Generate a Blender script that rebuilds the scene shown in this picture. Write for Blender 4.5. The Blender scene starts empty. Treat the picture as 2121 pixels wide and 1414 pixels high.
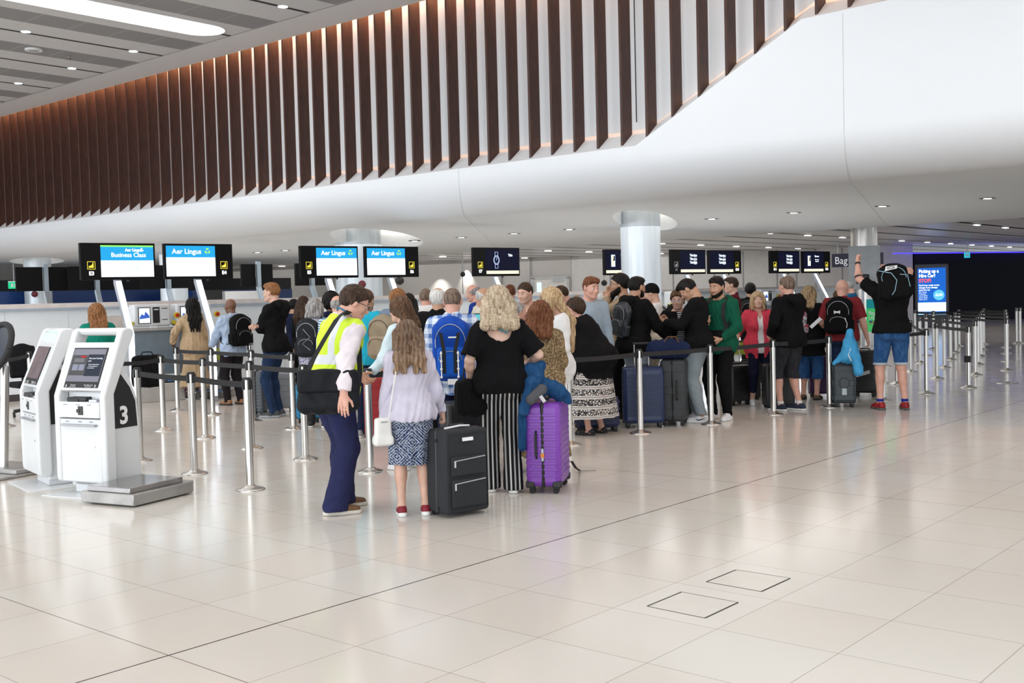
import bpy, bmesh, math, random
import numpy as np
from mathutils import Vector, Matrix, Euler
PI = math.pi
scn = bpy.context.scene
COL = scn.collection
random.seed(7)

# ---------------------------------------------------------------- camera
FPX, PITCH, ROLL, YAW, HC = 2275.7, 0.041075, -0.025286, -0.709143, 1.6
_cy, _sy, _cp, _sp = math.cos(YAW), math.sin(YAW), math.cos(PITCH), math.sin(PITCH)
FWD = np.array([_sy*_cp, _cy*_cp, -_sp]); _R = np.array([_cy, -_sy, 0.0]); _U = np.cross(_R, FWD)
RGT = math.cos(ROLL)*_R + math.sin(ROLL)*_U
UPV = -math.sin(ROLL)*_R + math.cos(ROLL)*_U
cd = bpy.data.cameras.new('camera'); cam = bpy.data.objects.new('camera', cd); COL.objects.link(cam)
cd.sensor_width = 36.0; cd.lens = FPX/2121*36.0; cd.clip_end = 300
cam.matrix_world = Matrix(((RGT[0], UPV[0], -FWD[0], 0), (RGT[1], UPV[1], -FWD[1], 0), (RGT[2], UPV[2], -FWD[2], HC), (0, 0, 0, 1)))
scn.camera = cam
# ---------------------------------------------------------------- world, exposure
scn.view_settings.view_transform = 'Standard'
scn.view_settings.look = 'None'
scn.view_settings.exposure = 0.36
scn.view_settings.gamma = 1.0
scn.view_settings.use_curve_mapping = False
w = bpy.data.worlds.new('world'); scn.world = w; w.use_nodes = True
w.node_tree.nodes['Background'].inputs[0].default_value = (0.88, 0.94, 1.0, 1)
w.node_tree.nodes['Background'].inputs[1].default_value = 1.15

def area(name, loc, sx, sy, e, col=(1, 1, 1), rot=(0, 0, 0)):
    l = bpy.data.lights.new(name, 'AREA'); l.shape = 'RECTANGLE'; l.size = sx; l.size_y = sy; l.energy = e; l.color = col
    o = bpy.data.objects.new(name, l); COL.objects.link(o); o.location = loc; o.rotation_euler = rot
    return o
# the hall's ceiling luminaires (rows of long light slots over the hall)
area("hall_light", (-6, 4, 6.7), 14, 8, 200, (1, .99, .98))
area("hall_light", (-18, 5, 6.7), 12, 8, 230, (1, .99, .98))
area("hall_light", (4, 8, 6.7), 8, 8, 120, (1, .99, .98))
# added fill lamp behind the camera, brightens soffit and fascia; no window there
area('front_fill', (-12, -9.5, 2.6), 52, 4.6, 1900, (.90, .95, 1), rot=(math.radians(97), 0, 0))
# rear low hall and the desks under the soffit
area('desk_light', (-14, 20, 3.04), 12, 9, 230, (1, .98, .95))
area('desk_light', (-26, 18, 3.04), 10, 8, 170, (1, .98, .95))
area('rear_light', (-26, 36, 3.2), 24, 14, 400, (1, .97, .93))
area('rear_light', (-52, 36, 3.2), 20, 14, 280, (1, .97, .93))
area('rear_light', (-8, 40, 3.2), 8, 18, 130, (1, .97, .93))

# ---------------------------------------------------------------- picture-to-place helpers
def ray(x, y): return FWD + (x-1060.5)/FPX*RGT - (y-707)/FPX*UPV
def G(x, y, z=0.0):
    d = ray(x, y); t = (z-HC)/d[2]; p = d*t; return Vector((p[0], p[1], z))
def hor(x):
    return 707+FPX*(FWD[2]+(x-1060.5)/FPX*RGT[2])/UPV[2]
def PT(x, y, d):
    p = ray(x, y)*d; return Vector((p[0], p[1], p[2]+HC))
def AT(x, d):
    p = PT(x, hor(x), d); return Vector((p[0], p[1], 0))
def onY(x, y, Y):
    d = ray(x, y); p = d*(Y/d[1]); return Vector((p[0], p[1], p[2]+HC))
def DEPTH(P): return float(P[0]*FWD[0]+P[1]*FWD[1]+(P[2]-HC)*FWD[2])
def view_az(P): return math.atan2(P[0], P[1])
def facing(P, phi):   # rotation about z so that local +Y points phi degrees right of 'away from the camera'
    return -(view_az(P)+math.radians(phi))

# ---------------------------------------------------------------- object helpers
def thing(name, label, cat, loc=(0, 0, 0), rz=0.0, group=None):
    o = bpy.data.objects.new(name, None); COL.objects.link(o); o.empty_display_size = .1
    o.location = loc; o.rotation_euler = (0, 0, rz); o['label'] = label; o['category'] = cat
    if group: o['group'] = group
    return o
def tag(o, label, cat, group=None):
    o['label'] = label; o['category'] = cat
    if group: o['group'] = group
    return o
class MB:
    def __init__(s): s.v = []; s.f = []; s.mi = []
    def add(s, v, f, mi=0):
        n = len(s.v); s.v += [tuple(p) for p in v]; s.f += [tuple(i+n for i in q) for q in f]; s.mi += [mi]*len(f); return s
    def box(s, c, d, rz=0, M=None, mi=0):
        x, y, z = d[0]/2, d[1]/2, d[2]/2
        v = [Vector((a*x, b*y, e*z)) for a in (-1, 1) for b in (-1, 1) for e in (-1, 1)]
        R = Matrix.Rotation(rz, 4, 'Z') if M is None else M
        v = [R @ p + Vector(c) for p in v]
        return s.add(v, [(0, 1, 3, 2), (4, 6, 7, 5), (0, 4, 5, 1), (2, 3, 7, 6), (0, 2, 6, 4), (1, 5, 7, 3)], mi)
    def bx(s, x0, x1, y0, y1, z0, z1, mi=0): return s.box(((x0+x1)/2, (y0+y1)/2, (z0+z1)/2), (abs(x1-x0), abs(y1-y0), abs(z1-z0)), mi=mi)
    def cyl(s, a, b, r, r2=None, n=16, caps=True, mi=0):
        a = Vector(a); b = Vector(b); r2 = r if r2 is None else r2; ax = (b-a).normalized()
        t = Vector((1, 0, 0)) if abs(ax.x) < .9 else Vector((0, 1, 0)); u = ax.cross(t).normalized(); w_ = ax.cross(u)
        v = []
        for k in range(n):
            c, q = math.cos(2*PI*k/n), math.sin(2*PI*k/n); v.append(a+(u*c+w_*q)*r)
        for k in range(n):
            c, q = math.cos(2*PI*k/n), math.sin(2*PI*k/n); v.append(b+(u*c+w_*q)*r2)
        f = [(k, (k+1) % n, n+(k+1) % n, n+k) for k in range(n)]
        if caps: f += [tuple(range(n-1, -1, -1)), tuple(range(n, 2*n))]
        return s.add(v, f, mi)
    def tube(s, pts, r, n=8, mi=0, flat=1.0, up=None):
        pts = [Vector(p) for p in pts]; m = len(pts); v = []
        for i, p in enumerate(pts):
            t = (pts[min(i+1, m-1)]-pts[max(i-1, 0)]).normalized()
            h = Vector(up) if up is not None else (Vector((0, 0, 1)) if abs(t.z) < .95 else Vector((0, 1, 0)))
            u = t.cross(h).normalized(); w_ = u.cross(t)
            rr = r[i] if isinstance(r, (list, tuple)) else r
            for k in range(n):
                a = 2*PI*k/n; v.append(p+u*math.cos(a)*rr+w_*math.sin(a)*rr*flat)
        f = [(i*n+k, i*n+(k+1) % n, (i+1)*n+(k+1) % n, (i+1)*n+k) for i in range(m-1) for k in range(n)]
        f += [tuple(range(n-1, -1, -1)), tuple(range((m-1)*n, m*n))]
        return s.add(v, f, mi)
    def strip(s, pts, wvec, th, mi=0):          # flat ribbon with thickness: points, half-width vector, thickness
        pts = [Vector(p) for p in pts]; wv = Vector(wvec); m = len(pts); v = []
        for i, p in enumerate(pts):
            t = (pts[min(i+1, m-1)]-pts[max(i-1, 0)]).normalized(); nn = t.cross(wv).normalized()*th/2
            v += [p+wv+nn, p-wv+nn, p-wv-nn, p+wv-nn]
        f = [(i*4+k, i*4+(k+1) % 4, (i+1)*4+(k+1) % 4, (i+1)*4+k) for i in range(m-1) for k in range(4)]
        f += [(3, 2, 1, 0), tuple(range((m-1)*4, m*4))]
        return s.add(v, f, mi)
    def lathe(s, prof, c=(0, 0, 0), n=24, mi=0):  # prof: (r, z)
        c = Vector(c); v = []
        for r, z in prof:
            for k in range(n): v.append(c+Vector((r*math.cos(2*PI*k/n), r*math.sin(2*PI*k/n), z)))
        m = len(prof)
        f = [(i*n+k, i*n+(k+1) % n, (i+1)*n+(k+1) % n, (i+1)*n+k) for i in range(m-1) for k in range(n)]
        f += [tuple(range(n-1, -1, -1)), tuple(range((m-1)*n, m*n))]
        return s.add(v, f, mi)
    def prism(s, poly, x0, x1, axis='x', mi=0):   # polygon in (y,z) along x, or (x,z) along y, or (x,y) along z
        def P(a, b, t): return {'x': (t, a, b), 'y': (a, t, b), 'z': (a, b, t)}[axis]
        n = len(poly); v = [P(a, b, x0) for a, b in poly]+[P(a, b, x1) for a, b in poly]
        f = [(k, (k+1) % n, n+(k+1) % n, n+k) for k in range(n)]+[tuple(range(n-1, -1, -1)), tuple(range(n, 2*n))]
        return s.add(v, f, mi)
    def sphere(s, c, r, n=12, m=8, mi=0, sc=(1, 1, 1)):
        v = [Vector(c)+Vector((0, 0, r*sc[2]))]
        for i in range(1, m):
            a = PI*i/m
            for k in range(n): b = 2*PI*k/n; v.append(Vector(c)+Vector((r*sc[0]*math.sin(a)*math.cos(b), r*sc[1]*math.sin(a)*math.sin(b), r*sc[2]*math.cos(a))))
        v.append(Vector(c)-Vector((0, 0, r*sc[2])))
        f = [(0, 1+k, 1+(k+1) % n) for k in range(n)]
        f += [(1+(i)*n+k, 1+(i+1)*n+k, 1+(i+1)*n+(k+1) % n, 1+i*n+(k+1) % n) for i in range(m-2) for k in range(n)]
        L = len(v)-1; b = 1+(m-2)*n; f += [(L, b+(k+1) % n, b+k) for k in range(n)]
        return s.add(v, f, mi)
    def build(s, name, mat, parent=None, smooth=False, bevel=0, seg=2, M=None, angle=None):
        me = bpy.data.meshes.new(name)
        v = s.v if M is None else [M @ Vector(p) for p in s.v]
        me.from_pydata([tuple(p) for p in v], [], s.f)
        bm = bmesh.new(); bm.from_mesh(me); bmesh.ops.recalc_face_normals(bm, faces=bm.faces); bm.to_mesh(me); bm.free()
        mats = mat if isinstance(mat, (list, tuple)) else [mat]
        for m in mats: me.materials.append(m)
        me.polygons.foreach_set('material_index', s.mi)
        if smooth:
            me.polygons.foreach_set('use_smooth', [True]*len(me.polygons))
            if angle is None: angle = 40
            try: me.set_sharp_from_angle(angle=math.radians(angle))
            except Exception: pass
        o = bpy.data.objects.new(name, me); COL.objects.link(o)
        if parent is not None: o.parent = parent
        if bevel:
            b = o.modifiers.new('bevel', 'BEVEL'); b.width = bevel; b.segments = seg; b.limit_method = 'ANGLE'; b.harden_normals = False
            if seg > 1: me.polygons.foreach_set('use_smooth', [True]*len(me.polygons)); me.set_sharp_from_angle(angle=math.radians(50))
        return o
def struct(o): o['kind'] = 'structure'; return o
def copy_tree(o, parent=None):
    c = o.copy(); COL.objects.link(c)
    if parent is not None: c.parent = parent
    for ch in list(o.children): copy_tree(ch, c)
    return c

# ---------------------------------------------------------------- materials
_MC = {}
def rgb(c):
    if isinstance(c, str):
        c = c.lstrip('#'); c = [int(c[i:i+2], 16)/255 for i in (0, 2, 4)]
        return tuple(x/12.92 if x <= .04045 else ((x+.055)/1.055)**2.4 for x in c)+(1,)
    return tuple(c)+(1,) if len(c) == 3 else tuple(c)
class NT:
    def __init__(s, m): s.t = m.node_tree; s.n = s.t.nodes; s.l = s.t.links; s.b = s.n['Principled BSDF']
    def node(s, ty, **k):
        n = s.n.new(ty)
        for a, v in k.items(): setattr(n, a, v)
        return n
    def val(s, i, v):
        if hasattr(v, 'is_output') or isinstance(v, bpy.types.NodeSocket): s.l.new(v, i)
        elif isinstance(v, (tuple, list)) and len(v) == 3 and i.type == 'RGBA': i.default_value = tuple(v)+(1,)
        else: i.default_value = v
    def math(s, op, a, b=0.0, c=None):
        n = s.node('ShaderNodeMath', operation=op); s.val(n.inputs[0], a); s.val(n.inputs[1], b)
        if c is not None: s.val(n.inputs[2], c)
        return n.outputs[0]
    def mix(s, f, a, b, bt='MIX'):
        n = s.node('ShaderNodeMix', data_type='RGBA', blend_type=bt); s.val(n.inputs[0], f); s.val(n.inputs[6], a); s.val(n.inputs[7], b); return n.outputs[2]
    def co(s, kind='Object'): return s.node('ShaderNodeTexCoord').outputs[kind]
    def xyz(s, v):
        n = s.node('ShaderNodeSeparateXYZ'); s.l.new(v, n.inputs[0]); return n.outputs
    def mapv(s, v, scale=(1, 1, 1), loc=(0, 0, 0), rot=(0, 0, 0)):
        n = s.node('ShaderNodeMapping'); s.l.new(v, n.inputs[0]); n.inputs['Scale'].default_value = scale; n.inputs['Location'].default_value = loc; n.inputs['Rotation'].default_value = rot; return n.outputs[0]
    def noise(s, v, sc, det=2, rough=.5):
        n = s.node('ShaderNodeTexNoise'); s.l.new(v, n.inputs['Vector']); n.inputs['Scale'].default_value = sc; n.inputs['Detail'].default_value = det; n.inputs['Roughness'].default_value = rough; return n.outputs['Fac']
    def voro(s, v, sc, feat='F1'):
        n = s.node('ShaderNodeTexVoronoi', feature=feat); s.l.new(v, n.inputs['Vector']); n.inputs['Scale'].default_value = sc; return n
    def ramp(s, f, stops, const=False):
        n = s.node('ShaderNodeValToRGB'); s.l.new(f, n.inputs[0]); e = n.color_ramp.elements
        if const: n.color_ramp.interpolation = 'CONSTANT'
        while len(e) < len(stops): e.new(.5)
        for i, (p, c) in enumerate(stops): e[i].position = p; e[i].color = rgb(c)
        return n.outputs[0]
    def bump(s, h, st=.3, dist=.01):
        n = s.node('ShaderNodeBump'); s.l.new(h, n.inputs['Height']); n.inputs['Strength'].default_value = st; n.inputs['Distance'].default_value = dist
        s.l.new(n.outputs[0], s.b.inputs['Normal'])
def newmat(name, col, rough=.5, metal=0.0, spec=None, coat=0):
    m = bpy.data.materials.new(name); m.use_nodes = True; t = NT(m)
    t.b.inputs['Base Color'].default_value = rgb(col); t.b.inputs['Roughness'].default_value = rough; t.b.inputs['Metallic'].default_value = metal
    if spec is not None: t.b.inputs['Specular IOR Level'].default_value = spec
    if coat: t.b.inputs['Coat Weight'].default_value = coat
    m.diffuse_color = rgb(col)
    return m, t
def mat(name, col, rough=.5, metal=0.0, spec=None, var=0.06, vs=6, bump=0, bs=60, coat=0):
    if name in _MC: return _MC[name]
    m, t = newmat(name, col, rough, metal, spec, coat)
    c = rgb(col); co = t.co()
    n = t.noise(co, vs, 3)
    dk = tuple(x*(1-var) for x in c[:3]); lt = tuple(min(1, x*(1+var)) for x in c[:3])
    t.l.new(t.ramp(n, [(.35, dk), (.65, lt)]), t.b.inputs['Base Color'])
    if bump: t.bump(t.noise(co, bs, 3), bump, .004)
    _MC[name] = m; return m
def emis(name, col, st):
    if name in _MC: return _MC[name]
    m, t = newmat(name, (0, 0, 0), .6, spec=.12)
    t.b.inputs['Emission Color'].default_value = rgb(col); t.b.inputs['Emission Strength'].default_value = st
    _MC[name] = m; return m
STEEL = None
def steel():
    global STEEL
    if STEEL: return STEEL
    m, t = newmat('brushed_steel', (.62, .6, .57), .28, 1.0)
    co = t.mapv(t.co(), (9, 9, .4)); n = t.noise(co, 5, 2)
    t.l.new(t.ramp(n, [(.3, (.52, .5, .47)), (.7, (.7, .68, .65))]), t.b.inputs['Base Color'])
    STEEL = m; return m
BLACKP = mat('black_plastic', (.012, .012, .013), .45)
BLACKR = mat('black_rubber', (.015, .015, .016), .7)
WHITEP = mat('white_plastic', (.86, .87, .88), .3, var=.02)
GREYP = mat('grey_metal', (.5, .52, .55), .4, .3)
def text_mesh(s, size, name, material, parent, M, align='CENTER', extr=.0008, weight=0.0, sx=1.0):
    cu = bpy.data.curves.new(name, 'FONT'); cu.body = s; cu.size = size; cu.align_x = align; cu.align_y = 'CENTER'; cu.extrude = extr; cu.offset = weight; cu.resolution_u = 3
    o = bpy.data.objects.new(name+'_src', cu); COL.objects.link(o)
    dg = bpy.context.evaluated_depsgraph_get(); me = bpy.data.meshes.new_from_object(o.evaluated_get(dg))
    COL.objects.unlink(o); bpy.data.objects.remove(o)
    me.transform(M @ Matrix.Diagonal((sx, 1, 1, 1))); me.materials.clear(); me.materials.append(material); me.name = name
    r = bpy.data.objects.new(name, me); COL.objects.link(r)
    if parent is not None: r.parent = parent
    return r
# plane frames: text in a vertical plane facing local -Y at (x,y,z)
def FR(x, y, z, rz=0): return Matrix.Translation((x, y, z)) @ Matrix.Rotation(rz, 4, 'Z') @ Matrix.Rotation(PI/2, 4, 'X')
# ================================================================ setting
TA, TB, X0, Y0 = .6034, .5990, -4.4517, 2.7214
# ---- floor
m, t = newmat('terrazzo_tiles', (.78, .74, .69), .16, spec=.5)
co = t.co(); o_ = t.xyz(co)
u = t.math('DIVIDE', t.math('SUBTRACT', o_[0], X0), TA); v = t.math('DIVIDE', t.math('SUBTRACT', o_[1], Y0), TB)
def dist_int(a, sz): return t.math('MULTIPLY', t.math('ABSOLUTE', t.math('SUBTRACT', a, t.math('ROUND', a))), sz)
du, dv = dist_int(u, TA), dist_int(v, TB)
g1 = t.math('LESS_THAN', t.math('MINIMUM', du, dv), .0022)
v9 = t.math('MULTIPLY', dist_int(t.math('DIVIDE', v, 9.0), 1.0), 9*TB)
g2 = t.math('LESS_THAN', v9, .0030)
g3 = t.math('LESS_THAN', t.math('ABSOLUTE', t.math('SUBTRACT', o_[0], X0)), .0055)
fl = t.node('ShaderNodeCombineXYZ'); t.val(fl.inputs[0], t.math('FLOOR', u)); t.val(fl.inputs[1], t.math('FLOOR', v))
wn = t.node('ShaderNodeTexWhiteNoise', noise_dimensions='3D'); t.l.new(fl.outputs[0], wn.inputs['Vector'])
base = t.ramp(wn.outputs['Value'], [(0, (.68, .625, .565)), (.35, (.70, .65, .595)), (.7, (.69, .655, .60)), (1, (.715, .675, .625))])
sp = t.noise(t.mapv(co, (1, 1, 1)), 90, 2, .6)
spm = t.ramp(sp, [(.25, (1, 1, 1)), (.31, (0, 0, 0))])
base = t.mix(t.math('MULTIPLY', spm, .28), base, (.5, .45, .4))
sp2 = t.voro(co, 38); spm2 = t.math('MULTIPLY', t.math('LESS_THAN', sp2.outputs['Distance'], .075), .3)
base = t.mix(spm2, base, (.42, .37, .33))
big = t.noise(co, .8, 3); base = t.mix(t.math('MULTIPLY', big, .10), base, (.58, .52, .46))
base = t.mix(t.math('MULTIPLY', g1, .75), base, (.30, .24, .20))
base = t.mix(t.math('MULTIPLY', g2, .8), base, (.13, .09, .07))
base = t.mix(g3, base, (.03, .022, .018))
t.l.new(base, t.b.inputs['Base Color'])
rg = t.math('MULTIPLY_ADD', t.noise(co, 3, 3), .10, .10); t.l.new(rg, t.b.inputs['Roughness'])
f = MB(); f.add([(-95, -12, 0), (25, -12, 0), (25, 75, 0), (-95, 75, 0)], [(0, 1, 2, 3)])
fo = struct(f.build('floor', m))
WALLW = mat('white_render', (.86, .895, .93), .55, var=.01, vs=.5)
# ---- curved bulkhead over the desks: soffit, curve, fascia, ledge, recess wall
SZ, YF = 3.1, 13.96
def ztop(X):
    if X < -9.42: return 3.83
    if X < -6.70: return 3.83+(X+9.42)/2.72*1.40
    return 5.23+.02*(X+6.7)
xs = [-90, -70, -55, -45, -38, -32, -27, -22, -18, -15, -12.5, -10.6, -9.8, -9.55, -9.42, -9.25]+[-9.42+2.72*k/10 for k in range(1, 10)]+[-6.85, -6.7, -6.5, -6, -4.5, -2, 2, 8, 16]
prof_n = None; V = []; Fc = []
for X in xs:
    zt = ztop(X); P = [(15.06, SZ)]
    for k in range(0, 13):
        a = PI/2*k/12; P.append((14.95-(14.95-YF)*math.sin(a), SZ+.62*(1-math.cos(a))))
    P += [(YF, zt-.03), (YF+.004, zt), (YF+.02, zt+.006), (YF+.40, zt+.30), (YF+.40, 7.4), (YF-.02, 7.4)]
    prof_n = len(P); V += [(X, y, z) for y, z in P]
for i in range(len(xs)-1):
    for j in range(prof_n-1): a = i*prof_n+j; Fc.append((a, a+prof_n, a+prof_n+1, a+1))
b = MB(); b.add(V, Fc); bo = struct(b.build('wall_upper', WALLW, smooth=True, angle=35))
# top of the soffit (closed slab back)
OVALS = [((-11.35, 16.6), (-14.6, 22.6), .60), ((-17.5, 15.35), (-23.4, 22.4), .98)]
_c = AT(81, 35.5); _v = Vector((_c.x, _c.y, 0)).normalized(); OVALS.append(((_c.x-_v.x*3.2, _c.y-_v.y*3.2), (_c.x+_v.x*2.4, _c.y+_v.y*2.4), .8))
b = MB(); b.bx(-90, 16, 15.05, 26.8, SZ, 3.62); so = struct(b.build('ceiling_soffit', WALLW))
b = MB(); b.bx(-90, 16, 15.05, 26.8, 3.63, 3.70); struct(b.build('ceiling_slab', WALLW))
cutters = []
for (n0, f0, hw) in OVALS:
    n0, f0 = Vector(n0+(0,)), Vector(f0+(0,)); cc = (n0+f0)/2; ax = (f0-n0)/2; L_ = ax.length; ax.normalize(); sd = Vector((-ax.y, ax.x, 0)); q = MB(); N_ = 72
    ring = [cc+ax*L_*math.cos(2*PI*j/N_)+sd*hw*math.sin(2*PI*j/N_) for j in range(N_)]
    q.add([(p.x, p.y, SZ-.2) for p in ring]+[(p.x, p.y, 3.9) for p in ring], [(j, (j+1) % N_, N_+(j+1) % N_, N_+j) for j in range(N_)]+[tuple(range(N_-1, -1, -1)), tuple(range(N_, 2*N_))])
    c_ = q.build('cutter', WALLW); md = so.modifiers.new('hole', 'BOOLEAN'); md.object = c_; md.operation = 'DIFFERENCE'; md.solver = 'EXACT'; cutters.append(c_)
bpy.context.view_layer.update(); me = bpy.data.meshes.new_from_object(so.evaluated_get(bpy.context.evaluated_depsgraph_get())); so.modifiers.clear(); so.data = me
for c_ in cutters: bpy.data.objects.remove(c_)

# panel joints on the bulkhead
SEAM = mat('joint_grey', (.68, .69, .71), .8)  # flat pale grey for the joint lines
def seam(xt, xb, zt, n):
    pts = [(xt, YF-.001, zt), (xt, YF-.001, SZ+.62)]
    for k in range(11, -1, -1):
        a = PI/2*k/12; pts.append((xt+(xb-xt)*(14.95-(14.95-YF)*math.sin(a)-YF)/12.6, 14.95-(14.95-YF)*math.sin(a), SZ+.62*(1-math.cos(a))-.001))
    pts.append((xb, 26.6, SZ-.001))
    q = MB(); q.tube(pts, .005, 5); struct(q.build(n, SEAM, smooth=True))
seam(-6.12, -10.6, 5.2, 'trim_1')
seam(-13.1, -23.3, 3.82, 'trim_2')
q = MB(); q.bx(-9.66, -9.65, YF+.385, YF+.402, 4.25, 7.3); struct(q.build('trim_3', BLACKP))
# ---- slatted timber screen in front of the recess
m, t = newmat('dark_walnut', (.10, .04, .022), .45)
co = t.mapv(t.co(), (3, 3, .35)); n = t.noise(co, 9, 4, .6)
t.l.new(t.ramp(n, [(.3, (.035, .011, .006)), (.55, (.062, .019, .010)), (.75, (.095, .031, .016))]), t.b.inputs['Base Color'])
t.bump(n, .12, .003); WOOD = m
scr = thing('slatted_screen', 'long screen of upright dark brown timber slats across the white bulkhead', 'slatted screen', (-18, 14, 3.9))
for i in range(-33, 28):
    X = -17.0+(i)*.4561; zt = ztop(X)+.03
    q = MB(); q.prism([(.012, zt), (.265, zt+.195), (.265, 7.3), (.012, 7.3)], -.021, .021)
    q.build('slat', WOOD, scr, M=Matrix.Translation((X+18, 0, -3.9)))
# warm LED lines of the recess: under the ceiling and along the ledge
l = area('recess_led', (-24, 14.31, 7.15), 30, .04, 300, (1, .46, .18)); l2 = area('recess_led', (-3, 14.31, 7.15), 12, .04, 120, (1, .46, .18))
# ---- upper hall ceiling: plain border band and panelled field
m, t = newmat('ceiling_panels', (.55, .55, .55), .7)
o_ = t.xyz(t.co())
tt = t.math('SUBTRACT', o_[0], -20.72); md = t.math('FLOORED_MODULO', tt, 2.42)
seamx = t.math('LESS_THAN', t.math('FLOORED_MODULO', t.math('ADD', o_[1], .1), .82), .016)
gray = t.math('MULTIPLY', t.math('GREATER_THAN', md, .75), t.math('LESS_THAN', md, 1.53))
dots = t.voro(t.co(), 45).outputs['Distance']
col = t.mix(gray, (.60, .60, .60), (.27, .27, .275))
col = t.mix(t.math('MULTIPLY', seamx, .8), col, (.5, .5, .5))
edge = t.math('LESS_THAN', t.math('ABSOLUTE', t.math('SUBTRACT', md, 1.14)), .40)
rec = t.math('MAXIMUM', t.math('LESS_THAN', md, .05), t.math('GREATER_THAN', md, 2.37))
col = t.mix(rec, col, (.02, .02, .022))
inn = t.math('LESS_THAN', o_[1], 13.06)
bed = t.math('LESS_THAN', t.math('ABSOLUTE', t.math('SUBTRACT', o_[1], 13.07)), .012)
col = t.mix(inn, (.66, .66, .66), col); col = t.mix(bed, col, (.2, .2, .2))
t.l.new(col, t.b.inputs['Base Color'])
q = MB(); q.add([(-90, -12, 6.85), (25, -12, 6.85), (25, 13.985, 6.85), (-90, 13.985, 6.85)], [(3, 2, 1, 0)]); q.bx(-90, 25, -12, 13.985, 6.851, 6.95)
struct(q.build('ceiling', m))
# light slot with rounded end
GLOW = emis('slot_glow', (1, .97, .92), 3.2)
def stadium(cx, hw, y0, y1, z, n=14):
    P = [(cx-hw, y0, z), (cx+hw, y0, z)]
    P += [(cx+hw*math.cos(PI*k/n), y1-hw+hw*math.sin(PI*k/n), z) for k in range(n+1)]
    return P
for cx in (-18.25, -8.5, 1.2):
    s = thing('ceiling_light_slot', 'long glowing ceiling light with a rounded end at upper left' if cx == -18.25 else ('long glowing ceiling light slot, second over the hall' if cx < 0 else 'long glowing ceiling light slot, farthest right over the hall'), 'ceiling light', (cx, 8, 6.84))
    q = MB(); P = stadium(0, .45, -14, 4.8, 0); q.add(P, [tuple(range(len(P)))[::-1]]); q.build('diffuser', GLOW, s)
    q = MB(); P = [Vector(p) for p in stadium(0, .46, -14, 4.81, .004)]; q.tube(P+[P[0]], .012, 5); q.build('rim', WALLW, s)
LAMP = emis('lamp_disc', (1, .98, .95), 6)
for k, p in enumerate(((586, 13), (276, 105.6), (53.6, 65), (149, 141), (38, 172))):
    P = G(p[0], p[1], 6.85)
    s = thing('ceiling_downlight', ['small oval downlight near the top right end of the grey ceiling recesses', 'small oval downlight right of the round ceiling speaker', 'small oval downlight at far left above the round ceiling speaker', 'small oval downlight below the round ceiling speaker', 'lowest small oval downlight at far left of the grey ceiling'][k], 'downlight', P, group='downlights in the grey panelled ceiling')
    q = MB(); q.lathe([(.085, -.012), (.085, .0)], n=20); q.build('lens', LAMP, s)
    q = MB(); q.lathe([(.105, -.008), (.105, .0)], n=20); q.build('rim', GREYP, s)
P = G(69.6, 102, 6.85); s = thing('ceiling_speaker', 'round white ceiling speaker in the dark panelled strip', 'speaker', P)
q = MB(); q.lathe([(.17, -.03), (.17, 0)], n=24); q.build('rim', WHITEP, s); q = MB(); q.lathe([(.1, -.034), (.1, -.01)], n=24); q.build('grille', GREYP, s)
P = G(143, 115, 6.85); s = thing('sprinkler', 'tiny chrome sprinkler head in the dark ceiling strip', 'sprinkler', P)
q = MB(); q.cyl((0, 0, 0), (0, 0, -.06), .02); q.build('body', steel(), s); q = MB(); q.cyl((0, 0, -.055), (0, 0, -.065), .05); q.build('deflector', steel(), s)
# ---- square downlights in the white soffit
DL = [(577, 518), (846, 498), (950, 491), (1063, 483), (1188, 475), (1478, 453), (1644, 440), (1832, 427), (2044, 410), (100, 557), (500, 522)]
for k, p in enumerate(DL):
    P = G(p[0], p[1], SZ); P.y = 20.05
    s = thing('soffit_downlight', 'square black downlight in the white soffit, ' + ['left of the ceiling light ring above screen E5', 'just right of the screen E6', 'second right of the screen E6', 'above the screen E7', 'left of the light ring of the central column', 'first right of the central column', 'second right of the central column', 'third right of the central column', 'farthest right in the picture', 'farthest left, above the black screens', 'right of screen E4'][k], 'downlight', P, group='square downlights in the soffit')
    q = MB(); q.bx(-.11, .11, -.11, .11, -.008, .012); q.build('frame', BLACKP, s)
    q = MB(); q.lathe([(.07, -.012), (.07, -.006)], n=18); q.build('lens', LAMP, s)
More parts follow.
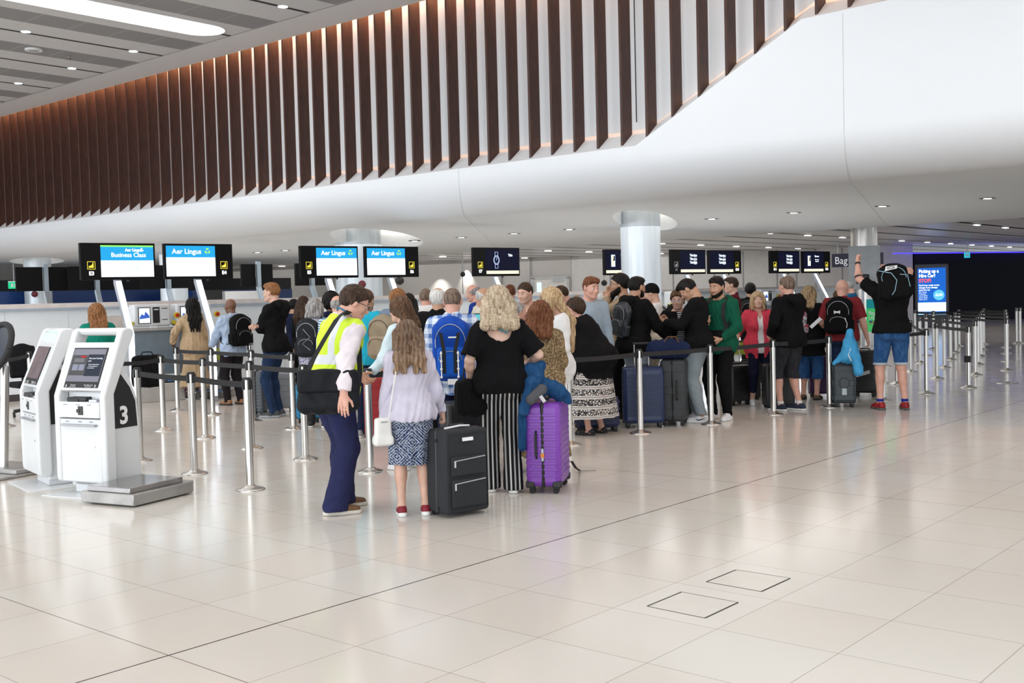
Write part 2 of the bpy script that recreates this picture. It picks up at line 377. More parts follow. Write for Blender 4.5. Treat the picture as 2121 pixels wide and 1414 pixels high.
# ---- round columns with lit rings
COLM, t = newmat('column_white_metal', (.60, .68, .74), .32, .25)
n = t.noise(t.mapv(t.co(), (4, 4, .3)), 2, 2); t.l.new(t.ramp(n, [(.3, (.58, .65, .72)), (.7, (.72, .78, .83))]), t.b.inputs['Base Color'])
RING = emis('ring_glow', (1, .92, .80), 1.9)
for k, (px, d, r, halo) in enumerate(((1329, 24.1, .435, True), (745, 28.9, .61, True), (81, 35.5, .42, True), (362, 31.5, .38, False))):
    P = AT(px, d); P.y = min(P.y, 25)
    s = struct(thing('column', ['white metal column with a glowing ring in the middle of the queue', 'wide white column with a glowing ring behind screens E5 and E6', 'grey column with a small glow far left beyond the black screens', 'grey column far behind screen E4'][k], 'column', (P.x, P.y, 0)))
    del s['label']; del s['category']
    q = MB(); q.lathe([(r, 0), (r, 3.625 if halo else SZ+.005)], n=48); q.build('shaft', COLM, s, smooth=True, angle=60)
    q = MB()
    for a in (.9, 2.4, 3.9, 5.4): a -= YAW; q.box((r*math.cos(a), r*math.sin(a), 3.6/2 if halo else SZ/2), (.012, .006, 3.6 if halo else SZ), rz=a)
    q.build('joint', SEAM, s)
    if halo:
        n0, f0, hw = OVALS[k]; n0, f0 = Vector(n0+(0,)), Vector(f0+(0,)); cc = (n0+f0)/2-P; ax = (f0-n0)/2; L_ = ax.length; ax.normalize(); sd = Vector((-ax.y, ax.x, 0))
        ring = [cc+ax*(L_-.05)*math.cos(2*PI*j/48)+sd*(hw-.05)*math.sin(2*PI*j/48)+Vector((0, 0, 3.55)) for j in range(48)]
        q = MB(); q.tube(ring+[ring[0]], .05, 6); q.build('light_ring', RING, s)
# ---- rear low ceiling: planks running along Y with dark gaps and small linear lights
RC = mat('rear_ceiling_plank', (.62, .62, .63), .35, .3, var=.05, vs=.6); DARK = mat('ceiling_void', (.03, .03, .033), .8)
q = MB(); q.bx(-95, 25, 26.8, 75, 3.52, 3.56); struct(q.build('ceiling_void', DARK))
q = MB()
for k in range(-17, 8):
    for j in range(3):
        x = -10.5+5.38*k+5.38/3*j
        q.bx(x+.17, x+5.38/3-.17, 26.8, 75, 3.34, 3.37)
struct(q.build('ceiling_planks', RC))
q = MB(); q.bx(-95, 25, 26.78, 26.9, 3.1, 3.42); struct(q.build('trim_4', WALLW))
LIN = emis('linear_lamp', (1, .99, .97), 7)
proto = None; cnt = 0
for k in range(-9, 1):
    for j in range(14):
        x, y = -10.5+5.38*k, 27.7+2.66*j+(k % 2)*.3
        rel = Vector((x, y, 3.3)); d = DEPTH(rel)
        if d < 5: continue
        sx = 1060+FPX*(x*RGT[0]+y*RGT[1]+(3.3-HC)*RGT[2])/d
        if not -40 < sx < 2160 or sx < 330: continue
        cnt += 1
        if proto is None:
            proto = thing('linear_ceiling_light', '', 'ceiling light', (x, y, 3.33), group='small linear lights in the rear ceiling gaps')
            q = MB(); q.bx(-.05, .05, -.16, .16, -.02, .0); q.build('lens', LIN, proto)
            q = MB(); q.bx(-.07, .07, -.19, .19, -.005, .03); q.build('housing', GREYP, proto); s = proto
        else: s = copy_tree(proto); s.location = (x, y, 3.33)
        s['label'] = 'small bright linear light in a dark gap of the low rear ceiling'
# ---- far walls
FW = mat('far_wall_panel', (.62, .60, .58), .5, var=.03, vs=.3)
def vwall(name, A, B, z0, z1, th, m, parent=None):
    A = Vector(A); B = Vector(B); d = (B-A); L = d.length; a = math.atan2(d.y, d.x)
    q = MB(); q.box((0, 0, 0), (L, th, z1-z0)); o = q.build(name, m, parent); o.location = ((A.x+B.x)/2, (A.y+B.y)/2, (z0+z1)/2); o.rotation_euler = (0, 0, a); return o
A = AT(-200, 62); B = AT(1185, 50); C = AT(1890, 47.5); D2 = AT(2500, 55)
struct(vwall('wall_far', A, B, 0, 3.34, .2, FW)); struct(vwall('wall_far', B, C, 0, 3.34, .2, mat('far_wall_white', (.74, .73, .72), .5, var=.03)))
DW = mat('dark_glazed_wall', (.004, .0045, .009), .5, spec=.15)
struct(vwall('wall_right', C, D2, 0, 3.05, .2, DW))
q = MB(); n_ = (D2-C).normalized()
for k in range(1, 9): p = C+n_*(k*2.6); q.box((p.x, p.y-.12, 1.5), (.05, .05, 3.0))
struct(q.build('trim_5', mat('mullion', (.012, .012, .02), .6, spec=.2)))
BLUE = emis('blue_led', (.03, .02, 1.0), 4)
s = thing('led_strip', 'thin blue light line along the top of the dark wall at right', 'light strip', (C.x, C.y, 3.0))
Cc = AT(1850, 46.5)
q = MB(); q.tube([Vector((Cc.x, Cc.y, 3.0)), Vector((D2.x, D2.y-1, 3.0))], .020, 6); o = q.build('tube_light', BLUE, None); o.parent = s; o.location = -Vector((C.x, C.y, 3.0))
bl = area('blue_glow', (AT(2050, 46)[0], AT(2050, 46)[1], 2.9), 12, 1, 16, (.25, .2, 1))
# wall panel joints on the far wall
q = MB()
for px in (430, 480, 560, 650, 720, 835, 960, 1040, 1100, 1265, 1395, 1480, 1540, 1610, 1650, 1690, 1745):
    dd = 61.5-(px+200)*(11.5/1385) if px < 1185 else 49.7-(px-1185)*(2.5/705)
    P = AT(px, dd-.35); q.box((P.x, P.y, 1.67), (.05, .05, 3.3))
struct(q.build('trim_6', mat('panel_joint', (.35, .35, .36), .6)))
# wall washers: real spots near the far wall
for px in (905, 966, 1030):
    P = AT(px, 51.3); l = bpy.data.lights.new('wall_washer', 'SPOT'); l.energy = 130; l.spot_size = math.radians(70); l.spot_blend = 1.0; l.color = (1, .95, .88)
    o = bpy.data.objects.new('wall_washer', l); COL.objects.link(o); o.location = (P.x, P.y, 3.0); v_ = (B-A).normalized(); nn = Vector((-v_.y, v_.x, 0)); nn = nn if nn.dot(P) > 0 else -nn
    o.rotation_euler = Vector((nn.x, nn.y, -3.2)).to_track_quat('-Z', 'Y').to_euler()
# door in the far wall
P = AT(1143, 50.1); va = math.atan2((B-A).y, (B-A).x)
s = thing('door_1', 'x', 'x', (P.x, P.y, 0), va); del s['label']; del s['category']; struct(s)
def facing_door(s):
    q = MB(); q.bx(-.75, .75, -.12, -.02, 0, 2.35); q.build('leaf', mat('door_white', (.85, .84, .8), .4), s)
    q = MB(); q.bx(-.95, -.75, -.16, -.0, 0, 2.42); q.bx(.75, .85, -.16, 0, 0, 2.42); q.bx(-.95, .85, -.16, 0, 2.35, 2.45); q.build('frame', mat('door_frame', (.6, .62, .64), .4), s)
    q = MB(); q.bx(-.66, -.45, -.14, -.11, .4, 2.2); q.build('glass', emis('door_glass', (.75, .88, 1), .9), s)
    q = MB(); q.bx(.1, .6, -.2, -.12, 2.22, 2.3); q.build('closer', GREYP, s)
facing_door(s)
P = AT(1086, 50.0); s = thing('fire_bell', 'small red fire bell on the far grey wall left of the door', 'fire bell', (P.x, P.y, 2.1), va)
q = MB(); q.bx(-.22, .22, -.12, 0, -.14, .14); q.build('back_plate', GREYP, s); q = MB(); q.cyl((0, -.12, 0), (0, -.2, 0), .1); q.build('bell', mat('bell_red', (.35, .02, .02), .4), s)
for px, zz, dd, lb in ((751, 2.0, 27.9, 'dark red dome sounder on the wide column between screens E5 and E6'), (73, 2.05, 34.8, 'dark red dome sounder on the grey column at far left')):
    P = AT(px, dd); s = thing('alarm_sounder', lb, 'alarm', (P.x, P.y, zz-.0), facing(P, 180))
    q = MB(); q.cyl((0, 0, 0), (0, .05, 0), .09); q.build('base', GREYP, s); q = MB(); q.sphere((0, .07, 0), .1, sc=(1, .6, 1)); q.build('dome', mat('dome_red', (.12, .005, .02), .3), s, smooth=True)
for px, zz, dd, lb in ((960, 2.55, 45, 'black dome camera hanging left of screen E7'), (1252, 2.0, 40, 'black dome camera left of the central column'), (829, 2.05, 26.5, 'small black sensor under screen E6')):
    P = AT(px, dd); s = thing('dome_camera', lb, 'camera', (P.x, P.y, zz))
    q = MB(); q.sphere((0, 0, 0), .11); q.build('dome', BLACKP, s, smooth=True); q = MB(); q.cyl((0, 0, .05), (0, 0, .9), .02); q.build('stem', GREYP, s)
# ================================================================ implicit-surface modeller (soft bodies, cloth, bags)
F32 = np.float32
def smin(a, b, k):
    if k <= 0: return np.minimum(a, b)
    h = np.clip(.5+.5*(b-a)/k, 0, 1); return b+(a-b)*h-k*h*(1-h)
def smax(a, b, k): return -smin(-a, -b, k)
def _v(p): return np.array(p, F32)
class Cap:      # round cone; optional flattening along nrm by factor s (<1 thinner)
    def __init__(s, a, b, r1, r2=None, k=.02, nrm=None, sq=1.0):
        s.a, s.b, s.r1, s.r2, s.k = _v(a), _v(b), r1, (r1 if r2 is None else r2), k
        s.n = None if nrm is None else _v(nrm)/np.linalg.norm(nrm); s.sq = sq
    def d(s, P, inf=0):
        ba = s.b-s.a; L = float(ba @ ba)+1e-9; q = P-s.a; t = np.clip((q @ ba)/L, 0, 1)
        q = q-t[:, None]*ba
        if s.n is not None:
            qn = q @ s.n; q = q+np.outer(qn*(1/s.sq-1), s.n)
        return np.sqrt((q*q).sum(1))-(s.r1+(s.r2-s.r1)*t)-inf
    def bb(s): r = max(s.r1, s.r2); return np.minimum(s.a, s.b)-r, np.maximum(s.a, s.b)+r
class Ell:
    def __init__(s, c, r, R=None, k=.03): s.c, s.r, s.k = _v(c), _v(r), k; s.R = None if R is None else np.array(R, F32)
    def d(s, P, inf=0):
        q = P-s.c
        if s.R is not None: q = q @ s.R
        r = s.r+inf; q1 = q/r; k0 = np.sqrt((q1*q1).sum(1))+1e-9; q2 = q1/r; k1 = np.sqrt((q2*q2).sum(1))+1e-9
        return k0*(k0-1)/k1
    def bb(s): r = float(s.r.max()); return s.c-r, s.c+r
class RBox:
    def __init__(s, c, h, rad, R=None, k=.01): s.c, s.h, s.rad, s.k = _v(c), _v(h)-rad, rad, k; s.R = None if R is None else np.array(R, F32)
    def d(s, P, inf=0):
        q = P-s.c
        if s.R is not None: q = q @ s.R
        q = np.abs(q)-s.h; return np.sqrt((np.maximum(q, 0)**2).sum(1))+np.minimum(q.max(1), 0)-s.rad-inf
    def bb(s): r = float(np.linalg.norm(s.h))+s.rad; return s.c-r, s.c+r
def union(prims, P, inf=0):
    d = None
    for p in prims:
        e = p.d(P, inf); d = e if d is None else smin(d, e, p.k)
    return d
def bounds(prims, pad=.04):
    lo = np.min([p.bb()[0] for p in prims], 0)-pad; hi = np.max([p.bb()[1] for p in prims], 0)+pad; return lo, hi
def sdf_arrays(f, lo, hi, h, B=6):
    lo = np.array(lo, F32); n = np.ceil((np.array(hi)-lo)/(h*B)).astype(int)+1
    ci = np.stack(np.meshgrid(*[np.arange(k) for k in n], indexing='ij'), -1).reshape(-1, 3)
    c = (lo+(ci+.5)*h*B).astype(F32); dc = f(c)
    act = np.abs(dc) < h*B*.87*1.35+.012
    N = n*B+1
    A = np.ones(N, F32)
    neg = ci[(~act) & (dc < 0)]
    for i, j, k in neg: A[i*B:i*B+B+1, j*B:j*B+B+1, k*B:k*B+B+1] = -1
    M = np.zeros(N, bool)
    for i, j, k in ci[act]: M[i*B:i*B+B+1, j*B:j*B+B+1, k*B:k*B+B+1] = True
    idx = np.argwhere(M)
    if len(idx) == 0: return None
    vals = np.empty(len(idx), F32)
    for s0 in range(0, len(idx), 200000):
        vals[s0:s0+200000] = f((lo+idx[s0:s0+200000]*h).astype(F32))
    A[M] = vals
    S = A < 0
    # cells with mixed corners
    C = np.zeros(N-1, np.int8)
    for a in (0, 1):
        for b in (0, 1):
            for e in (0, 1): C += S[a:N[0]-1+a, b:N[1]-1+b, e:N[2]-1+e]
    mixc = (C > 0) & (C < 8)
    cells = np.argwhere(mixc); vid = -np.ones(N-1, np.int32); vid[mixc] = np.arange(len(cells))
    acc = np.zeros((len(cells), 3)); cnt = np.zeros(len(cells))
    corners = [(a, b, e) for a in (0, 1) for b in (0, 1) for e in (0, 1)]
    for i1, p in enumerate(corners):
        for ax in range(3):
            if p[ax] == 1: continue
            q = list(p); q[ax] = 1
            v1 = A[cells[:, 0]+p[0], cells[:, 1]+p[1], cells[:, 2]+p[2]]; v2 = A[cells[:, 0]+q[0], cells[:, 1]+q[1], cells[:, 2]+q[2]]
            m_ = (v1 < 0) != (v2 < 0); t_ = v1[m_]/(v1[m_]-v2[m_])
            pt = np.tile(np.array(p, float), (m_.sum(), 1)); pt[:, ax] = t_
            acc[m_] += pt; cnt[m_] += 1
    V = lo+(cells+acc/cnt[:, None])*h
    Q = []
    for ax in range(3):
        u_, w_ = (ax+1) % 3, (ax+2) % 3
        sl1 = [slice(1, N[k]-1) for k in range(3)]; sl1[ax] = slice(0, N[ax]-1)
        sl2 = list(sl1); sl2[ax] = slice(1, N[ax])
        a_, b_ = S[tuple(sl1)], S[tuple(sl2)]
        for flip, m_ in ((False, a_ & ~b_), (True, ~a_ & b_)):
            e = np.argwhere(m_)
            if len(e) == 0: continue
            off = np.array([1, 1, 1]); off[ax] = 0; e = e+off
            def cid(du, dw):
                x = e.copy(); x[:, u_] -= du; x[:, w_] -= dw; return vid[x[:, 0], x[:, 1], x[:, 2]]
            q = np.stack([cid(1, 1), cid(0, 1), cid(0, 0), cid(1, 0)], 1)
            if flip: q = q[:, ::-1]
            Q.append(q)
    Q = np.concatenate(Q); Q = Q[(Q >= 0).all(1)]
    return V, Q
def sdf_mesh(name, f, lo, hi, h, mats, parent=None, M=None, matfn=None):
    r = sdf_arrays(f, lo, hi, h)
    if r is None: return None
    V, Q = r; Vl = V
    if M is not None:
        Mn = np.array(M); V = V @ Mn[:3, :3].T+Mn[:3, 3]
    me = bpy.data.meshes.new(name); me.vertices.add(len(V)); me.vertices.foreach_set('co', V.astype(F32).ravel())
    me.loops.add(len(Q)*4); me.loops.foreach_set('vertex_index', Q.astype(np.int32).ravel())
    me.polygons.add(len(Q)); me.polygons.foreach_set('loop_start', np.arange(0, len(Q)*4, 4, dtype=np.int32))
    try: me.polygons.foreach_set('loop_total', np.full(len(Q), 4, np.int32))
    except Exception: pass
    for m_ in (mats if isinstance(mats, (list, tuple)) else [mats]): me.materials.append(m_)
    if matfn is not None: me.polygons.foreach_set('material_index', matfn(Vl[Q].mean(1)).astype(np.int32))
    me.polygons.foreach_set('use_smooth', np.ones(len(Q), bool))
    me.update(calc_edges=True); me.validate()
    o = bpy.data.objects.new(name, me); COL.objects.link(o)
    if parent is not None: o.parent = parent
    return o
def wrinkle(P, amp, sc=1.0, seed=0, stretch=(1, 1, .45)):
    rs = np.random.RandomState(seed); d = np.zeros(len(P), F32); Q = P*np.array(stretch, F32)
    for i in range(5):
        w = rs.normal(size=3)*(14+i*9)*sc; w2 = rs.normal(size=3)*12*sc
        sn = np.sin(Q @ w.astype(F32)+rs.rand()*6+1.8*np.sin(Q @ w2.astype(F32)+rs.rand()*6)).astype(F32)
        d += (np.abs(sn)*2-1.27 if i % 2 else sn)/(1+i*.45)
    return d*amp*.42
def rotm(yaw=0, pitch=0, roll=0):   # degrees; yaw about z (+ left), pitch + looks down, roll + tips to own right
    return np.array(Matrix.Rotation(math.radians(yaw), 3, 'Z') @ Matrix.Rotation(-math.radians(pitch), 3, 'X') @ Matrix.Rotation(math.radians(roll), 3, 'Y'))
# ================================================================ people
def skin_mat(tone):
    nm = 'skin_'+tone
    if nm in _MC: return _MC[nm]
    c = {'fair': (.66, .40, .30), 'pink': (.68, .37, .28), 'tan': (.50, .28, .18), 'brown': (.17, .075, .04), 'olive': (.44, .24, .15), 'pale': (.72, .47, .37)}[tone]
    m, t = newmat(nm, c, .5); co = t.co(); n = t.noise(co, 14, 3)
    t.l.new(t.ramp(n, [(.3, tuple(x*.88 for x in c)), (.7, tuple(min(1, x*1.08) for x in c))]), t.b.inputs['Base Color'])
    t.b.inputs['Subsurface Weight'].default_value = .08; t.b.inputs['Subsurface Radius'].default_value = (.01, .004, .002)
    _MC[nm] = m; return m
def hair_mat(name, c1, c2=None, sc=60):
    if name in _MC: return _MC[name]
    c2 = c2 or tuple(x*1.9+.01 for x in c1)
    m, t = newmat(name, c1, .5, spec=.18); co = t.mapv(t.co(), (1, 1, .12)); n = t.noise(co, sc, 3, .6)
    t.l.new(t.ramp(n, [(.36, c1), (.64, c2)]), t.b.inputs['Base Color']); t.bump(n, .35, .004)
    _MC[name] = m; return m
HAIR = dict(black=((.004, .0035, .0035), (.012, .010, .009)), darkbrown=((.02, .011, .007), (.07, .04, .025)), brown=((.05, .025, .013), (.14, .075, .04)), auburn=((.09, .028, .012), (.20, .08, .035)),
            ginger=((.14, .055, .02), (.32, .15, .06)), blonde=((.28, .17, .08), (.62, .46, .28)), darkblonde=((.16, .10, .05), (.42, .30, .17)), grey=((.16, .15, .145), (.42, .41, .40)), white=((.42, .41, .40), (.75, .74, .72)), greybrown=((.10, .065, .045), (.24, .17, .13)), ash=((.30, .22, .14), (.62, .51, .38)), red=((.08, .025, .012), (.19, .07, .03)))
def fabric(name, c, rough=.85, pat=None, c2=(.9, .9, .9), sc=1.0, c3=None, sheen=0):
    if name in _MC: return _MC[name]
    m, t = newmat(name, c, rough, spec=.12); co = t.co(); n = t.noise(co, 9, 3)
    base = t.ramp(n, [(.3, tuple(x*.9 for x in rgb(c)[:3])), (.7, tuple(min(1, x*1.1) for x in rgb(c)[:3]))])
    o_ = t.xyz(co)
    if pat == 'vstripe':        # vertical stripes round the leg: use x and y
        a = o_[0]; f_ = t.math('FRACT', t.math('MULTIPLY', a, 30*sc))
        wv = t.math('MULTIPLY', t.math('GREATER_THAN', f_, .62), 1); f2 = t.math('FRACT', t.math('MULTIPLY', a, 15*sc))
        base = t.mix(t.math('MULTIPLY', wv, t.math('MULTIPLY_ADD', t.math('GREATER_THAN', f2, .5), .35, .65)), base, c2)
    elif pat == 'hstripe':
        f_ = t.math('FRACT', t.math('MULTIPLY', t.math('ADD', o_[2], t.math('MULTIPLY', n, .02)), 42*sc)); base = t.mix(t.math('GREATER_THAN', f_, .5), base, c2)
    elif pat == 'plaid':
        a = t.math('FRACT', t.math('MULTIPLY', o_[0], 11*sc)); b_ = t.math('FRACT', t.math('MULTIPLY', o_[2], 11*sc)); a2 = t.math('FRACT', t.math('MULTIPLY', o_[0], 44*sc)); b2 = t.math('FRACT', t.math('MULTIPLY', o_[2], 44*sc))
        k = t.math('MULTIPLY', t.math('ADD', t.math('GREATER_THAN', a, .55), t.math('GREATER_THAN', b_, .55)), .42)
        k = t.math('ADD', k, t.math('MULTIPLY', t.math('ADD', t.math('GREATER_THAN', a2, .8), t.math('GREATER_THAN', b2, .8)), .15))
        base = t.mix(t.math('MINIMUM', k, 1.0), base, c2)
    elif pat == 'leopard':
        v_ = t.voro(t.mapv(co, (1, 1, 1)), 75*sc); n2 = t.noise(co, 70*sc, 2)
        base = t.mix(t.math('GREATER_THAN', n2, .5), base, c2); base = t.mix(t.math('LESS_THAN', v_.outputs['Distance'], .28), base, c3 or (.02, .015, .01))
    elif pat == 'paisley':      # navy with pale diagonal lattice and filigree
        r_ = t.mapv(co, (1, 1, 1), rot=(0, PI/4, 0)); q = t.xyz(r_)
        a = t.math('ABSOLUTE', t.math('SUBTRACT', t.math('FRACT', t.math('MULTIPLY', q[0], 8*sc)), .5)); b_ = t.math('ABSOLUTE', t.math('SUBTRACT', t.math('FRACT', t.math('MULTIPLY', q[2], 8*sc)), .5))
        mx = t.math('MAXIMUM', a, b_); rings = t.math('GREATER_THAN', t.math('SINE', t.math('MULTIPLY', mx, 62)), .55)
        v_ = t.voro(co, 110*sc, 'DISTANCE_TO_EDGE'); fil = t.math('LESS_THAN', v_.outputs['Distance'], .13); dash = t.math('GREATER_THAN', t.noise(co, 80*sc, 1), .47)
        base = t.mix(t.math('MULTIPLY', t.math('MAXIMUM', t.math('MULTIPLY', rings, t.math('MULTIPLY_ADD', dash, .4, .6)), t.math('MULTIPLY', t.math('MULTIPLY', fil, dash), .5)), .9), base, c2)
    elif pat == 'bands':        # skirt: horizontal bands of black floral on cream
        z = t.math('MULTIPLY', o_[2], 9*sc); fz = t.math('FRACT', z); v_ = t.voro(co, 34*sc, 'DISTANCE_TO_EDGE'); vv = t.math('LESS_THAN', v_.outputs['Distance'], .12); v3 = t.voro(co, 60*sc); bl = t.math('LESS_THAN', v3.outputs['Distance'], .42)
        inb = t.math('MULTIPLY', t.math('GREATER_THAN', fz, .18), t.math('LESS_THAN', fz, .82)); k = t.math('MULTIPLY', inb, t.math('MAXIMUM', vv, t.math('MULTIPLY', bl, t.math('GREATER_THAN', t.math('FRACT', t.math('MULTIPLY', z, .5)), .5))))
        ln = t.math('MULTIPLY', t.math('LESS_THAN', t.math('FRACT', t.math('MULTIPLY', z, 4)), .16), t.math('SUBTRACT', 1, inb))
        base = t.mix(t.math('MAXIMUM', k, ln), base, c2)
    elif pat == 'floral':
        v_ = t.noise(co, 45*sc, 2); base = t.mix(t.math('GREATER_THAN', v_, .53), base, c2)
        if c3: base = t.mix(t.math('GREATER_THAN', t.noise(t.mapv(co, (1, 1, 1), (3, 1, 2)), 30*sc, 1), .6), base, c3)
    elif pat == 'denim':
        n2 = t.noise(t.mapv(co, (1, 1, .3)), 25, 4, .7); base = t.mix(t.math('MULTIPLY', t.ramp(n2, [(.4, (0, 0, 0)), (.75, (1, 1, 1))]), .6), base, c2)
    elif pat == 'melange':
        n2 = t.noise(co, 160, 2); base = t.mix(t.math('MULTIPLY', t.math('GREATER_THAN', n2, .5), .35), base, c2)
    t.l.new(base, t.b.inputs['Base Color'])
    t.bump(t.noise(co, 320, 2), .12, .001)
    if sheen: t.b.inputs['Sheen Weight'].default_value = sheen
    _MC[name] = m; return m
EYEW = mat('eye_white', (.75, .72, .70), .25); EYEI = mat('iris_dark', (.05, .03, .02), .2)
LIPM = mat('lip_colour', (.50, .17, .14), .45); METAL_DK = mat('dark_frame', (.02, .02, .02), .3)

def ik(a, b, l1, l2, hint):
    a, b = np.array(a, float), np.array(b, float); d = b-a; L = np.linalg.norm(d)
    if L > (l1+l2)*.999: b = a+d/L*(l1+l2)*.999; d = b-a; L = np.linalg.norm(d)
    u = d/L; x = (L*L+l1*l1-l2*l2)/(2*L); h = math.sqrt(max(l1*l1-x*x, 0)); hint = np.array(hint, float); hint -= u*(hint @ u); hint /= np.linalg.norm(hint)+1e-9
    return a+u*x+hint*h, b

class Person:
    """skeleton in a local frame: x to own right, y forward, z up, root on the floor between the feet"""
    def __init__(s, H=1.75, w=1.0, fem=False, lean=0, side=0, twist=0, head=(0, 0, 0), arms=('down', 'down'), feet=None, sit=False, hipdz=0, belly=0, hips=1.0):
        s.H, s.w, s.fem, s.belly, s.hips = H, w, fem, belly, hips; k = H/1.75; s.k = k
        s.hip = np.array([0, 0, (.93+hipdz)*k])
        s.RT = rotm(twist, lean, side); s.lean = lean
        T = lambda p: s.hip+s.RT @ (np.array(p, float)*k)      # torso frame: origin at hip centre
        s.T = T
        sw = .146 if fem else .168; s.sw = sw*min(max(w, .92), 1.15)
        s.neck0 = T((0, -.015, .54)); s.shR = T((s.sw, -.01, .474)); s.shL = T((-s.sw, -.01, .474))
        s.RH = s.RT @ rotm(-twist*0, 0, 0) @ rotm(head[0], head[1]-lean*.55, head[2])
        s.hc = s.neck0+s.RT @ np.array([0, .018, .055])*k+s.RH @ np.array([0, .022, .100])*k
        s.kh = k*1.075; s.HD = lambda p: s.hc+s.RH @ (np.array(p, float)*s.kh)
        ft = feet or ((.11, -.02, 0, -8), (-.11, .02, 0, 8)); s.feet = ft; s.legs = []
        for sx, (fx, fy, fz, fa) in zip((1, -1), ft):
            h = s.hip+np.array([sx*.088*s.hips*k, 0, -.01*k]); an = np.array([fx*k, fy*k, fz+.085*k])
            kn, an = ik(h, an, .435*k, .425*k, (math.sin(-math.radians(fa))*.4, 1, 0)); s.legs.append((h, kn, an, fa))
        s.arms = []
        for sx, sh, ar in zip((1, -1), (s.shR, s.shL), arms):
            l1, l2 = .285*k, .255*k; hint = (sx*.5, -1, -.2); curl = .5; pn = None
            if isinstance(ar, str): ar = (ar,)
            nm = ar[0]
            if nm == 'down': tgt = T((sx*(s.sw+.07), .05, -.04)); tgt[2] = s.hip[2]-.06*k; hint = (sx*.4, -1, 0)
            elif nm == 'to': tgt = np.array(ar[1], float)*k; hint = ar[2] if len(ar) > 2 else hint     # root-frame target (scaled by H/1.75)
            if len(ar) > 3: curl = ar[3]
            if len(ar) > 4: pn = ar[4]
            el, wr = ik(sh, tgt, l1, l2, hint); s.arms.append((sh, el, wr, curl, pn))
    # ---- primitive lists
    def torso(s):
        k, w, T, R = s.k, s.w, s.T, s.RT; r = lambda a, b, c: (a*k, b*k, c*k)
        hw = s.hips*(1.06 if s.fem else 1.0)
        L = [Ell(T((0, -.005, .02)), r(.158*w*hw, .112*w, .115), R, .04), Ell(T((0, 0, .16)), r(.138*w, .10*w, .15), R, .06),
             Ell(T((0, -.008, .36)), r((.15 if s.fem else .168)*w, .112*w, .175), R, .06),
             Cap(T((s.sw-.035, -.015, .46)), T((-s.sw+.035, -.015, .46)), .056*k, k=.05, nrm=R @ np.array([0, 1, 0]), sq=.95),
             Cap(T((.075, -.03, .482)), T((.02, -.015, .56)), .045*k, .045*k, k=.045), Cap(T((-.075, -.03, .482)), T((-.02, -.015, .56)), .045*k, .045*k, k=.045)]
        for sx in (1, -1): L.append(Ell(T((sx*.075*hw, -.055*w, -.03)), r(.083*w, .085*w, .088), R, .05))
        if s.fem:
            for sx in (1, -1): L.append(Ell(T((sx*.068, .085*w, .315)), r(.066, .06, .066), R, .04))
        if s.belly: L.append(Ell(T((0, .05+.05*s.belly, .13)), r(.125*w, (.07+.06*s.belly), .15), R, .07))
        return L
    def leg(s, i, a=1.0):
        h, kn, an, fa = s.legs[i]; k = s.k; w = (s.w-1)*.6+1
        cm = kn+(an-kn)*.28+np.array([0, -.018*k, 0])
        return [Cap(h+np.array([0, 0, .02]), kn, .088*k*w, .055*k*w, .05), Cap(kn, an, .053*k*w, .034*k, .03), Ell(cm, (.05*k*w, .054*k*w, .11*k), None, .03)]
    def foot(s, i):
        h, kn, an, fa = s.legs[i]; k = s.k; a = math.radians(fa); f_ = np.array([-math.sin(a), math.cos(a), 0]); g = np.array([an[0], an[1], an[2]-.085*k])
        return [Cap(an, g+np.array([0, 0, .035*k])-f_*.03*k, .036*k, .03*k, .02), Cap(g+f_*-.03*k+[0, 0, .032*k], g+f_*.13*k+[0, 0, .022*k], .03*k, .026*k, .02)], g, f_
    def arm(s, i):
        sh, el, wr, c, pn = s.arms[i]; k = s.k*(.9 if s.fem else 1.0)*((s.w-1)*.7+1)
        return [Cap(sh, el, .053*k, .041*k, .03), Cap(el, wr, .041*k, .026*k, .02), Ell(el+(wr-el)*.25, (.042*k,)*3, None, .03)]
    def hand(s, i, fine=True):
        sh, el, wr, curl, pn = s.arms[i]; k = s.k*(.93 if s.fem else 1.03); sx = 1 if i == 0 else -1
        d = (wr-el)/np.linalg.norm(wr-el)
        n = np.array(pn if pn is not None else (-sx, .15, 0), float)   # palm normal (faces the body by default)
        n -= d*(n @ d); n /= np.linalg.norm(n)+1e-9
        t = np.cross(d, n)*1.0
        fw = np.array([0, 1, .3]); side = t if (t @ fw) > 0 else -t       # thumb side points forward/up
        L = [Cap(wr, wr+d*.03*k, .025*k, .027*k, .015, n, .75), Cap(wr+d*.035*k+side*.016*k, wr+d*.082*k+side*.022*k, .021*k, .018*k, .012, n, .72), Cap(wr+d*.035*k-side*.014*k, wr+d*.076*k-side*.022*k, .021*k, .017*k, .012, n, .72)]
        for j, (off, ln) in enumerate(((.030, .072), (.010, .080), (-.010, .074), (-.030, .058))):
            b0 = wr+d*(.088-.004*abs(j-1))*k+side*off*k; ang = 0; p = b0
            for q, seg in enumerate((.45, .32, .25)):
                ang += curl*(.75 if q == 0 else 1.0)*(1+.12*j); dd = d*math.cos(ang)+n*math.sin(ang); p2 = p+dd*ln*seg*k+side*off*.06*k
                L.append(Cap(p, p2, (.0092-.0008*q)*k, (.0088-.0008*q)*k, .003 if fine else .004)); p = p2
        b0 = wr+d*.028*k+side*.024*k+n*.006*k; d1 = (d*.62+side*.62+n*.45); d1 /= np.linalg.norm(d1); p1 = b0+d1*.042*k; d2 = d*.85+side*.25+n*(.35+curl*.4); d2 /= np.linalg.norm(d2); p2 = p1+d2*.034*k
        L += [Cap(b0, p1, .0135*k, .0108*k, .012), Cap(p1, p2, .0105*k, .0085*k, .004)]
        return L
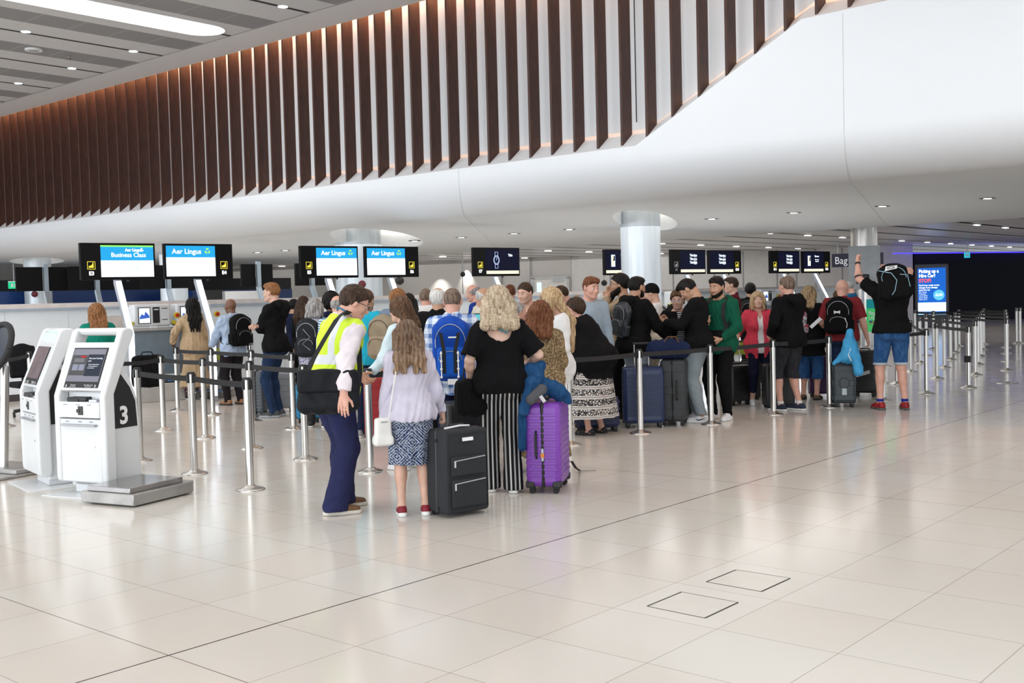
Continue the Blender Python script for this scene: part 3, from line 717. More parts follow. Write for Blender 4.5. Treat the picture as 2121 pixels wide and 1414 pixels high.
    def headp(s):
        k, D, R = s.kh*(.97 if s.fem else 1.0), s.HD, s.RH; r = lambda a, b, c: (a*k, b*k, c*k); f = s.fem
        L = [Ell(D((0, -.012, .025)), r(.077, .096, .092), R, .02), Ell(D((0, .022, -.03)), r(.062, .070, .085), R, .03),
             Cap(D((-.045, .0, -.06)), D((-.018, .062, -.092)), .022*k, .018*k, .025), Cap(D((.045, .0, -.06)), D((.018, .062, -.092)), .022*k, .018*k, .025), Ell(D((0, .072, -.09)), r(.024, .02, .018), R, .02),
             Cap(D((-.032, .078, .022)), D((.032, .078, .022)), (.009 if f else .011)*k, k=.014),
             Ell(D((.036, .062, -.028)), r(.026, .022, .024), R, .02), Ell(D((-.036, .062, -.028)), r(.026, .022, .024), R, .02),
             Cap(D((0, .088, .008)), D((0, .106, -.030)), .008*k, (.0105 if f else .0125)*k, .010), Cap(D((-.012, .095, -.034)), D((.012, .095, -.034)), .0085*k, k=.006),
             Ell(D((0, .084, -.060)), r(.026, .014, .016), R, .012), Cap(D((-.018, .089, -.055)), D((.018, .089, -.055)), .0052*k, k=.004), Cap(D((-.015, .088, -.066)), D((.015, .088, -.066)), .0062*k, k=.004)]
        for sx in (1, -1):
            L.append(Ell(D((sx*.078, -.004, -.004)), r(.010, .021, .032), R @ rotm(sx*-18, 0, 0), .008))
        L.append(Cap(s.neck0+s.RT @ np.array([0, -.01, -.02])*s.k, D((0, -.035, -.06)), (.050 if f else .060)*s.k, (.047 if f else .056)*s.k, .025))
        return L
    def eye_cut(s): return [Ell(s.HD((sx*.031, .092, .004)), (.0125*s.kh, .010*s.kh, .0065*s.kh), s.RH, 0) for sx in (1, -1)]

def build_person(label, loc, rz, P, cell=.009, skin='fair', top=None, bottom=None, hair=None, shoes=None, face=False, glasses=None, beard=None, group=None, extra=None, hair_col='brown', name='person', lips=False):
    root = thing(name, label, 'person', loc, rz, group); p = P; k = p.k
    armp = [p.arm(0), p.arm(1)]; hands = p.hand(0)+p.hand(1); tor = p.torso(); legp = [p.leg(0), p.leg(1)]
    head = p.headp(); ftp = [p.foot(0), p.foot(1)]
    sk = skin_mat(skin)
    allp = tor+legp[0]+legp[1]+ftp[0][0]+ftp[1][0]+armp[0]+armp[1]+head+hands
    lo, hi = bounds(allp, .02); ec = p.eye_cut()
    groups = [tor+armp[0]+armp[1]+hands+head, legp[0]+ftp[0][0], legp[1]+ftp[1][0]]
    gb = [[pr.bb() for pr in g] for g in groups]
    def fbody(X):
        d = np.full(len(X), .25, F32)
        for g, bb in zip(groups, gb):
            dg = np.full(len(X), .25, F32)
            for pr, (l, h) in zip(g, bb):
                m_ = ((X > l-.05) & (X < h+.05)).all(1)
                if not m_.any(): continue
                dg[m_] = smin(dg[m_], pr.d(X[m_]), pr.k)
            d = smin(d, dg, .015)
        for e in ec:
            m_ = np.abs(X-e.c).max(1) < .05
            if m_.any(): d[m_] = smax(d[m_], -e.d(X[m_]), .006)
        return d
    mats = [sk]
    sdf_mesh('body', fbody, lo, hi, cell, mats, root)
    # ---- face
    if face:
        for sx in (1, -1):
            q = MB(); q.sphere((0, 0, 0), .0118*k, 14, 10); o = q.build('eye', [EYEW, EYEI], root, smooth=True)
            o.matrix_local = Matrix.LocRotScale(Vector(p.HD((sx*.031, .079, .004))), Matrix(p.RH).to_quaternion(), (1, 1, 1))
            for pl in o.data.polygons:
                if (Vector(pl.center)-Vector((0, .0118*k, 0))).length < .0068*k: pl.material_index = 1
            q = MB(); q.tube([p.HD((sx*.014, .090, .0245)), p.HD((sx*.03, .0895, .029)), p.HD((sx*.046, .078, .023))], [.0035*k, .0042*k, .0022*k], 6)
            q.build('eyebrow', hair_mat('hair_'+(beard or hair_col), *HAIR[beard or hair_col]), root, smooth=True)
        q = MB(); q.tube([p.HD((-.022, .085, -.061)), p.HD((-.009, .0945, -.0585)), p.HD((.009, .0945, -.0585)), p.HD((.022, .085, -.061))], [.001, .0048*k, .0048*k, .001], 6)
        q.tube([p.HD((-.019, .085, -.064)), p.HD((0, .094, -.0685)), p.HD((.019, .085, -.064))], [.001, .0056*k, .001], 6)
        q.build('lips', LIPM if lips else mat('lips_'+skin, tuple(x*y for x, y in zip({'fair': (.66, .40, .30), 'pink': (.68, .37, .28), 'tan': (.50, .28, .18), 'brown': (.17, .075, .04), 'olive': (.44, .24, .15), 'pale': (.72, .47, .37)}[skin], (.8, .5, .5))), .45), root, smooth=True)
    if glasses:
        q = MB()
        for sx in (1, -1):
            c = [p.HD((sx*.033+.021*math.cos(a), .107-.006*abs(math.cos(a)), .002+.016*math.sin(a))) for a in np.linspace(0, 2*PI, 13)]
            q.tube(c, .0022, 5); q.tube([p.HD((sx*.054, .100, .006)), p.HD((sx*.080, .06, .008)), p.HD((sx*.084, -.01, .004))], .0026, 5)
        q.tube([p.HD((-.012, .108, .005)), p.HD((.012, .108, .005))], .0016, 5)
        q.build('glasses', METAL_DK if glasses == 'dark' else GREYP, root, smooth=True)
    # ---- hair
    HM = hair_mat('hair_'+hair_col, *HAIR[hair_col]) if hair_col in HAIR else None
    if hair: make_hair(p, hair, HM, root, min(cell, .008))
    if beard:
        BM = hair_mat('hair_'+beard, *HAIR[beard]); hp = p.headp()
        bl = .022 if glasses == 'x' else .006
    # ---- clothes
    for tp in (top if isinstance(top, (list, tuple)) else [top] if top else []): make_top(p, root, armp, tor, tp, cell)
    if bottom: make_bottom(p, root, legp, tor, bottom, cell)
    if shoes: make_shoes(p, root, shoes, cell)
    if beard: make_beard(p, root, BM, cell, full=(extra or {}).get('beard', 'short'))
    return root

def make_beard(p, root, BM, cell, full='short'):
    k = p.kh; hp = p.headp()[:13]
    long_ = full == 'long'
    Lb = [Cap(p.HD((-.02, .07, -.10)), p.HD((.02, .07, -.10)), .026*k, k=.02), Cap(p.HD((0, .075, -.10)), p.HD((0, .085, -.16)), .035*k, .02*k, .03), Cap(p.HD((-.05, .02, -.05)), p.HD((-.02, .07, -.10)), .026*k, k=.02), Cap(p.HD((.05, .02, -.05)), p.HD((.02, .07, -.10)), .026*k, k=.02)] if long_ else []
    R = p.RH; c = p.hc
    def f(X):
        L = (X-c) @ R/k; d = union(hp, X, .010 if long_ else .0028)
        if Lb: d = smin(d, union(Lb, X), .015)
        jaw = np.maximum(L[:, 2]+.020+.60*L[:, 1].clip(0, .2), -.008-L[:, 1])
        mous = np.maximum(np.maximum(np.abs(L[:, 0])-.030, np.abs(L[:, 2]+.049)-.0045), .05-L[:, 1])
        cut = np.minimum(jaw, mous)
        d = np.maximum(d, cut*k)
        m_ = np.maximum(np.abs(L[:, 0])-.021, np.abs(L[:, 2]+.0615)-.0085)   # mouth gap
        d = np.maximum(d, -np.maximum(m_, .06-L[:, 1])*k)
        return d+wrinkle(X, .0012 if not long_ else .004, 4, 3)
    sdf_mesh('beard', f, c-.2, c+.16, min(cell, .007), BM, root)

def make_hair(p, spec, HM, root, cell):
    kind = spec[0]; opt = spec[1] if len(spec) > 1 else {}
    k = p.kh; c = p.hc; R = p.RH; D = p.HD; r = lambda a, b, e: (a*k, b*k, e*k)
    thick = opt.get('t', .012); name = 'hair'; M_ = HM
    cran = [Ell(D((0, -.014, .026)), r(.077+thick, .097+thick, .092+thick), R, .02)]
    hp = p.headp()[:2]; ext = []; seed = opt.get('seed', 1)
    if kind in ('short', 'fade', 'buzz', 'fringe', 'quiff'):
        if kind in ('fade', 'quiff'): ext = [Ell(D((0, .008, .075)), r(.070, .098, .052), R, .02)]
        if kind == 'quiff': ext.append(Ell(D((0, .07, .085)), r(.055, .04, .035), R, .02))
        def f(X):
            L = (X-c) @ R/k
            if kind == 'buzz': d = union(hp, X, .0035)
            elif kind in ('fade', 'quiff'): d = smin(union(hp, X, .004), union(ext, X), .02)
            else: d = union(cran, X)
            line = .066-.9*(.082-L[:, 1]).clip(0, .15)*1.0
            line = np.where(np.abs(L[:, 0]) > .06, np.maximum(line, -.028), line)
            line = np.maximum(line, -.075)
            d = smax(d, (line-L[:, 2])*k, .006)
            if kind == 'fringe':   # bald crown with hair around
                d = smax(d, (L[:, 2]-opt.get('crown', .045)-.35*(-.03-L[:, 1]).clip(-.05, .06))*k, .008)
            a = np.arctan2(L[:, 0], L[:, 1])
            return d+(.0016 if kind == 'buzz' else .004)*np.sin(a*24+L[:, 2]*60+3*np.sin(L[:, 1]*50))*.5+wrinkle(L, .003 if kind != 'buzz' else .0005, 3.0, seed)
    elif kind in ('long', 'bob', 'curly', 'halfup', 'bun', 'ponytail'):
        L0 = opt.get('len', .30); wd = opt.get('w', .085); fl = opt.get('flare', 1.15)
        cran = [Ell(D((0, -.016, .022)), r(.082+thick, .10+thick, .098+thick), R, .02)]
        dn = np.array([0, 0, -1.0])
        bk = R @ np.array([0, -1.0, 0]); bk[2] = 0; bk /= np.linalg.norm(bk)+1e-9
        if kind not in ('bun', 'ponytail'):
            top_ = D((0, -.045, .0)); sd = R @ np.array([1.0, 0, 0]); st = p.RT @ np.array([1.0, 0, 0]); tp = opt.get('tip', .8)
            Tb = lambda zz: p.T((0, -.112*p.w-.030-opt.get('off', .012), zz)); sh_ = Tb(.475); l1 = np.linalg.norm(sh_-top_)
            if L0*k > l1:
                rem = (L0*k-l1)/p.k; tip = Tb(.475-rem)
                for q in (-1, -.4, .4, 1):
                    a0 = top_+sd*q*wd*.72*k; m0 = sh_+(sd*.5+st*.5)*q*wd*.76*k; b0 = tip+st*q*wd*.72*fl*k
                    ext += [Cap(a0, m0, .046*k, .036*k, .03), Cap(m0, b0, .036*k, .026*k*tp, .03)]
            else:
                tip = top_+(sh_-top_)*(L0*k/l1)
                for q in (-1, -.4, .4, 1):
                    a0 = top_+sd*q*wd*.72*k; b0 = tip+sd*q*wd*.72*fl*k; ext.append(Cap(a0, b0, .046*k, .038*k*tp, .03))
            if opt.get('front', True):
                for q in (-1, 1): ext.append(Cap(D((q*.075, .02, .03)), D((q*.082, .03, -.02))+dn*min(L0*.62, .22)*k, .028*k, .022*k, .025))
        if kind == 'halfup': ext.append(Ell(D((0, -.10, .03)), r(.035, .025, .035), R, .015))
        if kind == 'bun': ext.append(Ell(D((0, -.085, opt.get('z', .07))), r(.045, .042, .042), R, .012))
        if kind == 'ponytail': ext += [Cap(D((0, -.10, .03)), D((0, -.14, -.03)), .025*k, .028*k, .01), Cap(D((0, -.14, -.03)), D((0, -.13, -.03))+dn*L0*k, .028*k, .012*k, .01)]
        curly = kind == 'curly'
        def f(X):
            L = (X-c) @ R/k
            d = union(cran+ext, X)
            # open the face
            fc = np.maximum(np.abs(L[:, 0])-(.062+.0*(L[:, 2])), np.maximum(L[:, 2]-.062+.55*np.abs(L[:, 0]), .045-L[:, 1]))
            d = smax(d, -fc*k, .008)
            if kind in ('bun', 'ponytail'):
                line = np.maximum(.066-.9*(.082-L[:, 1]).clip(0, .15), -.07); d0 = smax(union(cran, X), (line-L[:, 2])*k, .006); d = smin(d0, union(ext, X), .01)
            a = np.arctan2(L[:, 0], -L[:, 1]-.0)
            if curly: d = d+.006*np.sin(L[:, 0]*150+4*np.sin(L[:, 2]*55))*np.sin(L[:, 2]*120+4*np.sin(L[:, 0]*60+1))+.005*np.sin(L[:, 1]*130+L[:, 2]*70)
            else: d = d+.0035*np.sin(L[:, 0]*190+5*np.sin(L[:, 2]*9+seed))+.003*np.sin(a*22+3*np.sin(L[:, 2]*14))
            return d+wrinkle(L, .004, 2.0, seed, (1, 1, .2))
    elif kind in ('beanie', 'cap'):
        name = 'beanie' if kind == 'beanie' else 'cap'; M_ = opt['mat']
        def f(X):
            L = (X-c) @ R/k; d = Ell(D((0, -.014, .035)), r(.090, .108, .105 if kind == 'beanie' else .09), R).d(X)
            line = .035-.35*(.08-L[:, 1]); d = smax(d, (line-L[:, 2])*k, .004)
            if kind == 'cap': d = smin(d, Cap(D((0, .07, .042)), D((0, .145, .03)), .06*k, .05*k, nrm=R @ np.array([0, .15, 1]), sq=.12).d(X), .008)
            return d+wrinkle(L, .0012, 3, 5)
    elif kind == 'hood': return
    lo, hi = bounds(cran+ext, .03)
    sdf_mesh(name, f, lo-.03, hi+.06, cell, M_, root)

def make_top(p, root, armp, tor, sp, cell):
    """sp: dict(mat, sleeve 0..1 (fraction of whole arm), hem (m below hip joint, negative above), loose, name, neck, hood, open)"""
    k = p.k; inf = sp.get('loose', .014); hem = p.hip[2]-sp.get('hem', .06)*k if 'hemz' not in sp else sp['hemz']*k; T = p.T; R = p.RT
    sl = sp.get('sleeve', .97); flare = sp.get('flare', 0); arms = []
    for (sh, el, wr, c, pn) in (p.arms if sl > 0 else []):
        L1 = np.linalg.norm(el-sh); L2 = np.linalg.norm(wr-el); tot = (L1+L2)*sl; aw = sp.get('aw', .050+inf*1.0)*k*((p.w-1)*.7+1)*(.93 if p.fem else 1.0); puff = sp.get('puff', 0)
        if tot <= L1: e = sh+(el-sh)*tot/L1; arms.append((Cap(sh, e, aw, aw*.92+puff, .02), e, (el-sh)/L1, None))
        else:
            e = el+(wr-el)*(tot-L1)/L2; arms.append((Cap(sh, el, aw, aw*.86, .02), e, (wr-el)/L2, Cap(el, e, aw*.86, aw*.62+.004, .02)))
    ex = []
    if sp.get('hood'): ex = [Cap(T((.07, -.125, .535)), T((-.07, -.125, .535)), .062*k, k=.03), Cap(T((.078, -.06, .555)), T((.062, .055, .49)), .040*k, .026*k, .03), Cap(T((-.078, -.06, .555)), T((-.062, .055, .49)), .040*k, .026*k, .03), Cap(T((0, -.165, .49)), T((0, -.145, .40)), .07*k, .045*k, .04)]
    if sp.get('collar'): ex = [Cap(T((.05, -.05, .56)), T((-.05, -.05, .56)), .03*k, k=.02), Cap(T((.05, -.05, .56)), T((.055, .04, .50)), .024*k, k=.02), Cap(T((-.05, -.05, .56)), T((-.055, .04, .50)), .024*k, k=.02)]
    skirt = []
    if hem < p.hip[2]-.12*k:
        bw = sp.get('bw', .17)*k; skirt = [Cap(p.hip+[0, -.01, .0], (p.hip[0], -.01, hem-.03), .15*k*p.w, bw, .06, (0, 1, 0), .78)]
    ncut = sp.get('neck', 'round'); seed = sp.get('seed', 2); am = sp.get('wr', .006); W = sp.get('w', 0)
    hb = (inf+.018)*k; hw_ = p.hips*(1.06 if p.fem else 1.0); hemE = Ell(T((0, -.012, .0)), (.158*k*p.w*hw_+hb+sp.get('hb', 0), .128*k*p.w+hb+sp.get('hb', 0)+.02*p.belly, .20*k), R, .04)
    Rt = R.T; lo, hi = bounds([hemE]+tor+[a[0] for a in arms]+[a[3] for a in arms if a[3] is not None]+ex+skirt, .05)
    sheb = [a[0].bb() for a in arms]
    def f(X):
        Lt = ((X-p.hip) @ R)/k
        d = union(tor, X, inf)
        if W: d = smin(d, Ell(T((0, -.0, .12)), ((.16+W)*k*p.w, (.115+W)*k*p.w, .26*k), R, .05).d(X), .06)
        d = smin(d, hemE.d(X), .04)
        if skirt: d = smin(d, skirt[0].d(X), .05)
        # cut torso above the neck line
        if ncut == 'round': d = smax(d, (Lt[:, 2]-.545-.5*Lt[:, 1]*-1*.0)*k+ .35*Lt[:, 1]*k*.8, .01)
        elif ncut == 'v': d = smax(d, (Lt[:, 2]-.53+np.maximum(0, .075-np.abs(Lt[:, 0]))*1.7*(Lt[:, 1] > 0))*k, .006)
        elif ncut == 'scoopback':
            e = Ell(T((0, -.13, .52)), (.125*k, .16*k, .15*k), R).d(X); d = smax(d, -e, .006); d = smax(d, (Lt[:, 2]-.535)*k, .01)
        for a in arms:
            c1, e, dr, c2 = a
            da = c1.d(X)
            if c2 is not None: da = smin(da, c2.d(X), .02)
            da = smax(da, ((X-e) @ dr.astype(F32)), .006)
            d = smin(d, da, .03)
        if ex: d = smin(d, union(ex, X), .02)
        d = smax(d, hem-X[:, 2] if sp.get('hemflat', True) else hem-X[:, 2], .008)
        if sp.get('open'):   # open front: a narrow gap showing what is beneath
            g = np.maximum(np.abs(Lt[:, 0])-(.035+.10*(.45-Lt[:, 2]).clip(0, .5)*sp.get('openw', .6)), .02-Lt[:, 1]); d = smax(d, -g*k, .006)
        return d+wrinkle(X, am, 1.0, seed, sp.get('st', (1, 1, .8)))
    o = sdf_mesh(sp.get('name', 'shirt'), f, lo, hi, cell, sp['mat'], root)
    if sp.get('under'):
        def fu(X):
            Lt = ((X-p.hip) @ R)/k; d = smax(union(tor, X, .007), (Lt[:, 2]-.50+np.maximum(0, .06-np.abs(Lt[:, 0])))*k, .006); return smax(d, p.hip[2]-.08*k-X[:, 2], .005)
        sdf_mesh('undershirt', fu, lo, hi, cell, sp['under'], root)
    return o

def make_bottom(p, root, legp, tor, sp, cell):
    k = p.k; kind = sp.get('kind', 'trousers'); M_ = sp['mat']; w = (p.w-1)*.6+1; seed = sp.get('seed', 4)
    waist = p.hip[2]+sp.get('rise', .03)*k
    if kind in ('skirt',):
        hem = sp['hem']*k; bw = sp.get('bw', .2)*k; tw = .155*p.w*p.hips*k; cen = (np.array(p.legs[0][1])+np.array(p.legs[1][1]))/2
        hp = Cap(p.hip+[0, -.012, 0], (cen[0], cen[1]-.03*k, hem-.02), tw, bw, .04, (0, 1, 0), .80)
        def f(X):
            d = smin(union(tor[:1]+tor[6:8], X, .012), hp.d(X), .03); d = smin(d, union([legp[0][0], legp[1][0]], X, .010), .06); a = np.arctan2(X[:, 0]-p.hip[0], X[:, 1]-p.hip[1]); u_ = ((p.hip[2]-X[:, 2])/(p.hip[2]-hem)).clip(0, 1)
            d = d+u_*sp.get('pleat', .012)*np.sin(a*sp.get('np', 7)+.8)
            return smax(smax(d, hem-X[:, 2], .004), X[:, 2]-waist, .01)+wrinkle(X, .004, .8, seed)
        lo, hi = bounds([hp]+tor[:1], .05); return sdf_mesh('skirt', f, lo, hi, cell, M_, root)
    hem = sp.get('hem', .05)*k; loose = sp.get('loose', .012); cuffw = sp.get('cuff', .052)
    L = []
    for (h, kn, an, fa) in p.legs:
        an2 = an.copy(); kneer = .062*k*w+loose*.5
        L.append([Cap(h+np.array([0, 0, .01]), kn, .092*k*w+loose*.8, kneer, .04), Cap(kn, an2+np.array([0, 0, -.03]), kneer, cuffw*k, .03), Ell(kn+(an-kn)*.28+[0, -.015, 0], (.052*k*w+loose*.5, .058*k*w+loose*.5, .13*k), None, .03)])
    pel = tor[:1]+tor[6:8]
    hemK = hem
    def f(X):
        d = union(pel, X, .012)
        if kind == 'shorts' or hem > .25:
            e = [smin(l[0].d(X), l[2].d(X, .006)*1+.0, .03) for l in L]
        e0 = union(L[0], X, 0); e1 = union(L[1], X, 0)
        d = smin(d, smin(e0, e1, .008), .035)
        st = .5+.5*np.sin(X[:, 2]*70+2*np.sin(X[:, 0]*30)+2*np.sin(X[:, 1]*25))
        low = ((.35*k-X[:, 2])/(.35*k)).clip(0, 1) if hem < .2 else 0
        d = d-low*sp.get('stack', .006)*st
        return smax(smax(d, hem-X[:, 2], .004), X[:, 2]-waist, .01)+wrinkle(X, .006, .9, seed, (1, 1, .55))
    lo, hi = bounds(L[0]+L[1]+pel, .05)
    o = sdf_mesh('shorts' if kind == 'shorts' else 'trousers', f, lo, hi, cell, M_, root)
    if sp.get('hemmat') is not None:
        def f2(X): return smax(smax(smin(union(L[0], X, .004), union(L[1], X, .004), .008), hem-.003-X[:, 2], .003), X[:, 2]-hem-.028, .003)
        sdf_mesh('turn_up', f2, lo, hi, cell, sp['hemmat'], root)
    return o

def make_shoes(p, root, sp, cell):
    k = p.k; M_ = sp['mat']; SM = sp.get('sole', mat('sole_white', (.8, .8, .78), .5)); kind = sp.get('kind', 'trainer')
    for i in (0, 1):
        h, kn, an, fa = p.legs[i]; a = math.radians(fa); f_ = np.array([-math.sin(a), math.cos(a), 0]); g = np.array([an[0], an[1], an[2]-.085*k]); z = lambda q: np.array([0, 0, q*k])
        s_ = .92 if p.fem else 1.0; sk = k*s_
        up = [Cap(g-f_*.045*sk+z(.045), g+f_*.04*sk+z(.05), .040*sk, .043*sk, .03), Cap(g+f_*.04*sk+z(.04), g+f_*.155*sk+z(.026), .043*sk, .036*sk, .03)]
        if kind == 'trainer': up.append(Cap(g-f_*.03*sk+z(.05), g-f_*.025*sk+z(.088), .038*sk, .037*sk, .02))
        def f(X):
            d = union(up, X); t_ = (X-g) @ f_.astype(F32)
            d = smax(d, g[2]+.016-X[:, 2], .004)
            if kind == 'sandal':
                t2 = t_/sk; d = smax(d, -np.maximum(np.abs(t2-.02)-.03, g[2]+.035*k-X[:, 2]), .004)
                d = smax(d, -np.maximum(np.abs(t2-.15)-.012, g[2]+.030*k-X[:, 2]), .004)
            op = np.maximum(np.sqrt(((X-(g+z(.11)-f_*.012*sk))**2*[1, 1, .6]).sum(1))-.034*sk, -1)
            return d if kind == 'sandal' else smax(d, X[:, 2]-(g[2]+.092*k), .004)
        lo, hi = bounds(up, .02); sh = sdf_mesh('shoe' if kind != 'sandal' else 'sandal', f, lo, hi, min(cell, .008), M_, root)
        so = [Cap(g-f_*.052*sk+z(.015), g+f_*.06*sk+z(.015), .040*sk, .042*sk, .02), Cap(g+f_*.06*sk+z(.015), g+f_*.16*sk+z(.015), .043*sk, .037*sk, .02)]
        def fs(X): return smax(smax(union(so, X, .003), X[:, 2]-(g[2]+sp.get('sh', .026)*k), .003), g[2]+.001-X[:, 2], .002)
        so_ = sdf_mesh('sole', fs, *bounds(so, .02), min(cell, .007), SM, sh)
        if sp.get('sock') is not None:
            def fk(X): return smax(smax(Cap(an+(kn-an)*.02, an+(kn-an)*.3, .036*k, .042*k).d(X, .004), X[:, 2]-(an[2]+.045*k), .004), an[2]-.03*k-X[:, 2], .004)
            sdf_mesh('sock', fk, an-.1, an+.16, min(cell, .007), sp['sock'], root)
# ================================================================ bags and luggage
ZIPM = mat('zip_grey', (.35, .35, .36), .35, .6); STRAPB = mat('webbing_black', (.012, .012, .014), .8, bump=.2, bs=400)
def soft_box(name, c, h, rad, R, mats, parent, cell, seed=1, wr=.006, extra=(), off=None, k=.02, cut=None):
    pr = [RBox(c, h, rad, R, k)]+list(extra)
    def f(X):
        d = union(pr, X)+wrinkle(X, wr, .8, seed)
        return d
    lo, hi = bounds(pr, .02); M = None if off is None else Matrix.Translation(-Vector(off))
    return sdf_mesh(name, f, lo, hi, cell, mats, parent, M=M)
def worn_backpack(label, P, loc, rz, col, col2=None, w=.30, h=.46, d=.17, up=.0, cell=.008, pocket=True, piping=None, straps=True, one=False, group=None, side=0, dy=0, extra_tilt=0, shape='std', pocket_col=None, seed=3):
    k = P.k; R = P.RT @ rotm(0, extra_tilt, side); c = P.T((dy, -.145-d/2-.02*(P.w-1)*8, .30+up)); off = Vector(c)-Vector((0, 0, h/2))
    wl = Matrix.Translation(loc) @ Matrix.Rotation(rz, 4, 'Z') @ off
    root = thing('backpack', label, 'backpack', wl, rz, group); L = lambda p: np.array(c)+R @ np.array(p, float)
    cm = fabric('bag_'+str(col), col, .7) if not isinstance(col, bpy.types.Material) else col
    pm = fabric('bag_'+str(col2), col2, .7) if (col2 is not None and not isinstance(col2, bpy.types.Material)) else (col2 or cm)
    M = Matrix.Translation(-off)
    top = [Ell(L((0, 0, h*.30)), (w*.44, d*.46, h*.26), R, .05)]
    soft_box('main_body', L((0, .0, -.02)), (w/2, d/2*.9, h/2*.92), .055, R, cm, root, cell, seed, .007, top, off)
    if pocket:
        soft_box('front_pocket', L((0, -d*.46, -h*.19)), (w*.36, d*.20, h*.24), .035, R, pm, root, cell, seed+1, .005, (), off)
    for sx in (-1, 1): soft_box('side_pocket', L((sx*w*.5, 0, -h*.26)), (.022, d*.32, h*.17), .018, R, pm, root, cell, seed+2, .003, (), off)
    pc = piping or ZIPM
    q = MB(); q.tube([L((w*.40*math.cos(a), -d*.36-.028, h*.12+h*.30*math.sin(a))) for a in np.linspace(-.25, PI+.25, 16)], .004, 5); q.build('zip', pc, root, M=M, smooth=True)
    if pocket: q = MB(); q.tube([L((w*.30*math.cos(a), -d*.67-.003, -h*.14+h*.13*math.sin(a))) for a in np.linspace(-.1, PI+.1, 14)], .0035, 5); q.build('zip', pc, root, M=M, smooth=True)
    q = MB(); q.tube([L((-.035, d*.3, h*.46)), L((-.03, d*.3, h*.53)), L((.03, d*.3, h*.53)), L((.035, d*.3, h*.46))], .007, 6); q.build('carry_loop', STRAPB, root, M=M, smooth=True)
    if straps:
        T = P.T
        for sx in ((1,) if one else (-1, 1)):
            pts = [T((sx*.075, -.16, .45)), T((sx*.085, -.09, .525)), T((sx*.092, -.02, .548)), T((sx*.10, .055, .515)), T((sx*.112, .125*max(P.w, 1), .40)), T((sx*.13, .135*P.w, .25)), T((sx*.155*P.w, .07, .12)), T((sx*.165*P.w, -.05, .08)), T((sx*.13, -.17, .09))]
            q = MB(); q.strip(pts, P.RT @ np.array([.026, 0, 0])*k, .010); q.build('shoulder_strap', STRAPB if isinstance(col, bpy.types.Material) else cm, root, M=M, bevel=.003, seg=1)
    return root, L, M, R
def bag_text(root, L, R, M, s, size, pos, material, sx=1.0):
    Mx = M @ Matrix.Translation(L(pos)) @ Matrix(R).to_4x4() @ Matrix.Rotation(PI/2, 4, 'X')
    return text_mesh(s, size, 'lettering', material, root, Mx, sx=sx)

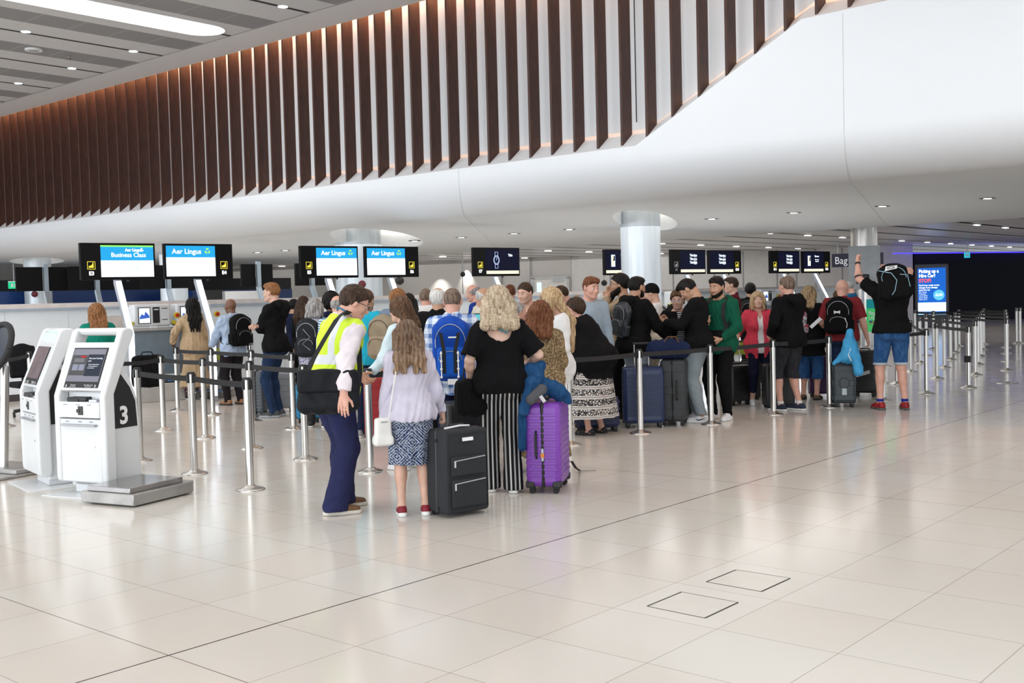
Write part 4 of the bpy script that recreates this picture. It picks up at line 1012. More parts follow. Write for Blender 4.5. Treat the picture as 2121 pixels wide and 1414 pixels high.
def suitcase(label, loc, rz, w, h, d, col, style='hard', ridges=12, tele=0.0, wheels=4, group=None, band=BLACKP, side_handle=0, rough=.4, cat='suitcase', pockets=False, corner=False, tilt=None, zip_side=False, ribmode='wrap'):
    root = thing('suitcase', label, cat, loc, rz, group)
    cm = col if isinstance(col, bpy.types.Material) else mat('case_'+str(col), col, rough if style == 'hard' else .85, bump=0 if style == 'hard' else .25, bs=300)
    wh = .055 if style == 'hard' else .028; q = MB(); q.bx(-w/2, w/2, -d/2, d/2, wh, h); q.build('shell', cm, root, bevel=.045 if style == 'hard' else .03, seg=4)
    if style == 'hard' and ribmode == 'wrap':
        q = MB(); z0 = wh+h*.13; z1 = h-h*.13
        for i in range(ridges):
            z = z0+(z1-z0)*i/(ridges-1); hh = (z1-z0)/ridges*.5
            q.box((0, 0, z), (w+.010, d*.80, hh)); q.box((0, 0, z), (w*.84, d+.010, hh))
        q.build('rib', cm, root, bevel=.004, seg=2)
    if style == 'hard' and ribmode == 'vert':
        q = MB()
        for i in range(ridges):
            x = -w*.40+w*.8*i/(ridges-1); q.box((x, 0, (h+wh)/2), (w*.8/ridges*.45, d+.010, (h-wh)*.86))
        q.build('rib', cm, root, bevel=.004, seg=2)
    q = MB(); q.bx(-w/2-.007, w/2+.007, -.016, .016, wh-.003, h+.004); q.build('zip_band', band, root, bevel=.03, seg=3)
    for sx in (-1, 1):
        for sy in ((-1, 1) if wheels == 4 else (1,)):
            x, y = sx*(w/2-.05), sy*(d/2-.045)
            q = MB(); q.cyl((x-.020, y, .026), (x+.020, y, .026), .026, n=14); o = q.build('wheel', BLACKR, root, smooth=True)
            q = MB(); q.bx(x-.026, x+.026, y-.022, y+.022, .036, wh+.012); q.build('wheel_housing', BLACKP, o, bevel=.006)
    if corner:
        for sx in (-1, 1):
            for sy in (-1, 1):
                q = MB(); q.bx(sx*(w/2-.075), sx*(w/2+.004), sy*(d/2-.07), sy*(d/2+.004), wh-.006, wh+.05); q.build('corner_guard', BLACKP, root, bevel=.012, seg=2)
    q = MB(); q.tube([(-.07, 0, h-.005), (-.06, 0, h+.022), (.06, 0, h+.022), (.07, 0, h-.005)], .010, 8); q.build('top_handle', BLACKP, root, smooth=True)
    if side_handle:
        q = MB(); sy_ = .05*side_handle; q.tube([(-w/2-.002, sy_, h*.40), (-w/2-.03, sy_, h*.43), (-w/2-.03, sy_, h*.66), (-w/2-.002, sy_, h*.69)], .011, 8); q.build('side_handle', BLACKP, root, smooth=True)
    if tele:
        tz = h+tele; q = MB(); ty = d/2-.04
        for sx in (-1, 1): q.cyl((sx*.085, ty, h-.02), (sx*.085, ty, tz), .009, n=10)
        o = q.build('telescopic_tube', steel(), root, smooth=True); q = MB(); q.tube([(-.10, ty, tz), (.10, ty, tz)], .015, 8); q.build('grip', BLACKP, root, smooth=True)
    if pockets:
        for (z0, z1) in ((.12, .44), (.48, .70)):
            q = MB(); q.bx(-w*.40, w*.40, -d/2-.022, -d/2+.01, h*z0, h*z1); p_ = q.build('front_pocket', cm, root, bevel=.012, seg=3)
            q = MB(); q.tube([(-w*.36, -d/2-.024, h*z1-.03), (w*.36, -d/2-.024, h*z1-.012)], .005, 6); q.build('zip', ZIPM, p_)
            q = MB(); q.bx(-w*.36, -w*.36+.012, -d/2-.03, -d/2-.022, h*z1-.075, h*z1-.028); q.build('zip_puller', mat('puller_silver', (.7, .7, .72), .3, .8), p_)
        for sx in (-1, 1):
            for z in (.1, .88):
                q = MB(); q.cyl((sx*(w/2-.0), -.02, h*z), (sx*(w/2+.008), -.02, h*z), .014, n=12); q.build('stud', BLACKP, root, smooth=True)
        q = MB(); q.tube([(-w/2+.02, -d/2-.002, wh+.03), (-w/2+.02, -d/2-.002, h-.03), (w/2-.02, -d/2-.002, h-.03), (w/2-.02, -d/2-.002, wh+.03)], .004, 5); q.build('piping', BLACKR, root)
    return root
def tagcard(root, M, sx=.05, sy=.08, c=(.8, .8, .8)):
    q = MB(); q.box((0, 0, 0), (sx, .003, sy)); return q.build('luggage_tag', mat('tag_white', c, .6), root, M=M)
# ================================================================ queue barriers
BELT = mat('belt_black', (.018, .018, .02), .75, bump=.2, bs=200)
_st = None; PH = .965
STN = {}
def stanchion(key, P, label, belt_to=None, sc=1.0, group='queue barrier posts', beltz=.915):
    global _st
    if _st is None:
        r = thing('queue_barrier_post', label, 'queue barrier', P, 0, group); _st = r
        q = MB(); q.lathe([(.125, 0), (.125, .006), (.118, .012), (.08, .022), (.052, .032), (.037, .046)], n=32); q.build('base', steel(), r, smooth=True, angle=50)
        q = MB(); q.cyl((0, 0, .03), (0, 0, PH-.02), .0345, n=24); q.build('pole', steel(), r, smooth=True)
        q = MB(); q.lathe([(.036, PH-.02), (.036, PH-.004), (.032, PH)], n=24); q.build('cap', BLACKP, r, smooth=True, angle=50)
        q = MB()
        for a in range(4): q.box((.037*math.cos(a*PI/2), .037*math.sin(a*PI/2), PH-.06), (.016 if a % 2 == 0 else .03, .03 if a % 2 == 0 else .016, .085))
        q.build('belt_clip', BLACKP, r, bevel=.003)
    else:
        r = copy_tree(_st); r.location = P; r['label'] = label; r['group'] = group
        for ch in list(r.children):
            if ch.name.split('.')[0] == 'belt': bpy.data.objects.remove(ch)
    STN[key] = r; return r
BELTQ = []
def make_belts(L):
    for a, b in L:
        A, B = STN[a], STN[b]; d = B.location-A.location; n = d.length; u_ = d/n
        pts = []
        for i in range(9):
            t = i/8; p = u_*(.036+t*(n-.072)); pts.append((p.x, p.y, PH-.062-.014*4*t*(1-t)*min(1, n/2)))
        q = MB(); q.strip(pts, (0, 0, .026), .003); q.build('belt', BELT, A)
SP = {'n1': (519, 1014, 'nearest steel barrier post, left of the man in the yellow vest'), 'n2': (403, 981, 'second nearest steel barrier post, right of the weighing platform'), 'n3': (291, 954, 'steel barrier post just right of the kiosk numbered 3'),
      'n4': (339, 891, 'steel barrier post behind the kiosk post, left of the trench coat'), 'n5': (368.7, 850, 'steel barrier post at the left sleeve of the trench coat'), 'n6': (425.6, 907, 'steel barrier post in front of the trench coat'), 'n7': (441.6, 859, 'steel barrier post right of the trench coat'),
      'n8': (522, 928, 'steel barrier post right behind the nearest one'), 'n9': (525, 872, 'steel barrier post beside the grey ribbed suitcase'), 'n10': (522, 838, 'far steel barrier post behind the grey ribbed suitcase'),
      'l1': (13, 883, 'steel barrier post at the far left edge'), 'l2': (66, 862, 'steel barrier post half hidden behind the left kiosk'),
      'm1': (608.7, 888, 'steel barrier post beside the jeans of the tall man in a black jacket'), 'm2': (632.8, 951, 'steel barrier post behind the black messenger bag'), 'm3': (767.5, 977, 'steel barrier post between the vest man and the small woman'),
      'm4': (1180, 921, 'steel barrier post hidden behind the purple suitcase'), 'm5': (1190, 882, 'steel barrier post left of the patterned skirt'),
      'r1': (1327, 897, 'steel barrier post in front of the navy ribbed suitcase'), 'r2': (1473, 878, 'steel barrier post beside the grey joggers'), 'r3': (1602.5, 858, 'steel barrier post held by the man in dark shorts'), 'r4': (1718, 843, 'steel barrier post left of the slate suitcase'),
      'q1': (1918.7, 815, 'steel barrier post first right of the man in denim shorts'), 'q2': (2006.4, 803, 'second steel barrier post right of the denim shorts, with a black box on it'), 'q3': (1940.5, 784, 'steel barrier post between the two nearest right-hand posts'),
      'q4': (1885.6, 770, 'steel barrier post right beside the denim shorts'), 'q5': (1956, 761, 'third-row steel barrier post in the empty lanes at right'), 'q6': (2020, 776, 'steel barrier post just right of the one with a black box'),
      'q7': (1906, 751, 'steel barrier post in the empty lanes, left of the advert'), 'q8': (1969, 744.6, 'steel barrier post in the empty lanes under the advert screen'), 'q9': (2026, 754.5, 'right-hand steel barrier post of the third row'),
      'q10': (2032, 738, 'right-hand steel barrier post of the fourth row'), 'q11': (1979.6, 730, 'steel barrier post of the fifth row, under the advert screen'), 'q12': (1986.6, 717, 'farthest steel barrier post right under the advert screen'), 'q13': (2034.7, 724, 'right-hand steel barrier post of the fifth row'),
      'q14': (2037.6, 713, 'right-hand steel barrier post of the farthest row'), 'q15': (2085.7, 767, 'nearest steel barrier post at the right picture edge'), 'q16': (2085, 748, 'second steel barrier post at the right picture edge'), 'q17': (2084, 732, 'third steel barrier post at the right picture edge'), 'q18': (2083, 720, 'fourth steel barrier post at the right picture edge'),
      'q19': (1895.5, 715, 'far steel barrier post left of the advert screen'), 'q20': (1934, 722.5, 'far steel barrier post in front of the advert screen'), 'q21': (1919, 736, 'far steel barrier post left under the advert screen'), 'q22': (2106, 711, 'far steel barrier post, left one of a pair at the right edge'), 'q23': (2113, 711, 'far steel barrier post, right one of a pair at the right edge'),
      'h1': (1830, 829, 'steel barrier post mostly hidden by the legs of the man in denim shorts'), 'h2': (1857, 795, 'steel barrier post behind the calf of the man in denim shorts'), 'h3': (1835, 759, 'steel barrier post hidden behind the denim shorts')}
for k_, (x, y, lb) in SP.items():
    g = 'queue barrier posts at the left and centre' if k_[0] in 'nlm' else ('queue barrier posts along the right of the queue' if k_[0] == 'r' else 'queue barrier posts of the empty lanes at right')
    stanchion(k_, G(x, y), lb, group=g)
make_belts([('n3', 'n2'), ('n2', 'n1'), ('n4', 'n6'), ('n6', 'n8'), ('n8', 'm2'), ('n5', 'n7'), ('n7', 'n9'), ('n9', 'm1'), ('l1', 'l2'), ('m3', 'm4'), ('m4', 'r1'), ('r1', 'r2'), ('r2', 'r3'), ('r3', 'r4'),
            ('q1', 'q4'), ('q3', 'q2'), ('q4', 'h3'), ('q5', 'q6'), ('q7', 'q5'), ('q8', 'q9'), ('q9', 'q15'), ('q11', 'q10'), ('q12', 'q13'), ('q19', 'q20'), ('q10', 'q16'), ('q13', 'q17'), ('q14', 'q18'), ('q20', 'q14'), ('q21', 'q8'), ('h1', 'q1')])
# belts running on past the picture / to the kiosks
A = STN['n3'].location; B = STN['n4'].location; e = G(255, 905)-B; q = MB(); q.strip([(0, 0, PH-.062), (e.x*.5, e.y*.5, PH-.08), (e.x, e.y, PH-.07)], (0, 0, .026), .003); q.build('belt', BELT, STN['n4'])
q = MB(); q.bx(-.05, .05, -.05, -.03, .40, .50); q.build('belt_box', BLACKP, STN['q2'])
P = G(2087, 793); s = thing('floor_plate', 'bare steel floor plate without a post at the right', 'floor plate', P); q = MB(); q.lathe([(.17, 0), (.165, .008), (.03, .012)], n=28); q.build('disc', steel(), s, smooth=True); q = MB(); q.lathe([(.03, .010), (.03, .016)], n=16); q.build('socket', BLACKP, s)
# ---- access hatches in the floor
for k_, C4 in enumerate((((1340.5, 1255.5), (1412, 1226), (1529, 1247.5), (1460, 1280)), ((1463, 1205), (1525, 1180), (1637, 1197.5), (1577, 1225)))):
    pts = [G(*c) for c in C4]; c = sum(pts, Vector())/4
    s = thing('access_hatch', ['nearer square access hatch cut into the floor tiles', 'farther square access hatch cut into the floor tiles'][k_], 'floor hatch', c)
    q = MB(); n = 4
    q.add([tuple(p-c+Vector((0, 0, .0012))) for p in pts], [(0, 1, 2, 3)]); q.build('cover', mat('hatch_cover', (.69, .645, .59), .2, var=.02), s)
    q = MB(); W_ = (.009, .004, .008, .003)
    for i in range(4): a, b_ = pts[i]-c, pts[(i+1) % 4]-c; dd = (b_-a).normalized(); sd = Vector((-dd.y, dd.x, 0))*W_[i]/2; q.add([tuple(a+sd+Vector((0, 0, .002))), tuple(b_+sd+Vector((0, 0, .002))), tuple(b_-sd+Vector((0, 0, .002))), tuple(a-sd+Vector((0, 0, .002)))], [(0, 1, 2, 3)])
    q.build('gap', mat('hatch_gap', (.04, .035, .03), .8), s)
# ================================================================ boarding-pass kiosks
KW = mat('kiosk_white', (.72, .735, .745), .28, var=.01); KG = mat('kiosk_offwhite', (.72, .75, .77), .4, var=.02)
def poly_plate(name, pts, x0, x1, mtl, parent, bevel=0, seg=2):
    q = MB(); q.prism(pts, x0, x1); return q.build(name, mtl, parent, bevel=bevel, seg=seg)
def kiosk(label, loc, rz, lit, number):
    r = thing('boarding_pass_kiosk', label, 'kiosk', loc, rz)
    q = MB(); q.bx(-.36, .42, -.42, .30, 0, .008); q.build('base_plate', KW, r, bevel=.002, seg=1)
    q = MB(); q.bx(-.19, .19, -.20, .20, .008, .14); q.build('pedestal', KW, r, bevel=.01)
    prof = [(-.30, .17), (-.295, .12), (-.25, .10), (-.20, .10), (-.185, .14), (-.185, .86), (.06, 1.36), (.055, 1.395), (.025, 1.415), (-.035, 1.415), (-.075, 1.395), (-.30, .85)]
    for sx in (-1, 1): poly_plate('side_cheek', prof, sx*.235, sx*.30, KW, r, .022, 4)
    q = MB(); q.bx(-.24, .24, -.292, -.2, .115, .655); d_ = q.build('door', KW, r, bevel=.012, seg=3)
    q = MB(); q.cyl((.16, -.297, .42), (.16, -.285, .42), .009, n=12); q.build('lock', steel(), d_)
    q = MB(); q.bx(-.24, .24, -.305, -.19, .665, .79); cm_ = q.build('card_module', KW, r, bevel=.006)
    q = MB(); q.bx(-.005, .055, -.309, -.30, .69, .765); q.bx(-.02, .02, -.313, -.30, .71, .74); q.build('card_reader', BLACKP, cm_, bevel=.004)
    for x in (-.15, .0, .13): q = MB(); q.bx(x-.025, x+.02, -.308, -.30, .775, .778); q.bx(x-.02, x+.02, -.295, -.289, .630, .634); q.build('marking', BLACKP, cm_)
    q = MB(); q.bx(-.21, .20, -.325, -.285, .595, .612); q.build('paper_tray', mat('tray_grey', (.35, .36, .38), .3, .5), r, bevel=.004)
    q = MB(); q.bx(-.235, .235, -.30, -.18, .785, .80); q.bx(-.235, .235, -.19, -.18, .79, .92); q.build('shelf', KG, r)
    q = MB(); q.box((-.05, -.235, .82), (.20, .10, .035), rz=.12); q.box((-.08, -.265, .812), (.12, .06, .03), rz=.12); q.build('scanner', BLACKP, r, bevel=.006)
    q = MB(); q.box((.15, -.25, .81), (.10, .07, .02), rz=-.1); q.build('keypad', mat('keypad_silver', (.5, .52, .55), .3, .6), r, bevel=.003)
    # sloped display panel: from (-.285,.90) to (-.105,1.30)
    P0, P1 = Vector((0, -.275, .895)), Vector((0, -.105, 1.295)); ud = (P1-P0).normalized(); nd = Vector((0, -ud.z, ud.y)); ang = math.atan2(ud.y, ud.z)
    M0 = Matrix.Translation((P0+P1)/2) @ Matrix.Rotation(-ang, 4, 'X'); Ls = (P1-P0).length
    q = MB(); q.box((0, .02, 0), (.48, .05, Ls)); q.build('display_panel', KW, r, M=M0, bevel=.006)
    q = MB(); q.box((0, -.008, -.015), (.40, .008, Ls-.075)); b_ = q.build('bezel', BLACKP, r, M=M0, bevel=.003)
    F = M0 @ Matrix.Rotation(PI/2, 4, 'X')
    if lit:
        def rect(x0, x1, z0, z1, m, y=-.0135, nm='screen_area'):
            q = MB(); q.add([(x0, y, z0), (x1, y, z0), (x1, y, z1), (x0, y, z1)], [(0, 1, 2, 3)]); return q.build(nm, m, b_, M=M0)
        zt = Ls/2-.065; zb = -Ls/2+.075
        rect(-.19, .19, zb, zt, emis('scr_grey', (.40, .40, .48), .6)); rect(-.185, -.0, zb+.055, zt-.055, emis('scr_mid', (.18, .18, .19), .5), -.0138)
        rect(.0, .185, zb+.05, zt-.05, emis('scr_navy', (.045, .055, .085), .7), -.0138); rect(-.16, -.04, zt-.12, zt-.085, emis('scr_line', (.30, .30, .34), .6), -.014)
        rect(-.16, -.095, zb+.10, zb+.155, emis('scr_btn', (.38, .4, .52), .7), -.014); rect(-.085, -.02, zb+.10, zb+.155, emis('scr_btn', (.38, .4, .52), .7), -.014); rect(-.09, -.03, zt-.08, zt-.06, emis('scr_red', (.5, .04, .04), .8), -.0142)
        TX = emis('scr_text', (.8, .82, .9), .9)
        for s_, sz, x, z in (('Start your boarding', .020, .09, zt-.085), ('pass', .020, .03, zt-.108), ('Find your booking reference', .011, .085, zt-.14), ('or scan your passport on', .011, .08, zt-.156), ('the reader below', .011, .06, zt-.172)):
            text_mesh(s_, sz, 'lettering', TX, b_, M0 @ Matrix.Translation((x, -.0145, z)) @ Matrix.Rotation(PI/2, 4, 'X'))
    else:
        q = MB(); q.box((0, -.0125, .0), (.37, .002, Ls-.13)); q.build('screen', mat('screen_dim', (.22, .17, .18), .12, var=.15, vs=8), b_, M=M0 @ Matrix.Translation((0, 0, .012)))
    WT = emis('label_white', (.9, .9, .9), .55)
    for sx, tx in ((-1, 'Passport'), (1, 'Boarding card')):
        text_mesh(tx, .018, 'lettering', WT, b_, M0 @ Matrix.Translation((sx*.09, -.0145, -Ls/2+.045)) @ Matrix.Rotation(PI/2, 4, 'X'))
        text_mesh('place face down', .011, 'lettering', WT, b_, M0 @ Matrix.Translation((sx*.09, -.0145, -Ls/2+.030)) @ Matrix.Rotation(PI/2, 4, 'X'))
        q = MB(); q.prism([(sx*.17-.006, -Ls/2+.05), (sx*.17+.006, -Ls/2+.05), (sx*.17+.006, -Ls/2+.035), (sx*.17+.013, -Ls/2+.035), (sx*.17, -Ls/2+.022), (sx*.17-.013, -Ls/2+.035), (sx*.17-.006, -Ls/2+.035)], -.0145, -.0135, 'y'); q.build('arrow', WT, b_, M=M0)
    # top handle bar joining the cheeks
    q = MB(); q.prism([(-.035, 1.355), (.045, 1.345), (.055, 1.395), (.025, 1.415), (-.035, 1.415), (-.06, 1.395)], -.24, .24); q.build('top_bar', KW, r, bevel=.015, seg=3)
    if not lit:
        q = MB(); q.box((0, 0, 0), (.44, .01, .085)); q.build('status_light', emis('status_green', (.62, 1, .80), 1.1), r, M=M0 @ Matrix.Translation((0, .01, Ls/2+.045)))
    # rear body with black side panels
    rb = [(-.20, .06), (-.20, .98), (-.145, 1.12), (-.06, 1.10), (.06, .98), (.13, .80), (.15, .60), (.155, .06)]
    poly_plate('rear_body', rb, -.235, .235, KW, r, .018, 3)
    sp_ = [(-.182, .56), (-.182, .86), (-.085, 1.06), (.045, .90), (.10, .78), (.115, .56)]
    for sx in (-1, 1):
        o = poly_plate('side_panel', sp_, sx*.2352, sx*.239, mat('panel_black', (.01, .01, .012), .5), r)
    text_mesh(number, .21, 'number', WT2, r, Matrix.Translation((.2405, -.035, .66)) @ Matrix.Rotation(PI/2, 4, 'Z') @ Matrix.Rotation(PI/2, 4, 'X'), weight=.006)
    poly_plate('upper_panel', [(-.10, 1.02), (.0, 1.21), (.055, 1.26), (.10, 1.13), (.03, .98)], -.10, .10, mat('panel_black', (.01, .01, .012), .5), r)
    return r
WT2 = mat('number_white', (.85, .85, .86), .5)
kiosk('white self-service boarding-pass kiosk numbered 3 with a lit screen, beside the steel platform', (-8.90, 4.93, 0), math.radians(14), True, '3')
kiosk('white self-service kiosk at the left with a dim screen and green glowing top', (-9.713, 4.95, 0), math.radians(-12), False, '1')
# weighing platform
r = thing('weighing_platform', 'low brushed steel luggage weighing platform on the floor beside the kiosk numbered 3', 'weighing platform', (-8.30, 4.87, 0), math.radians(14))
PL = mat('platform_steel', (.36, .35, .34), .35, .6, var=.15, vs=5)
q = MB(); q.prism([(-.29, -.36), (.29, -.36), (.29, .30), (.25, .36), (-.25, .36), (-.29, .30)], .012, .105, 'z'); q.build('base_block', PL, r, bevel=.008)
q = MB(); q.bx(-.235, .235, -.34, .25, .105, .15); q.build('weighing_plate', mat('plate_polished', (.33, .32, .32), .12, .8, var=.06), r, bevel=.006)
for sx in (-1, 1):
    for sy in (-1, 1): q = MB(); q.cyl((sx*.22, sy*.28, 0), (sx*.22, sy*.28, .013), .025, n=10); q.build('foot', BLACKR, r)
# display stand at the far left edge
P = G(-10, 985); r = thing('display_stand', 'black oval tilted display on a stand with a steel base at the far left edge', 'display stand', (P.x, P.y, 0), math.radians(12))
q = MB(); q.bx(-.35, .35, -.42, .42, 0, .03); q.bx(-.33, .33, -.02, .40, .03, .075); q.build('base', PL, r, bevel=.01)
q = MB(); q.cyl((0, .1, .07), (0, .16, 1.05), .04, n=16); q.build('pole', steel(), r, smooth=True)
M0 = Matrix.Translation((0.08, .0, 1.22)) @ Matrix.Rotation(-.45, 4, 'X')
q = MB(); pts = [M0 @ Vector((.20*math.cos(a), 0, .26*math.sin(a))) for a in np.linspace(0, 2*PI, 33)]; q.tube(pts, .03, 10); q.build('rim', BLACKR, r, smooth=True)
q = MB(); n = 32; q.add([(.19*math.cos(2*PI*k/n), 0, .25*math.sin(2*PI*k/n)) for k in range(n)]+[(.19*math.cos(2*PI*k/n), .03, .25*math.sin(2*PI*k/n)) for k in range(n)], [tuple(range(n)), tuple(range(2*n-1, n-1, -1))]+[(k, (k+1) % n, n+(k+1) % n, n+k) for k in range(n)])
q.build('screen', mat('stand_screen', (.03, .04, .06), .15), r, M=M0)
# office chair
P = AT(52, 16.4); r = thing('office_chair', 'black swivel office chair against the white panel wall at left', 'chair', P, facing(P, 160)); CHB = fabric('chair_black', (.012, .012, .014), .8)
k_ = lambda *a: np.array(a, float)
sdf_mesh('backrest', lambda X: union([RBox((0, -.20, .80), (.20, .035, .24), .034, rotm(0, -8), .02), Ell((0, -.21, .88), (.2, .045, .2), None, .03)], X), k_(-.3, -.35, .5), k_(.3, -.05, 1.15), .012, CHB, r)
sdf_mesh('seat', lambda X: union([RBox((0, .03, .47), (.235, .23, .045), .04, None, .02)], X), k_(-.3, -.25, .38), k_(.3, .32, .55), .012, CHB, r)
q = MB(); q.tube([(0, -.05, .43), (0, -.20, .45), (0, -.245, .62), (0, -.235, .78)], .018, 8); q.build('back_bracket', BLACKP, r, smooth=True)
q = MB(); q.cyl((0, .02, .09), (0, .02, .43), .028); q.build('gas_column', BLACKP, r, smooth=True)
for a in range(5):
    a_ = a*2*PI/5+.3; e = Vector((.27*math.cos(a_), .02+.27*math.sin(a_), .075)); q = MB(); q.tube([(0, .02, .11), e], [.022, .014], 8); l_ = q.build('foot_spoke', BLACKP, r, smooth=True)
    q = MB(); q.cyl((e.x-.012, e.y, .027), (e.x+.012, e.y, .027), .027, n=12); q.build('castor', BLACKR, l_, smooth=True)
P = AT(243, 17.8); r = thing('desk_partition', 'pale upright desk panel with a small red display right of the woman in emerald', 'desk panel', P, facing(P, 0)+.3)
q = MB(); q.bx(-.20, .20, 0, .03, 1.12, 1.45); q.bx(-.03, .03, .03, .07, 0, 1.3); q.build('panel', mat('panel_beige', (.60, .55, .50), .5), r); q = MB(); q.bx(.02, .17, -.02, 0, 1.16, 1.25); d_ = q.build('card_display', BLACKP, r); q = MB(); q.bx(.08, .15, -.024, -.02, 1.18, 1.23); q.build('red_light', emis('red_led', (.8, .03, .08), .9), d_)
# ================================================================ check-in desks
ROW = math.radians(11.0); RZ = PI/2-ROW; AV = Vector((math.sin(ROW), math.cos(ROW), 0)); NV = Vector((math.cos(ROW), -math.sin(ROW), 0))
SCRBLK = mat('screen_housing', (.004, .004, .005), .6, spec=.15); POLEG = mat('pole_grey', (.42, .44, .48), .35, .5)
GLB = emis('pole_light', (.80, .86, 1), 3.4)
def prof_pole(parent, light=True):
    t = .07; P = [(0, 0), (0, 1.16), (.50, 2.0), (.50, 2.45)]; o = [(t, 0), (t, 1.14), (.50+t, 1.96), (.50+t, 2.45)]
    poly_plate('pole', P+o[::-1], -.055, .055, POLEG, parent, .004, 1)
    if light: poly_plate('light_strip', [(-.004, .1), (-.004, 1.161), (.495, 2.0), (.50, 1.998), (.002, 1.158), (.002, .1)], -.045, .045, GLB, parent)
def shamrock(parent, cx, cz, s, y, m, M):
    q = MB()
    for a in (90, 210, 330):
        c = Vector((cx+.5*s*math.cos(math.radians(a)), 0, cz+.5*s*math.sin(math.radians(a))))
        for b in (-28, 28):
            e = c+Vector((.22*s*math.cos(math.radians(a+b*2)), 0, .22*s*math.sin(math.radians(a+b*2)))); n = 10
            q.add([(e.x+.27*s*math.cos(2*PI*j/n), y, e.z+.27*s*math.sin(2*PI*j/n)) for j in range(n)], [tuple(range(n))])
    q.add([(cx-.05*s, y, cz), (cx+.06*s, y, cz), (cx-.18*s, y, cz-.95*s), (cx-.28*s, y, cz-.9*s)], [(0, 1, 2, 3)])
    q.build('shamrock', m, parent, M=M)
